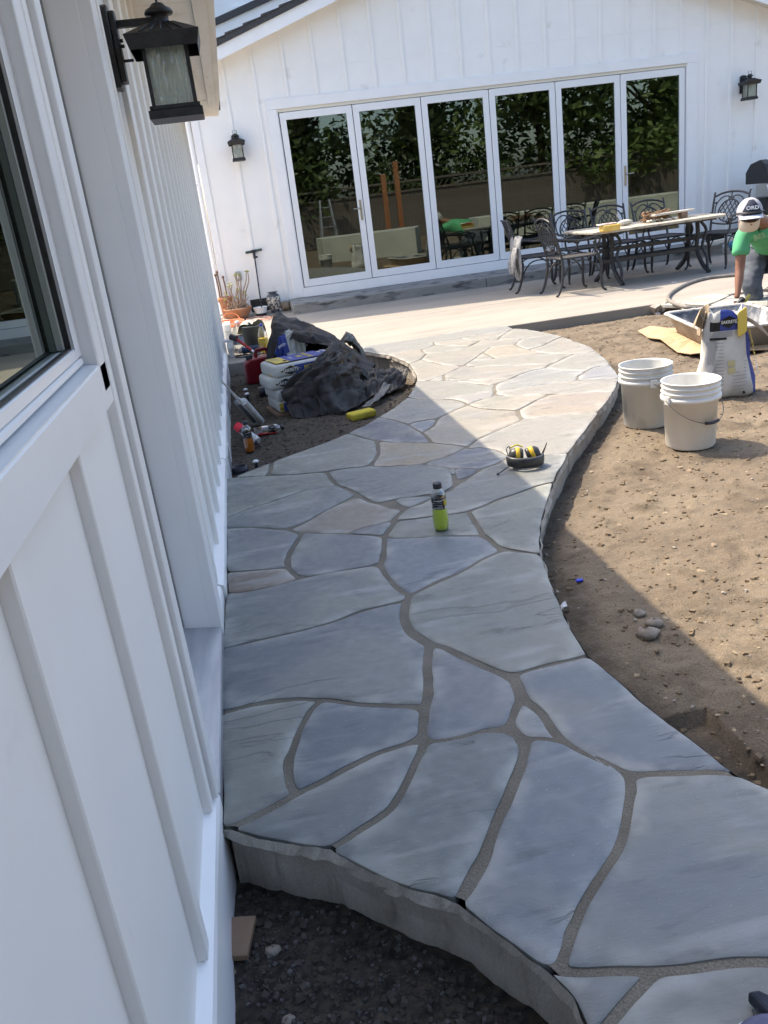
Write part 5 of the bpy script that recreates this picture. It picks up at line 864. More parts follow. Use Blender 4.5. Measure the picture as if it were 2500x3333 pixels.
bd=thing('board','reddish board under the stack of mortar bags','board',(sx0,sy0,bz-.02)); MB().box(-.30,.28,-.20,.19,-.005,.028).build('plank',M['wood'],bd,False,.004); bd.rotation_euler=(0,0,rz)
zb=bz+.009
mortar_bag('bottom bag of the mortar stack with its print upside down',(sx0+.01,sy0-.01,zb),rz,1,True)
mortar_bag('mortar bag second from the bottom of the stack',(sx0+.0,sy0,zb+.092),rz+.03,2)
mortar_bag('mortar bag second from the top of the stack',(sx0-.035,sy0-.01,zb+.184),rz-.02,3)
mortar_bag('top mortar bag of the stack, blue and yellow print facing up',(sx0+.0,sy0+.01,zb+.277),rz+.07,4)
# crumpled empty bag on top at the back
cb=thing('crumpled_bag','crumpled empty blue and white mortar bag under the edge of the tarp','bag',(.36,7.32,.22))
rnd=random.Random(5); m=MB(); V=[];F=[];n=15
for i in range(n):
    for j in range(n):
        u,v=i/(n-1)-.5,j/(n-1)-.5; V.append((.345+u*.25+rnd.gauss(0,.012),7.28+v*.16+rnd.gauss(0,.012),.27+.15*(1-4*u*u)*(1-2*v*v)+.035*rnd.random()-.12*(v<-.3)))
F=[(i*n+j,(i+1)*n+j,(i+1)*n+j+1,i*n+j+1) for i in range(n-1) for j in range(n-1)]
k=lambda f:(f//(n-1),f%(n-1))
blue=[f for q,f in enumerate(F) if (k(q)[0]<5 or (k(q)[0]>8 and k(q)[1]>6))]; white=[f for q,f in enumerate(F) if f not in blue]
pp_o=MB().add(V,F,False).build('paper',M['bagwhite'],cb); pp_o.data.materials.append(M['bagblue'])
for q in range(len(F)): pp_o.data.polygons[q].material_index=1 if F[q] in blue else 0
text('lettering','PPER',.035,M['inkw'],cb,Matrix.Translation((-.085,-.11,.11))@Matrix.Rotation(1.0,4,'X')@Matrix.Rotation(.5,4,'Z'))
# tarp
M['tarp']=mat('charcoal_tarp',(.024,.022,.022),.6,(.045,.040,.037),3,stain=(.085,.078,.07),ss=9,sf=(.62,.85),bump=.35,bs=45,spec=.35,fine=.1)
tp_=thing('tarp','crumpled charcoal tarp thrown over the mortar bags','tarp',(.6,7.0,-.13))
def sheet(rows,cols,fn,name,fold,seed,th=.006,par=tp_):
    V=[];nz=np.random.RandomState(seed)
    P=np.array([[fn(i/(rows-1),j/(cols-1)) for j in range(cols)] for i in range(rows)])
    du=np.gradient(P,axis=0);dv=np.gradient(P,axis=1);N=np.cross(du,dv);N/=np.maximum(np.linalg.norm(N,axis=2),1e-9)[:,:,None]
    I,J=np.meshgrid(np.linspace(0,1,rows),np.linspace(0,1,cols),indexing='ij')
    def ridge(x,y,s): q=fbm(x,y,3,s); return 1-np.abs(q)*5
    d=fold*(.75*ridge(I*2.6+J*1.9,J*3.0-I*2.3,seed)+.40*ridge(I*5+J*4.5,J*5-I*4.5,seed+3)+.16*ridge(I*12,J*13,seed+5)-.75)
    P=P+N*d[:,:,None]; fz=np.array([[gz(x,y) for x,y,_ in r] for r in P[::4,::4]]); 
    P[:,:,2]=np.maximum(P[:,:,2],-.115)
    m=MB(); m.add([tuple(p) for r in P for p in r],[(i*cols+j,i*cols+j+1,(i+1)*cols+j+1,(i+1)*cols+j) for i in range(rows-1) for j in range(cols-1)],True)
    o=m.build(name,M['tarp'],par); o.modifiers.new('s','SOLIDIFY').thickness=th; return o
def lerpc(C,t):
    t=min(max(t,0),1)*(len(C)-1); i=min(int(t),len(C)-2); f=t-i; f=f*f*(3-2*f)*.5+f*.5; return [a+(b-a)*f for a,b in zip(C[i],C[i+1])]
# front sheet: rows run along the left edge -> right, each row a profile from the ground up over the bags to the back
prof=[ # ground front, lower face, upper face, crest, back
 [(.24,6.37,-.12),(.205,6.47,-.02),(.175,6.52,.08),(.30,6.56,.17),(.45,6.56,.235),(.56,6.66,.285),(.64,6.86,.30)],
 [(.33,6.33,-.12),(.31,6.43,.01),(.32,6.48,.12),(.43,6.53,.20),(.56,6.60,.275),(.64,6.76,.315),(.69,6.98,.31)],
 [(.47,6.30,-.12),(.45,6.40,.03),(.47,6.46,.15),(.56,6.53,.235),(.655,6.64,.305),(.71,6.82,.325),(.74,7.10,.30)],
 [(.61,6.31,-.12),(.60,6.43,.04),(.62,6.51,.15),(.68,6.60,.23),(.745,6.74,.285),(.77,6.96,.29),(.79,7.26,.25)],
 [(.74,6.42,-.12),(.73,6.54,.01),(.75,6.64,.10),(.78,6.75,.17),(.81,6.92,.20),(.83,7.15,.19),(.85,7.45,.14)],
 [(.86,6.60,-.12),(.86,6.70,-.04),(.87,6.80,.01),(.88,6.93,.05),(.90,7.10,.07),(.92,7.33,.06),(.94,7.6,.0)]]
def fr(u,v):
    a=[lerpc(p,v) for p in prof]; return lerpc(a,u)
sheet(96,100,fr,'front_sheet',.055,21)
# back hump
prof2=[
 [(.175,7.36,-.05),(.165,7.42,.12),(.17,7.50,.27),(.19,7.60,.38),(.24,7.80,.46),(.27,8.1,.40),(.28,8.5,.0)],
 [(.22,7.26,.36),(.235,7.32,.43),(.25,7.42,.485),(.28,7.58,.525),(.31,7.80,.54),(.33,8.15,.45),(.36,8.6,.0)],
 [(.37,7.20,.385),(.385,7.25,.42),(.40,7.36,.455),(.43,7.52,.485),(.46,7.80,.485),(.48,8.12,.38),(.50,8.55,-.05)],
 [(.53,7.10,.335),(.54,7.16,.365),(.55,7.28,.39),(.57,7.46,.41),(.60,7.75,.39),(.62,8.05,.29),(.64,8.45,-.08)],
 [(.69,7.00,.26),(.70,7.06,.285),(.71,7.18,.30),(.73,7.38,.305),(.75,7.68,.265),(.77,7.98,.17),(.80,8.3,-.10)],
 [(.84,6.92,.08),(.86,7.0,.11),(.87,7.15,.13),(.90,7.36,.135),(.93,7.62,.11),(.97,7.85,.05),(1.0,8.1,-.11)],
 [(.95,6.92,-.08),(.97,7.0,-.04),(1.0,7.12,.0),(1.04,7.3,.02),(1.08,7.5,.0),(1.1,7.65,-.05),(1.12,7.85,-.12)]]
sheet(90,76,lambda u,v:lerpc([lerpc(p,v) for p in prof2],u),'back_sheet',.045,33)
# dark inside of the heap
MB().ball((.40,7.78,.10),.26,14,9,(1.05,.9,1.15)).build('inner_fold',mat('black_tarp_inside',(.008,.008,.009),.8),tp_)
# pale grey fold at the back right and the tail spreading to the curb
M['tarp2']=mat('grey_tarp_lining',(.085,.088,.085),.6,(.13,.132,.125),4,bump=.3,bs=40)
def fold2(u,v): return lerpc([lerpc([(.80,7.55,.16),(.86,7.58,.24),(.93,7.64,.22),(.99,7.70,.08),(1.02,7.75,-.11)],u),lerpc([(.84,7.75,.20),(.90,7.78,.275),(.97,7.80,.235),(1.03,7.82,.07),(1.06,7.85,-.11)],u),lerpc([(.80,8.05,.10),(.88,8.08,.17),(.97,8.05,.13),(1.05,8.02,.0),(1.08,8.0,-.11)],u)],v)
o=sheet(40,34,fold2,'grey_fold',.035,44); o.data.materials.clear(); o.data.materials.append(M['tarp2'])
prof3=[[(.86,6.62,-.10),(.88,6.80,.0),(.90,6.98,.04),(.93,7.2,.02),(.95,7.4,-.05)],[(.96,6.66,-.11),(.99,6.84,-.02),(1.02,7.0,.03),(1.05,7.2,.0),(1.07,7.4,-.08)],[(1.08,6.74,-.11),(1.12,6.90,-.03),(1.15,7.04,.01),(1.18,7.18,-.01),(1.2,7.34,-.10)],[(1.22,6.88,-.11),(1.26,6.97,-.05),(1.30,7.06,-.01),(1.31,7.14,-.02),(1.31,7.22,-.10)]]
sheet(70,60,lambda u,v:lerpc([lerpc(p,v) for p in prof3],u),'tail',.05,55)
def strip(u,v): return lerpc([lerpc([(.78,6.42,-.115),(.86,6.50,-.10),(.94,6.62,-.08),(1.02,6.76,-.03)],u),lerpc([(.84,6.39,-.115),(.93,6.47,-.095),(1.01,6.60,-.07),(1.09,6.74,-.04)],u)],v)
o=sheet(22,8,strip,'loose_flap',.018,66); o.data.materials.clear(); o.data.materials.append(M['tarp2'])
M['sp2']=mat('dirty_yellow_sponge',(.50,.40,.04),.9,(.30,.24,.03),8,fac=(.5,.7),bump=.8,bs=60)
p=at(1178,1352,Z=-.11); sg=thing('grout_sponge','dirty yellow grout sponge on the soil in front of the tarp','sponge',(p.x,p.y+.03,gz(p.x,p.y)),math.radians(18)); MB().box(-.105,.105,-.06,.06,0,.055).build('foam',M['sp2'],sg,False,.018,3)
# bottles
def clear(name,col,al=.28):
    m=bpy.data.materials.new(name); m.use_nodes=True; n=m.node_tree.nodes; l=m.node_tree.links; n.remove(n['Principled BSDF'])
    f=n.new('ShaderNodeLayerWeight'); f.inputs[0].default_value=.35; g=n.new('ShaderNodeBsdfGlossy'); g.inputs['Roughness'].default_value=.08; t=n.new('ShaderNodeBsdfTransparent'); t.inputs[0].default_value=(*col,1)
    r=n.new('ShaderNodeMapRange'); r.inputs[3].default_value=.10; r.inputs[4].default_value=.75; l.new(f.outputs['Facing'],r.inputs[0]); x=n.new('ShaderNodeMixShader'); l.new(r.outputs[0],x.inputs[0]); l.new(t.outputs[0],x.inputs[1]); l.new(g.outputs[0],x.inputs[2]); l.new(x.outputs[0],n['Material Output'].inputs[0]); return m
M['pet']=clear('clear_pet',(.90,.92,.92))
def liquid(name,col):
    m=mat(name,col,.12,spec=.4); b=m.node_tree.nodes['Principled BSDF']; b.inputs['Transmission Weight'].default_value=.1; b.inputs['IOR'].default_value=1.2; b.inputs['Subsurface Weight'].default_value=0; return m
M['lbl']=mat('printed_black_label',(.012,.012,.014),.35,(.30,.30,.30),55,nd=2,fac=(.56,.60),stretch=(.5,.5,3.2))
def bottle(name,label,loc,H,R,liq,level,capm,lblm,M4=None,lz=(.52,.76),lab2=None):
    t=thing(name,label,'bottle',loc)
    prof=[(0,.004),(R*.55,.0),(R*.86,.004),(R*.98,.018),(R*1.02,.06),(R*.97,.085*H/.2),(R*.86,.115*H/.2),(R*.88,.125*H/.2),(R*.95,.14*H/.2),(R*.96,.165*H/.2),(R*.80,.176*H/.2),(R*.52,.188*H/.2),(R*.42,.192*H/.2),(R*.42,.20*H/.2)] if H<.22 else [(0,.004),(R*.6,0),(R*.95,.006),(R,.03),(R,H*.30),(R*.97,H*.34),(R,H*.38),(R,H*.60),(R*.92,H*.70),(R*.6,H*.83),(R*.36,H*.90),(R*.34,H*.95)]
    X=M4 or Matrix()
    b=MB().lathe(prof,28); b.xf(X).build('shell',M['pet'],t,False)
    hh=max(z for r,z in prof)
    def rad(z):
        for (r0,z0),(r1,z1) in zip(prof,prof[1:]):
            if z0<=z<=z1 and z1>z0: return r0+(r1-r0)*(z-z0)/(z1-z0)
        return R
    if level:
        zs=[.004]+[.004+(level-.004)*k/10 for k in range(1,11)]; q=[(0,.003)]+[(max(.002,rad(max(z,.006))-.0012),z) for z in zs]+[(0,level)]
        MB().lathe(q,28).xf(X).build('drink',liq,t,False)
    if lblm:
        za,zb_=lz[0]*H,lz[1]*H; q=[(rad(za+(zb_-za)*k/6)+.0008,za+(zb_-za)*k/6) for k in range(7)]; MB().lathe(q,28).xf(X).build('label_sleeve',lblm,t,False)
    rc=.0195 if H<.22 else .016
    MB().lathe([(rc*.98,hh-.004),(rc,hh-.002),(rc,hh+.016),(rc*.9,hh+.019),(0,hh+.0192)],24).xf(X).build('cap',capm,t,False)
    return t
M['capk']=mat('dark_cap',(.02,.02,.03),.4); M['capb']=mat('blue_cap',(.02,.04,.45),.4); M['yl']=liquid('yellow_green_drink',(.62,.78,.02)); M['or']=liquid('orange_drink',(.62,.17,.006)); M['rd']=liquid('red_drink',(.45,.03,.03)); M['lemon']=liquid('lemon_drink',(.66,.44,.02))
p=at(1443,1731,Z=0); yb_=bottle('drink_bottle','half full bottle of yellow green sports drink standing on the path',(p.x,p.y+.028,.002),.195,.034,M['yl'],.098,M['capk'],M['lbl'])
# label print blocks
for a0,a1,z0,z1,mt in ((-1.15,-.62,.118,.142,M['sp2']),(-1.05,-.72,.104,.114,M['inkw']),(-2.5,-1.35,.141,.1435,M['inkw']),(-2.6,-1.4,.130,.1318,M['inkg']),(-2.6,-1.4,.122,.1238,M['inkg']),(-2.6,-1.3,.106,.113,M['inkg'])):
    V=[];N=8
    for k in range(N+1):
        q=a0+(a1-a0)*k/N
        for z in (z0,z1): V.append((.0345*math.cos(q),.0345*math.sin(q),z))
    MB().add(V,[(2*k,2*k+2,2*k+3,2*k+1) for k in range(N)]).build('label_print',mt,yb_,False)
G=lambda x,y,d=0: (x,y,gz(x,y)+d)
bottle('drink_bottle','half full orange drink bottle standing in the soil by the left wall',G(-.115,5.66),.20,.034,M['or'],.105,M['capk'],M['lbl'])
ry=Matrix.Rotation(math.radians(90),4,'Y'); bottle('drink_bottle','nearly empty bottle lying on the soil with its dark cap to the right',G(-.07,6.02,.036),.20,.034,M['rd'],.0,M['capk'],M['lbl'],Matrix.Rotation(math.radians(4),4,'Z')@ry)
o=[x for x in bpy.data.objects if x.get('label','').startswith('nearly empty')][0]; MB().box(.02,.16,-.02,.02,-.031,-.016).build('red_residue',M['rd'],o,False,.008)
bottle('soda_bottle','big soda bottle of yellow drink with a blue cap beside the fuel can',(.16,9.16,-.004),.31,.052,M['lemon'],.165,M['capb'],mat('soda_label',(.55,.40,.05),.4,(.35,.30,.08),30),None,(.34,.52))
# water jug, bucket with cloth, fuel can, grinder, mallet, pipe
jg=thing('water_jug','clear plastic water jug on the patio corner behind the fuel can','jug',(-.085,9.75,-.004)); MB().lathe([(0,.002),(.075,.002),(.08,.02),(.08,.17),(.074,.20),(.05,.25),(.022,.285),(.02,.30)],26).build('shell',clear('jug_plastic',(.82,.84,.82)),jg,False); MB().lathe([(.024,.295),(.024,.315),(0,.316)],18).build('cap',M['vinyl'],jg,False)
MB().lathe([(.0812,.06),(.0812,.15)],26).build('label_sleeve',mat('jug_label',(.20,.27,.42),.4,(.65,.65,.65),22,fac=(.5,.56)),jg,False); MB().tube([(.075,.02,.22),(.10,.02,.24),(.10,.02,.13),(.078,.02,.12)],.01,7).build('handle',M['vinyl'],jg,False)
mk=thing('marker_pen','black marker standing in front of the water jug','pen',(-.01,9.62,.0)); MB().tube([(-.005,9.62,.235),(.01,9.66,.33)],.012,8).build('barrel',M['capk'],mk)
bk=thing('pail','dark grey pail with a pale cloth over its rim beside the soda bottle','pail',(.07,9.42,-.004)); MB().lathe([(0,.002),(.10,.0),(.128,.27),(.134,.27),(.134,.285),(.124,.285),(.10,.02)],28).build('shell',mat('grey_plastic_pail',(.085,.105,.105),.5,(.14,.16,.155),8),bk,False)
A=[]
for i,r in enumerate((.03,.08,.135,.15,.16)): A.append([(.07+r*math.cos(q)*(1.1 if math.cos(q)<0 else .9),9.40+r*math.sin(q),(.295,.325,.30,.255,.20)[i]+.022*math.sin(q*3+i)) for q in [k*math.pi*2/14 for k in range(9)]])
drape('cloth',A,M['pale'],bk,.006)
fc=thing('fuel_can','red plastic fuel can standing in the soil next to the mortar bags','fuel can',G(.055,8.22,.0),math.radians(8)); M['red']=mat('red_plastic',(.24,.008,.018),.4,(.17,.008,.015),6)
MB().prism([(-.13,0),(.13,0),(.135,.03),(.135,.21),(.115,.245),(-.08,.235),(-.135,.20),(-.135,.02)],-.085,.085,'y').build('body',M['red'],fc,False,.02,3)
MB().tube(cr([(-.01,0,.225),(.0,0,.295),(.04,0,.305),(.10,0,.30),(.115,0,.225)],4),.017,8).build('handle',M['red'],fc,False); MB().lathe([(.032,.225),(.034,.27),(0,.272)],18,(-.075,0,0)).build('cap',M['capk'],fc,False)
gd=thing('angle_grinder','dark blue angle grinder with its cord on the patio edge','grinder',(-.07,9.28,-.004)); M['navy']=mat('navy_plastic',(.02,.05,.12),.45)
MB().tube([(-.07,9.30,.045),(.03,9.26,.05),(.10,9.24,.06)],[.042,.038,.030],12).build('body',M['navy'],gd); MB().tube([(-.11,9.31,.04),(-.07,9.30,.05)],[.03,.04],12).build('gear_head',M['steel'],gd)
MB().tube(cr([(.10,9.24,.06),(.16,9.18,.02),(.12,9.10,.006),(.0,9.05,.006),(-.1,9.08,.006),(-.16,9.16,.006),(-.1,9.24,.006),(.0,9.2,.006),(.05,9.12,.006)],5),.007,6).build('cord',M['capk'],gd)
ml=thing('mallet','red handled mallet with a dark head leaning on the pipe','mallet',(-.12,9.22,.0)); MB().tube([(-.135,9.20,.20),(.02,9.12,.055)],[.017,.015],9).build('handle',mat('red_handle',(.38,.03,.03),.5),ml); MB().tube([(.02,9.12,.055),(.06,9.10,.02)],.014,8).build('handle_tip',M['vinyl'],ml); MB().tube([(-.175,9.22,.215),(-.115,9.18,.19)],.034,12).build('head',M['capk'],ml)
pv=thing('pipe_fitting','white plastic water pipe and coupling coming out of the wall end','pipe',(-.2,9.3,-.004)); MB().tube([(-.262,9.32,.165),(-.14,9.30,.165)],.017,10).build('pipe',M['vinyl'],pv); MB().lathe([(.03,-.004),(.03,.07),(.034,.071),(.034,.12),(.028,.121),(.028,.15),(0,.151)],18,(-.20,9.30,0)).build('coupling',M['vinyl'],pv)
ub=thing('utility_box','pale grey utility box low at the end of the left house wall','utility box',(-.2,9.7,-.004)); MB().box(-.243,-.165,9.56,9.86,.0,.31).build('box',mat('pale_grey_box',(.56,.58,.58),.5),ub,bevel=.006); MB().box(-.2445,-.164,9.548,9.5595,.24,.30).build('lid_lip',M['vinyl'],ub)
# caulk cartridge, spray can, stakes, pipe stub
base=Vector(G(-.03,6.38,.03)); tip=at(718,1236,X=-.215); ax=(tip-base); q=ax.normalized(); side=q.cross(Vector((0,0,1))).normalized()
ck=thing('caulk_cartridge','dual white adhesive cartridge with a long mixing nozzle leaning on the left wall','cartridge',base); M['cart']=mat('cartridge_plastic',(.60,.61,.60),.4,(.40,.42,.44),9)
L=ax.length
for s_,mt,r in ((-.022,'cart',.026),(.026,'greycart',.018)):
    if mt=='greycart': M['greycart']=mat('grey_cartridge',(.16,.18,.20),.4)
    MB().tube([base+side*s_,base+side*s_+q*L*.52],r,12).build('tube',M[mt],ck)
MB().tube([base+side*-.03-q*.0,base+side*.04],.03,10).build('end_plate',M['cart'],ck); MB().tube([base+q*L*.525,base+q*L*.60],[.022,.012],10).tube([base+q*L*.60,base+q*L*.985],[.009,.005],8).build('nozzle',M['cart'],ck)
b0=Vector(G(-.055,5.76,.03)); t0=Vector((-.21,5.93,b0.z+.125)); qv=(t0-b0).normalized(); sc_=thing('spray_can','marking paint spray can with a bright red cap leaning on the left wall','spray can',b0)
MB().tube([b0,b0+qv*.155],.031,16).build('body',mat('spray_label',(.50,.50,.50),.35,(.10,.05,.05),14,fac=(.5,.56)),sc_); MB().tube([b0+qv*.0905,b0+qv*.128],.0316,16).build('label_sleeve',M['vinyl'],sc_); MB().tube([b0+qv*.156,b0+qv*.212],.0318,16).build('cap',mat('fluorescent_red',(.80,.03,.06),.45),sc_)
for x,y,h,lb in ((-.095,7.42,.10,'white capped dark stake in the soil, farther of the two by the fuel can'),(-.085,7.05,.13,'white capped dark stake in the soil in front of its twin'),(-.085,5.27,.03,'short white topped peg at the near tip of the planting bed')):
    s_=thing('survey_stake',lb,'stake',G(x,y),0,'white capped stakes in the bed'); MB().tube([(0,0,-.05),(0,0,h)],.010,8).build('shaft',M['capk'],s_,False); MB().lathe([(.012,h),(.020,h+.004),(.020,h+.012),(.012,h+.018),(0,h+.019)],14).build('cap',M['vinyl'],s_,False)
ps=thing('pipe_stub','short black drain pipe stub in the soil at the foot of the left wall','pipe',G(-.19,5.22)); MB().lathe([(.05,-.05),(.05,.05),(.042,.05),(.042,.0),(0,.0)],22).build('ring',M['capk'],ps,False); MB().lathe([(.054,.02),(.054,.03)],22).build('rib',M['capk'],ps,False)
pp=thing('pipe_stub','black corrugated pipe end lying in the soil below the fuel can','pipe',G(.12,7.62,.04)); MB().lathe([(.055,-.1),(.055,.1),(.045,.1),(.045,-.1)],20,M=Matrix.Rotation(math.radians(80),4,'Y')).build('ring',M['capk'],pp,False)
# ---------------------------------------------------------------- earmuffs on the path
p=at(1722,1528,Z=0); em=thing('ear_muffs','pair of black and yellow ear muffs with antennas lying on the sunny path','ear muffs',(p.x,p.y+.05,.003),math.radians(-8)); M['rub']=mat('black_rubber',(.022,.021,.022),.38,(.05,.05,.05),12); M['muff']=mat('yellow_muff',(.72,.45,.03),.35)
V=[];n=22
for i in range(n+1):
    a=math.pi+math.pi*i/n; R0=.088
    for (dr,z) in ((0,.012),(.006,.014),(.010,.035),(.009,.060),(.0,.066),(-.006,.060),(-.007,.030),(-.004,.014)): V.append(((R0+dr)*math.cos(a),(.070+dr)*math.sin(a),z+.008*math.cos(a)*-.5))
MB().add(V,[(i*8+k,i*8+(k+1)%8,(i+1)*8+(k+1)%8,(i+1)*8+k) for i in range(n) for k in range(8)]+[tuple(range(8)),tuple(range(n*8,n*8+8))[::-1]],True).build('headband',M['rub'],em,False)
for s_,tilt in ((-1,.15),(1,-.30)):
    X=Matrix.Translation((s_*.047,.012,.052))@Matrix.Rotation(tilt,4,'Y')@Matrix.Rotation(s_*math.pi/2,4,'Y')
    MB().lathe([(0,.036),(.022,.034),(.033,.022),(.037,.006)],22).xf(X@Matrix.Diagonal((1.25,1,1,1))).build('cup_shell',M['rub'],em,False); MB().lathe([(.0372,.0055),(.040,-.002),(.040,-.016),(.036,-.0165)],22).xf(X@Matrix.Diagonal((1.25,1,1,1))).build('cup_ring',M['muff'],em,False)
    MB().lathe([(.037,-.017),(.039,-.024),(.034,-.034),(.02,-.032),(.018,-.018)],22).xf(X@Matrix.Diagonal((1.25,1,1,1))).build('cushion',M['rub'],em,False)
    MB().tube(cr([(s_*.085,0,.06),(s_*.088,.03,.095),(s_*.070,.05,.10),(s_*.065,.05,.07)] if s_<0 else [(s_*.082,.0,.05),(s_*.110,.02,.085),(s_*.120,.03,.100),(s_*.118,.035,.09),(s_*.09,.02,.03)],5),.0028,6).build('wire_arm',M['rub'],em,False)
MB().tube([(-.085,-.02,.02),(-.155,-.085,.006)],[.0028,.003],6).tube([(-.155,-.085,.006),(-.162,-.092,.006)],.0055,8).build('antenna',M['rub'],em,False)
MB().tube(cr([(.0,.05,.09),(-.03,.06,.102),(-.065,.045,.095)],5),.004,6).build('cord',mat('yellow_cord',(.45,.42,.05),.5),em,False)
# ---------------------------------------------------------------- debris
rnd=random.Random(77)
def scatter(name,n,smin,smax,mt,flat,region,seed):
    r=random.Random(seed); pts=[region(r) for _ in range(n)]; Z=ground_z(np.array([a for a,b in pts]),np.array([b for a,b in pts])); m=MB()
    for (x,y),z in zip(pts,Z):
        s=smin*(smax/smin)**(r.random()**2.2); R=Matrix.Translation((x,y,z+s*.25*flat))@Matrix.Rotation(r.uniform(0,6.3),4,'Z')@Matrix.Rotation(r.uniform(-.35,.35),4,'X')
        a=[R@Vector((s*cx*r.uniform(.6,1.1),s*cy*r.uniform(.45,1.0),-s*.4*flat)) for cx,cy in ((-1,-.7),(.8,-1),(1,.7),(-.7,1))]; b=[R@Vector((s*cx*r.uniform(.4,.8),s*cy*r.uniform(.3,.7),s*flat*r.uniform(.35,.7))) for cx,cy in ((-1,-.7),(.8,-1),(1,.7),(-.7,1))]
        m.hexa(a,b)
    return struct(m.build(name,mt),'stuff')
def inpath(x,y):
    c=False;n=len(OUTLINE);j=n-1
    for i in range(n):
        xi,yi=OUTLINE[i];xj,yj_=OUTLINE[j]
        if (yi>y)!=(yj_>y) and x<(xj-xi)*(y-yi)/(yj_-yi)+xi: c=not c
        j=i
    return c
def rej(f):
    def g(r):
        while True:
            p=f(r)
            if not inpath(*p): return p
    return g
right=rej(lambda r:(r.uniform(1.0,5.2),1.6+7.0*r.random()**1.5)); near=rej(lambda r:(r.uniform(-.25,.55),r.uniform(.7,1.7))); bed=rej(lambda r:(r.uniform(-.24,1.3),r.uniform(5.0,8.4)))
M['clod']=mat('dirt_clod',(.13,.094,.058),.95,(.18,.135,.085),30,bump=.6,bs=60); M['darkstone']=mat('damp_pebble',(.035,.033,.032),.85,(.10,.095,.09),9,bump=.4,bs=80)
scatter('gravel',1300,.003,.012,M['rock'],.7,right,1); scatter('dirt_clods',9000,.003,.016,M['clod'],.6,right,2); scatter('wood_chips',800,.006,.022,M['chip'],.12,right,3)
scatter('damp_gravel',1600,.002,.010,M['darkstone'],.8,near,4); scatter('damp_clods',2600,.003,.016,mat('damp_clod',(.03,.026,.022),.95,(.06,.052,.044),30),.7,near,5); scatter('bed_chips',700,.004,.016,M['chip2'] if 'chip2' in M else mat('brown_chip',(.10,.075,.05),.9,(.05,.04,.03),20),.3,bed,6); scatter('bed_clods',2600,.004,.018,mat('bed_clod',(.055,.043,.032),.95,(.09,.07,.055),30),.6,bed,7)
def rock(label,u,v,r,mt,sc=(1,.8,.55)):
    p=at(u,v,Z=-.11); t=thing('loose_rock',label,'rock',(p.x,p.y,gz(p.x,p.y))); m=MB().ball((0,0,r*.25),r,9,6,sc); m.v=[(a+rnd.gauss(0,r*.12),b+rnd.gauss(0,r*.12),c+rnd.gauss(0,r*.08)) for a,b,c in m.v]; m.build('rock_body',mt,t,False)
rock('pale chunk of rubble beside the path edge near the shadow tip',2052,1272,.04,M['bleached'],(1.3,.8,.5)); rock('grey stone half sunk in the shaded dirt right of the path',2110,2070,.04,M['rock']); rock('smaller grey stone in the shaded dirt, upper of the scattered ones',2080,2010,.025,M['rock']); rock('flat pale stone in the shaded dirt nearest the shadow edge',2130,2045,.032,M['rock']); rock('pale pebble in the dark soil at the foot of the near left wall',735,3130,.016,M['rock']); rock('largest grey pebble in the dark soil under the path slab',880,3060,.018,M['rock']); rock('grey pebble near the bottom edge of the dark soil pit',930,3280,.014,M['rock'])
p=at(785,3070,Z=-.15); wb=thing('wood_offcut','brown rectangular wood offcut lying in the dark soil pit','wood',(p.x,p.y,gz(p.x,p.y)+.004),math.radians(-12)); MB().box(-.028,.028,-.055,.055,0,.016).build('block',M['wood'],wb,False,.002)
hb=at(1110,3075,Z=-.15)
p=at(1822,1972,Z=-.10); sp_=thing('paper_scrap','small white paper scrap at the shaded edge of the path','paper',(p.x+.02,p.y,gz(p.x,p.y)+.01)); A=[[(-.02+.01*j,-.02+.013*i,.012*math.sin(i*1.7+j)+.015) for j in range(4)] for i in range(4)]; m=MB(); m.add([q for r in A for q in r],[(i*4+j,i*4+j+1,(i+1)*4+j+1,(i+1)*4+j) for i in range(3) for j in range(3)]); m.build('scrap',M['vinyl'],sp_,False)
p=at(1886,1890,Z=-.10); bc=thing('plastic_chip','tiny bright blue plastic chip in the shaded dirt','chip',(p.x,p.y,gz(p.x,p.y)+.004)); MB().box(-.014,.014,-.009,.009,0,.008).build('chip_body',M['capb'],bc,False,.002)
p=at(2055,940,Z=0); pp=thing('paper_scrap','tiny white scrap on the patio below the table','paper',(p.x+.55,p.y-.02,.0)); MB().box(-.03,.03,-.02,.02,.001,.006).build('scrap',M['vinyl'],pp,False)

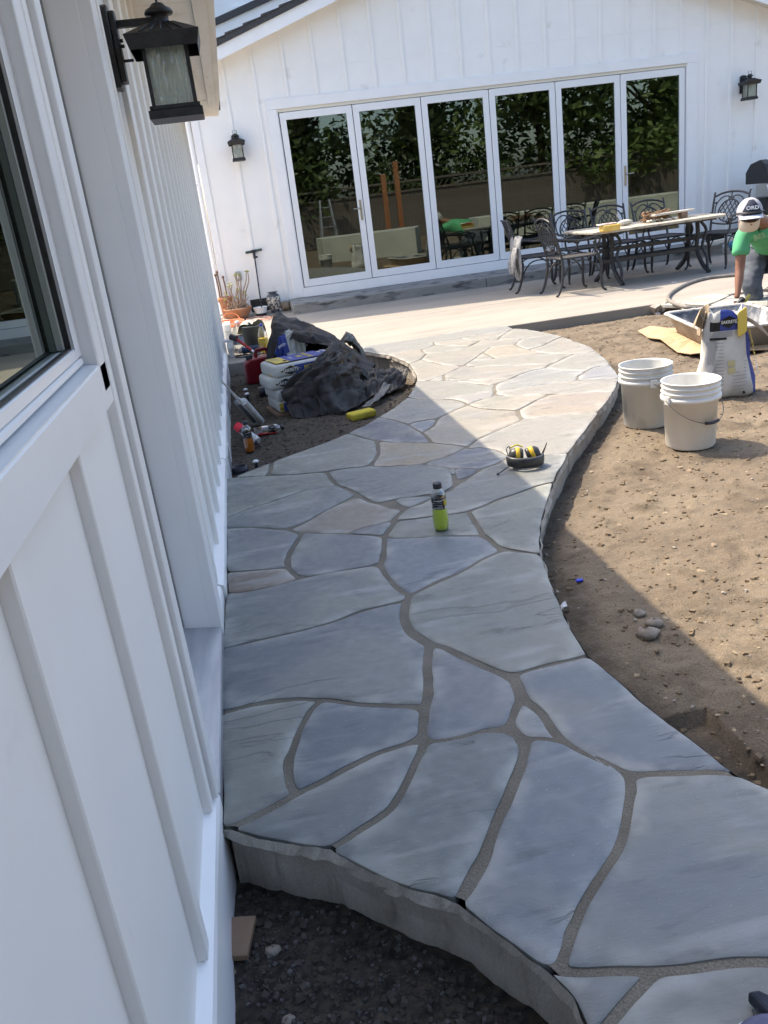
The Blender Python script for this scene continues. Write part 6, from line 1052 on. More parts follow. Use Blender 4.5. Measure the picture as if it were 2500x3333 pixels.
# ---------------------------------------------------------------- buckets, mortar bag, tub, cardboard, hose
M['bucket']=mat('white_bucket_plastic',(.74,.73,.69),.42,(.68,.66,.61),4,stain=(.40,.37,.31),ss=9,sf=(.60,.78),stretch=(1,1,.55),coat=0); M['bucket2']=mat('greyed_bucket_plastic',(.60,.60,.57),.5,(.50,.50,.47),6,stain=(.34,.33,.30),ss=7,sf=(.55,.75),stretch=(1,1,.5))
M['wire']=mat('bucket_wire',(.18,.17,.16),.4,metal=.8)
def bucket(label,x,y,m,yaw,droop,R=.152,Hh=.372):
    z=gz(x,y)-.004; t=thing('bucket',label,'bucket',(x,y,z),yaw,'five gallon buckets'); r0=R*.865
    prof=[(0,.003),(r0-.012,.0),(r0-.004,.004),(r0,.012),(R-.009,Hh-.105),(R+.006,Hh-.104),(R+.007,Hh-.082),(R-.006,Hh-.080),(R-.006,Hh-.064),(R+.004,Hh-.062),(R+.0045,Hh-.055),(R-.005,Hh-.053),(R-.004,Hh-.035),(R+.003,Hh-.033),(R+.0035,Hh-.027),(R-.003,Hh-.025),(R-.002,Hh-.008),(R+.004,Hh-.006),(R+.004,Hh),(R-.004,Hh),(R-.007,Hh-.012),(r0-.006,.02),(0,.012)]
    MB().lathe(prof,56).build('shell',m,t,False)
    for s in (-1,1): MB().box(s*(R+.010)-.006,s*(R+.010)+.006,-.020,.020,Hh-.115,Hh-.066).build('ear',m,t,False,.004)
    P=[(-(R+.018),0,Hh-.09)]+[(-(R+.02)*math.cos(math.pi*k/12),-droop[0]*math.sin(math.pi*k/12),Hh-.09-droop[1]*math.sin(math.pi*k/12)) for k in range(1,12)]+[(R+.018,0,Hh-.09)]
    MB().tube(cr(P,3),.0022,5).build('bail',M['wire'],t,False)
    q=cr(P,3); MB().tube(q[15:22],.009,8).build('grip',M['capk'],t,False); return t
bucket('white five gallon bucket in front, wire handle hanging, on the sunny dirt',2.315,4.19,M['bucket'],math.radians(14),(.165,.125))
bucket('greyer bucket standing behind and left of the white bucket',2.285,4.66,M['bucket2'],math.radians(80),(.165,.13))
M['card']=mat('cardboard',(.40,.27,.15),.85,(.46,.32,.19),7,stain=(.28,.19,.11),ss=5,bump=.15,bs=40,stretch=(1,4,1))
cpts=[at(u,v,Z=-.085) for u,v in ((2076,1080),(2118,1070),(2182,1068),(2330,1060),(2500,1075),(2560,1090),(2500,1135),(2330,1152),(2250,1160),(2205,1143),(2180,1132),(2150,1113),(2110,1098))]
cbx=thing('cardboard','flattened brown cardboard sheet under the mixing tub','cardboard',(cpts[0].x,cpts[0].y,-.085)); n=len(cpts)
cm=sum((Vector(p) for p in cpts),Vector((0,0,0)))/n; m=MB(); V=[tuple(cm+Vector((0,0,.012)))];
for k,p in enumerate(cpts): V.append((p.x,p.y,p.z+.018*math.sin(k*1.9)+.006)); 
for k,p in enumerate(cpts): q=cm.lerp(p,.55); V.append((q.x,q.y,q.z+.010*math.sin(k*2.7)+.006))
m.add(V,[(1+k,1+(k+1)%n,1+n+(k+1)%n,1+n+k) for k in range(n)]+[(1+n+k,1+n+(k+1)%n,0) for k in range(n)],False); o=m.build('sheet',M['card'],cbx); o.modifiers.new('s','SOLIDIFY').thickness=.006
# mixing tub
M['tubo']=mat('mortar_stained_tub',(.30,.275,.235),.8,(.20,.18,.155),7,stain=(.10,.09,.08),ss=4,sf=(.55,.75),bump=.3,bs=50); M['tubi']=mat('tub_inside',(.055,.065,.085),.7,(.26,.265,.265),6,nd=6,fac=(.45,.6),stain=(.42,.42,.41),ss=5,sf=(.6,.75)); M['tubr']=mat('tub_rim',(.48,.47,.44),.7,(.30,.29,.27),16,stain=(.12,.115,.11),ss=14,sf=(.56,.68))
A_=at(2153,1017,Z=.10);B_=at(2291,1078,Z=.10); e1=(B_-A_); e1.z=0; Lt=e1.length; e1.normalize(); e2=Vector((-e1.y,e1.x,0)); 
if e2.x<0: e2=-e2
Wt=.80; ctr=A_+e1*Lt/2+e2*Wt/2
tub=thing('mixing_tub','large mortar crusted mixing tub on the cardboard in front of the worker','tub',(ctr.x,ctr.y,-.08))
def ring(sx,sy,z,r,n=5):
    P=[]
    for qx,qy,a0 in ((1,1,0),(-1,1,90),(-1,-1,180),(1,-1,270)):
        for k in range(n+1):
            a=math.radians(a0+90*k/n); lx=qx*(sx-r)+r*math.cos(a); ly=qy*(sy-r)+r*math.sin(a); p=ctr+e1*lx*1.0+e2*ly; P.append((p.x,p.y,z))
    return P
hx,hy=Lt/2,Wt/2
def rings(L,name,mt):
    m=MB(); R=[ring(*q) for q in L]; n=len(R[0]); V=[p for r in R for p in r]; m.add(V,[(i*n+k,i*n+(k+1)%n,(i+1)*n+(k+1)%n,(i+1)*n+k) for i in range(len(R)-1) for k in range(n)],True)
    return m,R
m,R=rings([(hx-.12,hy-.11,-.085,.10),(hx-.10,hy-.09,-.075,.12),(hx-.035,hy-.03,.085,.09)],'',None); m.add(R[0],[tuple(range(len(R[0])))]); m.build('outer_shell',M['tubo'],tub)
m,R=rings([(hx-.045,hy-.04,.088,.09),(hx-.108,hy-.098,-.06,.12),(hx-.13,hy-.12,-.066,.10)],'',None); m.add(R[-1],[tuple(range(len(R[0])))[::-1]]); m.build('inner_shell',M['tubi'],tub)
m,R=rings([(hx-.036,hy-.031,.080,.09),(hx,hy,.084,.10),(hx+.004,hy+.004,.095,.10),(hx-.004,hy-.004,.104,.10),(hx-.044,hy-.039,.102,.09),(hx-.046,hy-.041,.088,.09)],'',None); m.build('rim',M['tubr'],tub)
# open mortar bag
bp=at(2385,1285,Z=-.09); ob=thing('mortar_bag','open half empty white and blue mortar bag standing behind the buckets','bag',(bp.x,bp.y+.10,gz(bp.x,bp.y)),math.radians(-14))
def obag():
    n=44; Z=[0,.02,.06,.12,.20,.28,.36,.44,.50,.55]; W=[.175,.19,.188,.178,.162,.148,.138,.128,.124,.122]; D=[.085,.10,.105,.10,.09,.08,.07,.062,.066,.075]; rnd=random.Random(3)
    V=[]
    for i,z in enumerate(Z):
        for k in range(n):
            a=2*math.pi*k/n; c,s=math.cos(a),math.sin(a); x=W[i]*(abs(c)**.55)*(1 if c>0 else -1); y=D[i]*(abs(s)**.7)*(1 if s>0 else -1)
            wr=.007*math.sin(a*5+z*9)+.006*math.sin(a*9-z*24)+.005*math.sin(z*60+a*2); x+=wr*c+ .025*(z/.55)**2*-.6; y+=wr*s
            zz=z+(.02*math.sin(a*3+1)+.015*math.sin(a*7) if i==len(Z)-1 else 0)
            V.append((x,y,zz))
    F=[(i*n+k,i*n+(k+1)%n,(i+1)*n+(k+1)%n,(i+1)*n+k) for i in range(len(Z)-1) for k in range(n)]
    m=MB().add(V,F,True); o=m.build('sack',M['bagwhite2'],ob,False); o.data.materials.append(M['bagblue']); o.data.materials.append(M['ink']); o.data.materials.append(M['inkg'])
    for p in o.data.polygons:
        i=p.index//n; k=p.index%n; a=360*(k+.5)/n
        # front of the bag is -y (270 deg), right gusset at 0/360
        if (a>322 or a<18) and i<9: p.material_index=1
        if 222<a<310 and i==7: p.material_index=2 if a<262 else 1
        if 262<a<312 and i==8: p.material_index=1
    o.modifiers.new('s','SOLIDIFY').thickness=.004; return W,D,Z
M['bagwhite2']=mat('dusty_bag_paper',(.58,.57,.53),.75,(.46,.45,.42),8,stain=(.36,.33,.28),ss=6,sf=(.58,.8),bump=.5,bs=30)
W_,D_,Z_=obag()
def fy(x,z): # front surface of the bag
    t=np.interp(z,Z_,D_); w_=np.interp(z,Z_,W_); c=min(.98,abs(x)/w_); s=(1-c**(1/.55*1.0))**.5 if c<1 else 0; return -t*max(.2,s)**.7-.011
def onbag(name,x0,x1,z0,z1,mt,k=1):
    V=[];N=6
    for i in range(N+1):
        x=x0+(x1-x0)*i/N
        for z in (z0,z1): V.append((x,fy(x,z)-.0006*k,z))
    MB().add(V,[(2*i,2*i+2,2*i+3,2*i+1) for i in range(N)],True).build(name,mt,ob,False)
for k in range(13): onbag('print_line',-.135,-.035,.10+k*.022,.104+k*.022,M['inkg'])
for k in range(9): onbag('print_line',.02,.11,.06+k*.022,.0635+k*.022,M['inkg'])
onbag('print_band',-.115,-.015,.385,.40,M['ink']); 
for k in range(5): onbag('print_line',-.112,.02,.405+k*.007,.408+k*.007,M['inkg'])
onbag('print_column',-.135,-.085,.10,.375,M['inkg2'] if 'inkg2' in M else mat('faded_grey_print',(.33,.33,.32),.8)); onbag('barcode',.085,.125,.025,.045,M['ink'])
for z in (.17,.215): onbag('yellow_patch',-.01,.035,z,z+.035,mat('pale_yellow_print',(.50,.44,.22),.7))
zc=.497; V=[(-.075,zc),(-.005,zc-.040),(.065,zc),(-.005,zc+.040)]
MB().add([(x,fy(x,z)-.004,z) for x,z in V],[(0,1,2,3)]).build('emblem',M['ink'],ob,False); text('lettering','SAKRETE',.029,M['inkw'],ob,Matrix.Translation((-.005,fy(-.005,zc)-.0085,zc))@Matrix.Rotation(math.pi/2,4,'X'),bold=.0004,sx=.85)
G2=Matrix.Translation((.186,-.02,.30))@Matrix.Rotation(math.radians(75),4,'Z')@Matrix.Rotation(math.pi/2,4,'X')@Matrix.Rotation(-math.pi/2,4,'Z')
text('lettering','MORTAR',.055,M['bagyellow'],ob,Matrix.Translation((.158,-.035,.34))@Matrix.Rotation(math.radians(62),4,'Z')@Matrix.Rotation(math.radians(78),4,'X')@Matrix.Rotation(-math.pi/2,4,'Z'),bold=.001,sx=.8)
text('lettering','TYPE S',.04,M['inkw'],ob,Matrix.Translation((.182,-.052,.20))@Matrix.Rotation(math.radians(55),4,'Z')@Matrix.Rotation(math.radians(78),4,'X')@Matrix.Rotation(-math.pi/2,4,'Z'),bold=.0008)
m=MB(); rnd=random.Random(8)
m.add([(.10*math.cos(a)*r-.013,.055*math.sin(a)*r,.525+.035*(1-r)+rnd.gauss(0,.006)) for r in (1,.6,.25) for a in [k*math.pi/9 for k in range(18)]],[(i*18+k,i*18+(k+1)%18,(i+1)*18+(k+1)%18,(i+1)*18+k) for i in range(2) for k in range(18)]+[tuple(range(36,54))],True); m.build('mortar_powder',mat('mortar_powder',(.42,.39,.33),.95,(.5,.47,.41),30,bump=.6,bs=80),ob,False)
M['kraft']=mat('kraft_lining',(.42,.34,.24),.85,(.36,.28,.19),9,bump=.3,bs=40)
A=[[(-.135+.06*math.cos(q)*(.4+.15*i)-.01*i,-.03+.05*math.sin(q),.60-.045*i+.02*math.sin(q*2+i)) for q in [k*.5 for k in range(8)]] for i in range(4)]; o=drape('torn_flap',A,M['kraft'],None,.003); o.parent=ob
A=[[(-.145-.012*i+.02*math.sin(j),-.045+.03*j,.57-.055*i) for j in range(4)] for i in range(4)]; o=drape('torn_flap',A,M['kraft'],None,.003); o.parent=ob
A=[[(.06+.055*j,-.05+.035*i-.02*j,.53-.022*j+.02*math.sin(i*2+j)-.006*j*j) for j in range(5)] for i in range(4)]; o=drape('torn_flap',A,M['bagwhite2'],None,.003); o.parent=ob
A=[[(.05+.02*j,-.065-.006*i,.55-.055*i+.012*j) for j in range(4)] for i in range(4)]; o=drape('torn_flap',A,M['bagyellow'],None,.003); o.parent=ob
# hose
hp=[at(2560,872,Z=.015),at(2500,884,Z=.015),at(2395,895,Z=.015),at(2300,906,Z=.015),at(2235,925,Z=.015),at(2190,950,Z=.015),at(2175,968,Z=.015),at(2183,982,Z=.015),at(2225,998,Z=.03),at(2262,1007,Z=.0)]
hs=thing('hose','thick grey hose curving over the patio edge towards the tub','hose',tuple(hp[4])); MB().tube(cr(hp,8),.021,10).build('tube',mat('grey_hose',(.16,.145,.125),.6,(.22,.2,.175),12),hs)
h2=[at(2205,990,Z=.0),at(2222,1003,Z=-.03),at(2237,1016,Z=-.06)]; MB().tube(h2,.018,8).build('end_pipe',M['cart'],hs)
bh=thing('shovel_handle','black tool handle slanting behind the worker at the right edge','handle',tuple(at(2520,900,Y=8.9))); MB().tube([at(2540,890,Y=8.9),at(2470,955,Y=9.0)],.02,8).build('shaft',M['capk'],bh)
# ---------------------------------------------------------------- worker bending over the tub
M['skin']=mat('brown_skin',(.22,.105,.065),.5,(.26,.13,.08),12,spec=.4); M['shirt']=mat('green_shirt',(.10,.40,.19),.85,(.085,.35,.165),9,bump=.3,bs=60); M['jeans']=mat('dark_jeans',(.045,.055,.075),.85,(.10,.115,.14),5,bump=.4,bs=60,stain=(.20,.22,.24),ss=4,sf=(.6,.8),stretch=(1,1,2.2)); M['capg']=mat('grey_cap',(.42,.41,.43),.85,(.36,.35,.37),18); M['capn']=mat('navy_cap_panel',(.02,.025,.045),.8); M['mask']=mat('cream_mask',(.64,.55,.43),.8)
def skin(joints,edges,lv=2):
    me=bpy.data.meshes.new('s'); ks=list(joints); me.from_pydata([tuple(joints[k][0]) for k in ks],[(ks.index(a),ks.index(b)) for a,b in edges],[])
    o=bpy.data.objects.new('s',me); COL.objects.link(o); sm=o.modifiers.new('k','SKIN'); sm.use_smooth_shade=True
    for i,k in enumerate(ks):
        r=joints[k][1]; me.skin_vertices[0].data[i].radius=r if isinstance(r,tuple) else (r,r); me.skin_vertices[0].data[i].use_root=(i==0)
    sb=o.modifiers.new('b','SUBSURF'); sb.levels=lv; sb.render_levels=lv
    bpy.context.view_layer.update(); dg=bpy.context.evaluated_depsgraph_get(); m2=bpy.data.meshes.new_from_object(o.evaluated_get(dg)); bpy.data.objects.remove(o)
    m=MB(); m.add([v.co.copy() for v in m2.vertices],[tuple(p.vertices) for p in m2.polygons],True); return m
hipR=at(2462,838,Y=8.0); hipL=hipR+Vector((.30,.02,.02)); kneeR=at(2447,925,Y=7.86); ankR=at(2462,1028,Y=7.86); ankR.z=max(ankR.z,-.05); kneeL=kneeR+Vector((.32,.05,0)); ankL=ankR+Vector((.36,.1,0))
pel=(hipR+hipL)/2+Vector((0,.03,.05)); chest=at(2505,742,Y=7.62); neck=at(2484,722,Y=7.47); shR=at(2416,765,Y=7.55); shL=chest+Vector((.24,.02,.02)); elR=at(2408,880,Y=7.50); wrR=at(2402,952,Y=7.42); haR=at(2397,972,Y=7.41)
head=at(2440,700,Y=7.34)
pr=thing('person','person in a green shirt and grey cap bending down over the mixing tub','person',(ankR.x+.15,ankR.y,gz(ankR.x,ankR.y)))
J=dict(pel=(pel,.14),waist=(pel.lerp(chest,.5),.13),chest=(chest,.14),neck=(neck,.06),head=(head+Vector((.01,.03,-.01)),.085),chin=(head+Vector((-.01,-.05,-.085)),.05),shR=(shR,.06),elR=(elR,.043),fa=(elR.lerp(wrR,.35),.042),wrR=(wrR,.027),pal=(haR,(.034,.020)),shL=(shL,.06),elL=(shL+Vector((.03,-.03,-.26)),.042),wrL=(shL+Vector((.0,-.10,-.48)),.027),palL=(shL+Vector((-.01,-.12,-.56)),(.034,.02)),hipR=(hipR,.095),kneeR=(kneeR,.065),ankR=(ankR,.045),hipL=(hipL,.095),kneeL=(kneeL,.065),ankL=(ankL,.045))
E_=[('pel','waist'),('waist','chest'),('chest','neck'),('neck','head'),('head','chin'),('chest','shR'),('shR','elR'),('elR','fa'),('fa','wrR'),('wrR','pal'),('chest','shL'),('shL','elL'),('elL','wrL'),('wrL','palL'),('pel','hipR'),('hipR','kneeR'),('kneeR','ankR'),('pel','hipL'),('hipL','kneeL'),('kneeL','ankL')]
body=skin(J,E_)
for hp_,s in ((haR,1),(J['palL'][0],-1)):
    for k in range(4):
        o0=hp_+Vector((s*(-.024+.017*k),-.004,-.022)); L=(.040,.046,.043,.034)[k]; body.tube(cr([o0,o0+Vector((0,-.012,-L*.5)),o0+Vector((0,-.002,-L*.95)),o0+Vector((0,.018,-L*1.05))],3),[.0095]*4+[.009]*3+[.0075]*3,7); body.ball(o0+Vector((0,.018,-L*1.05)),.0078,7,5)
    o0=hp_+Vector((s*.032,-.004,.004)); body.tube(cr([o0,o0+Vector((s*.014,-.016,-.025)),o0+Vector((s*.004,-.026,-.048))],3),[.012,.0115,.011,.0105,.010,.0095,.0085],7)
# face: nose, ear
fd=Vector((-.35,-.85,-.40)).normalized(); fr_=Vector((-.85,.35,0)).normalized(); fu=fd.cross(fr_).normalized()
if fu.z<0: fu=-fu
body.ball(head+fd*.10-fu*.035,.016,8,6,(.8,1,1.2))
for s in (-1,1): body.ball(head+fr_*s*.078-fd*.005-fu*.02,.026,8,6,(.5,.8,1.2))
body.build('body',M['skin'],pr)
eyes=MB()
for s in (-1,1): eyes.ball(head+fd*.088+fr_*s*.032-fu*.005,.010,8,6)
eyes.build('eyes',M['capk'],pr)
hr=MB().ball(head-fd*.025+fu*.01,.098,14,10,(1,1.05,.95)); hr.build('hair',M['capk'],pr)
sh=skin(dict(wa=(pel.lerp(chest,.28)+Vector((0,0,-.01)),.165),mid=(pel.lerp(chest,.6),.165),chest=(chest,.165),col=(neck+Vector((.01,.03,-.01)),.085),shR=(shR+Vector((.008,0,.0)),.082),sl=(shR.lerp(elR,.38),.082),sl2=(shR.lerp(elR,.62),.088),shL=(shL,.085),slL=(shL+Vector((.02,-.02,-.15)),.085)),[('wa','mid'),('mid','chest'),('chest','col'),('chest','shR'),('shR','sl'),('sl','sl2'),('chest','shL'),('shL','slL')])
def wrinkle(m,a,f,sd):
    o=np.array(m.v); n=fbm(o[:,0]*f+o[:,2]*f*.7,o[:,2]*f*1.6+o[:,1]*f,3,sd); c=o.mean(0); d=o-c; d/=np.maximum(np.linalg.norm(d,axis=1),1e-6)[:,None]; m.v=[tuple(p) for p in o+d*(np.abs(n)*-a*4+a)[:,None]]; return m
wrinkle(sh,.012,9,3).build('shirt',M['shirt'],pr)
jn=skin(dict(pel=(pel+Vector((0,0,-.02)),.165),hipR=(hipR,.125),th=(hipR.lerp(kneeR,.5),.112),kneeR=(kneeR,.095),sh_=(kneeR.lerp(ankR,.5),.092),ankR=(ankR+Vector((0,0,.03)),.085),hipL=(hipL,.125),kneeL=(kneeL,.095),ankL=(ankL+Vector((0,0,.03)),.085)),[('pel','hipR'),('hipR','th'),('th','kneeR'),('kneeR','sh_'),('sh_','ankR'),('pel','hipL'),('hipL','kneeL'),('kneeL','ankL')],3)
wrinkle(jn,.017,13,8).build('jeans',M['jeans'],pr)
for a in (ankR,ankL): MB().ball((a.x-.02,a.y-.05,gz(a.x,a.y)+.04),.06,14,9,(.85,2.0,.75)).build('shoe',M['capk'],pr)
# cap: dome, navy front panel, visor, sunglasses; mask
cu=(fu*.90-fd*.42).normalized(); cf=(fd-cu*fd.dot(cu)).normalized(); cs=cu.cross(cf).normalized(); cc=head+fu*.015-fd*.01
def capP(az,el,r=.118):
    return cc+(cf*math.cos(az)*1.10+cs*math.sin(az)*.94)*r*math.cos(el)+cu*r*1.12*math.sin(el)
V=[];na,ne=28,8
for i in range(ne+1):
    for k in range(na): V.append(capP(2*math.pi*k/na,-.12+(math.pi/2+.10)*i/ne))
MB().add(V,[(i*na+k,i*na+(k+1)%na,(i+1)*na+(k+1)%na,(i+1)*na+k) for i in range(ne) for k in range(na)],True).build('cap',M['capg'],pr)
V=[]
for i in range(7):
    w_=.85*(1-.62*i/6)
    for k in range(9): V.append(capP((-1+2*k/8)*w_,-.10+1.12*i/6,.1205))
MB().add(V,[(i*9+k,i*9+k+1,(i+1)*9+k+1,(i+1)*9+k) for i in range(6) for k in range(8)],True).build('cap_panel',M['capn'],pr)
V=[]
for i in range(6):
    e=i/5
    for k in range(13):
        a=(-1+2*k/12)*1.15; p=capP(a,-.13,.116); d=(cf*(.95+.05*math.cos(a))-cu*.38).normalized(); V.append(p+d*(.085*e*math.cos(a*.85))-cu*.012*(abs(a)**2)*e)
MB().add(V,[(i*13+k,i*13+k+1,(i+1)*13+k+1,(i+1)*13+k) for i in range(5) for k in range(12)],True).build('visor',mat('white_visor',(.66,.65,.72),.8),pr).modifiers.new('s','SOLIDIFY').thickness=.004
MB().tube([capP(a,.06,.124) for a in [(-1+2*k/14)*1.9 for k in range(15)]],.006,6).build('sunglasses_strap',M['capk'],pr); MB().tube([capP(a,.0,.127) for a in [(-1+2*k/10)*.75 for k in range(11)]],.013,8,flat=.5).build('sunglasses',M['ink'],pr)
po=pr.location
ctr_=capP(0,.30,.1235); zax=(cf*.93+cu*.30).normalized(); xax=-cs; 
if (xax.x)<0: xax=-xax
yax=zax.cross(xax).normalized(); TM=Matrix((( xax.x,yax.x,zax.x,ctr_.x-po.x),(xax.y,yax.y,zax.y,ctr_.y-po.y),(xax.z,yax.z,zax.z,ctr_.z-po.z),(0,0,0,1)))
text('lettering','ORD',.045,M['inkw'],pr,TM@Matrix.Translation((0,0,.012)),bold=.0012,sx=1.1)
# mask over the lower face
V=[]
for i in range(5):
    for k in range(9):
        a=(-1+2*k/8)*1.25; V.append(head+fd*(.112*math.cos(a)+.012*math.sin(math.pi*i/4))+fr_*.092*math.sin(a)-fu*(.018+.026*i)-fd*.006*i)
MB().add(V,[(i*9+k,i*9+k+1,(i+1)*9+k+1,(i+1)*9+k) for i in range(4) for k in range(8)],True).build('mask',M['mask'],pr)
ml_=MB()
for s in (-1,1):
    ear=head+fr_*s*.088-fd*.02; ml_.tube([head+fd*.03+fr_*s*.088-fu*.02,ear+fu*.02,ear-fu*.03,head+fd*.02+fr_*s*.085-fu*.10],.0028,5)
ml_.build('mask_loops',M['mask'],pr)
# shirt print on the chest, facing the camera
sp0=at(2474,770,Y=7.40); nrm=Vector((-.25,-.85,-.35)).normalized(); xa=Vector((.96,-.28,0)).normalized(); ya=nrm.cross(xa).normalized()
if ya.z<0: ya=-ya
TM=Matrix(((xa.x,ya.x,nrm.x,sp0.x-po.x),(xa.y,ya.y,nrm.y,sp0.y-po.y),(xa.z,ya.z,nrm.z,sp0.z-po.z),(0,0,0,1)))
text('lettering','BEL',.075,mat('faded_print',(.26,.42,.22),.8),pr,TM@Matrix.Rotation(math.radians(16),4,'Z'),bold=.002)
# yellow tool in the hand
tw=thing('clamp_tool','yellow and black hand tool held in the right hand of the worker','tool',tuple(haR)); MB().tube(cr([haR+Vector((-.06,-.02,-.085)),haR+Vector((0,-.035,-.055)),haR+Vector((.07,-.03,-.03)),haR+Vector((.12,-.02,.02))],4),.016,8).build('frame',mat('olive_yellow',(.42,.36,.06),.45),tw); MB().tube([haR+Vector((-.02,-.03,-.06)),haR+Vector((.055,-.03,-.005))],.026,10).build('housing',M['capk'],tw); MB().box(haR.x-.075,haR.x-.02,haR.y-.04,haR.y-.01,haR.z-.16,haR.z-.085).build('plate',mat('dark_plate',(.07,.065,.06),.5,metal=.4),tw,bevel=.004)
# things at the lower right corner of the path
nb=thing('navy_flap','dark navy fabric flap with a pointed tip at the lower right edge of the path','fabric',tuple(at(2460,3255,Z=.03))); 
P=[at(u,v,Z=.03) for u,v in ((2431,3229),(2470,3229),(2500,3243),(2560,3290),(2620,3380),(2540,3340),(2500,3300))]; n=len(P); m=MB(); m.add([(p.x,p.y,.006) for p in P]+[(p.x,p.y,.034+.004*math.sin(i)) for i,p in enumerate(P)],[tuple(range(n))[::-1],tuple(range(n,2*n))]+[(i,(i+1)%n,n+(i+1)%n,n+i) for i in range(n)]); m.build('flap',mat('navy_fabric',(.018,.022,.034),.8,(.03,.036,.052),30),nb,bevel=.006,seg=2)
sb=thing('shoe','rounded purple blue shoe toe with a white rim at the lower right corner','shoe',tuple(at(2470,3340,Z=.02))); cA=at(2455,3345,Z=.02)
m=MB().ball((cA.x+.01,cA.y-.018,.020),.045,18,9,(1.25,.72,.62)); m.v=[(a,b,max(.004,c)) for a,b,c in m.v]; m.build('toe',mat('purple_mesh_fabric',(.085,.09,.16),.7,(.13,.13,.20),40),sb)
q=[(cA.x+.01+.060*math.cos(a),cA.y-.018+.036*math.sin(a),.008) for a in [k*math.pi/12 for k in range(13)]]; MB().tube(q,.006,7).build('sole_rim',M['vinyl'],sb)
p=at(2456,3300,Z=.02); MB().tube([(p.x-.006,p.y-.02,.02),(p.x-.005,p.y,.03),(p.x+.004,p.y,.03),(p.x+.008,p.y-.02,.02)],.0012,5).build('lace_loop',M['capk'],sb)

# ---------------------------------------------------------------- what the door glass mirrors: garden behind the camera
M['leaf']=mat('dark_foliage',(.035,.06,.018),.5,(.075,.11,.03),3,objcol=False)
M['leaf2']=mat('green_foliage',(.06,.10,.025),.5,(.11,.15,.04),3)
M['bark']=mat('bark',(.07,.05,.035),.9)
M['fence']=mat('weathered_fence',(.10,.085,.07),.8,(.15,.13,.11),12,stretch=(1,1,.2))
def tree(label,x,y,h,r,seed,m):
    rnd=random.Random(seed); t=thing('tree',label,'tree',(x,y,-.1),0,'trees beyond the garden fence')
    k=MB(); k.tube(cr([(x,y,-.1),(x+.15,y,h*.3),(x-.1,y+.1,h*.55),(x,y,h*.85)],4),[.22-.013*i for i in range(13)],8)
    for j in range(5):
        a=rnd.uniform(0,6.3); k.tube([(x,y,h*.4),(x+math.cos(a)*r*.5,y+math.sin(a)*r*.5,h*rnd.uniform(.55,.8))],[.09,.03],6)
    k.build('trunk',M['bark'],t)
    vs=[];fs=[]
    cl=[(rnd.gauss(0,r*.45),rnd.gauss(0,r*.4),rnd.uniform(h*.16,h)) for _ in range(46)]
    for cx,cy,cz in cl:
        rr=rnd.uniform(.6,1.0)*r*.42
        for q in range(170):
            d=Vector((rnd.gauss(0,1),rnd.gauss(0,1),rnd.gauss(0,.8))).normalized()*rr*rnd.uniform(.5,1.05); c=Vector((x+cx,y+cy,cz))+d
            s=rnd.uniform(.12,.26); a=Vector((rnd.gauss(0,1),rnd.gauss(0,1),rnd.gauss(0,.6))).normalized(); b=a.cross(Vector((rnd.gauss(0,1),rnd.gauss(0,1),rnd.gauss(0,1)))).normalized()
            o=len(vs); vs+=[c-a*s,c+b*s*.4,c+a*s,c-b*s*.4]; fs.append((o,o+1,o+2,o+3))
    mm=MB(); mm.add(vs,fs); mm.build('crown',M[m],t)
for i,(x,y,h,r,m,lb) in enumerate(((-1.5,-11,7,2.6,'leaf','dark round tree behind the fence, mirrored in the leftmost door glass'),(3.2,-11.5,8,3.0,'leaf','tall dense dark tree mirrored in the second door glass'),(8.2,-11,8.5,2.9,'leaf','dark tree with a sky gap mirrored in the third door glass'),(13.5,-10.5,9,3.4,'leaf2','bright green leafy tree mirrored in the fourth door glass'),(18.5,-10,9,3.4,'leaf2','broad green tree mirrored in the fifth door glass'),(24,-9,9,3.6,'leaf2','large green tree mirrored in the rightmost door glass'))): tree(lb,x,y,h,r,i+3,m)
fn=thing('fence','weathered board garden fence mirrored in the glass doors','fence',(8,-8.5,-.1))
pl=MB().box(0,.14,-8.52,-8.5,-.1,1.62).build('plank',M['fence'],fn)
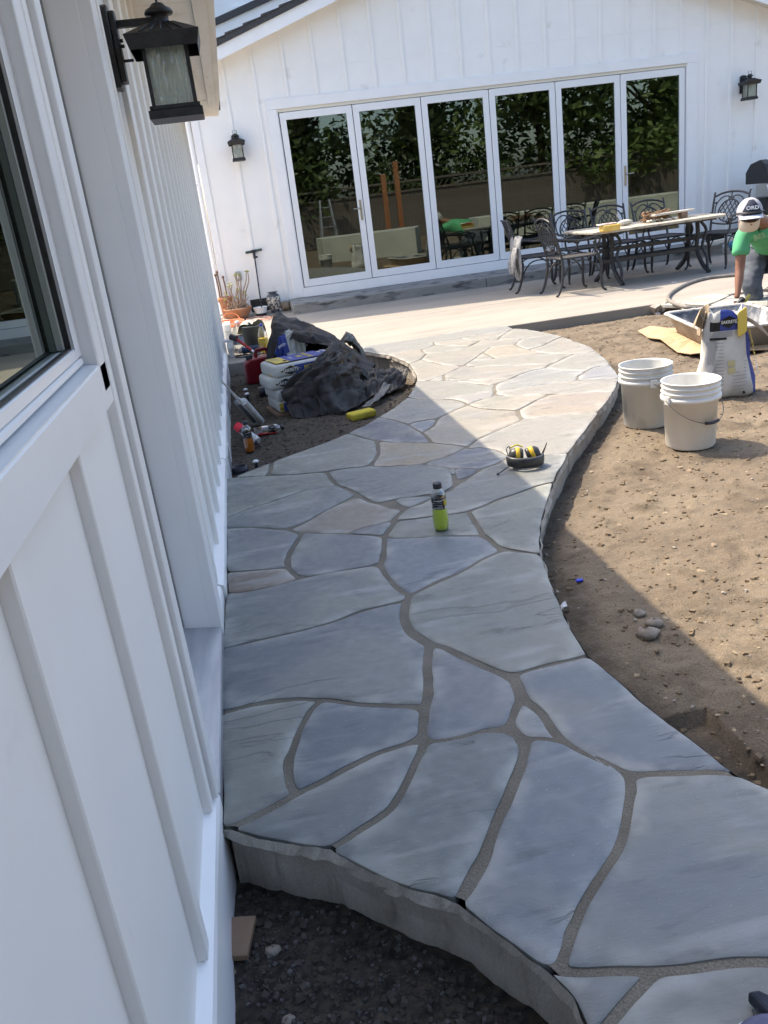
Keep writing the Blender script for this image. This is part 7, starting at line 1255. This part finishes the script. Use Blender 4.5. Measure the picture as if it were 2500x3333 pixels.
for i in range(1,190):
    c=pl.copy(); COL.objects.link(c); c.location=(i*.148-8,random.uniform(-.006,.006),random.uniform(-.02,.02))
pl.location=(-8,0,0)
MB().box(-8,20,-8.55,-8.45,1.62,1.70).build('rail',M['fence'],fn); MB().box(-8,20,-8.55,-8.45,1.98,2.06).build('rail',M['fence'],fn)
lt=MB()
for i in range(120): x=-8+i*.23; lt.hexa([(x,-8.51,1.70),(x+.03,-8.51,1.70),(x+.03,-8.49,1.70),(x,-8.49,1.70)],[(x+.2,-8.51,1.98),(x+.23,-8.51,1.98),(x+.23,-8.49,1.98),(x+.2,-8.49,1.98)])
lt.build('lattice',M['fence'],fn)
M['cwall']=mat('plastered_concrete',(.46,.47,.42),.85,(.38,.39,.35),2,bump=.3,bs=60)
rw=thing('retaining_wall','low smooth grey concrete wall mirrored in the left door glass','wall',(4.0,1.7,-.1))
MB().prism([(2.45,.9),(2.55,1.7),(5.05,2.75),(5.4,1.7)],-.2,.60).build('plastered_block',M['cwall'],rw,bevel=.02)
MB().prism([(7.0,1.2),(7.1,2.0),(13,3.2),(13,2.0)],-.2,.62).build('plastered_block',M['cwall'],rw,bevel=.02)
ld=thing('stepladder','silver aluminium stepladder behind the low wall, mirrored in door glass','ladder',(3.2,-2.2,-.1))
for sx in (-.22,.22):
    for sy in (-.35,.35): MB().tube([(3.2+sx*1.3,-2.2+sy,-.1),(3.2+sx*.7,-2.2+sy*.25,1.65)],.028,6).build('rail',M['alu'],ld)
for k in range(5): MB().box(3.2-.26+.02*k,3.2+.26-.02*k,-1.87-.05*k,-1.82-.05*k,.2+.3*k,.23+.3*k).build('rung',M['alu'],ld)
M['redwood']=mat('redwood_post',(.30,.12,.05),.7,(.38,.17,.08),9,stretch=(1,1,.2))
for i,(x,y,z,lb) in enumerate(((4.95,-.8,2.15,'shorter reddish timber post mirrored in the second door glass'),(5.45,-1.2,2.5,'taller reddish timber post mirrored in the second door glass'))):
    p=thing('timber_post',lb,'post',(x,y,-.1)); MB().box(x-.07,x+.07,y-.07,y+.07,-.2,z).build('shaft',M['redwood'],p)
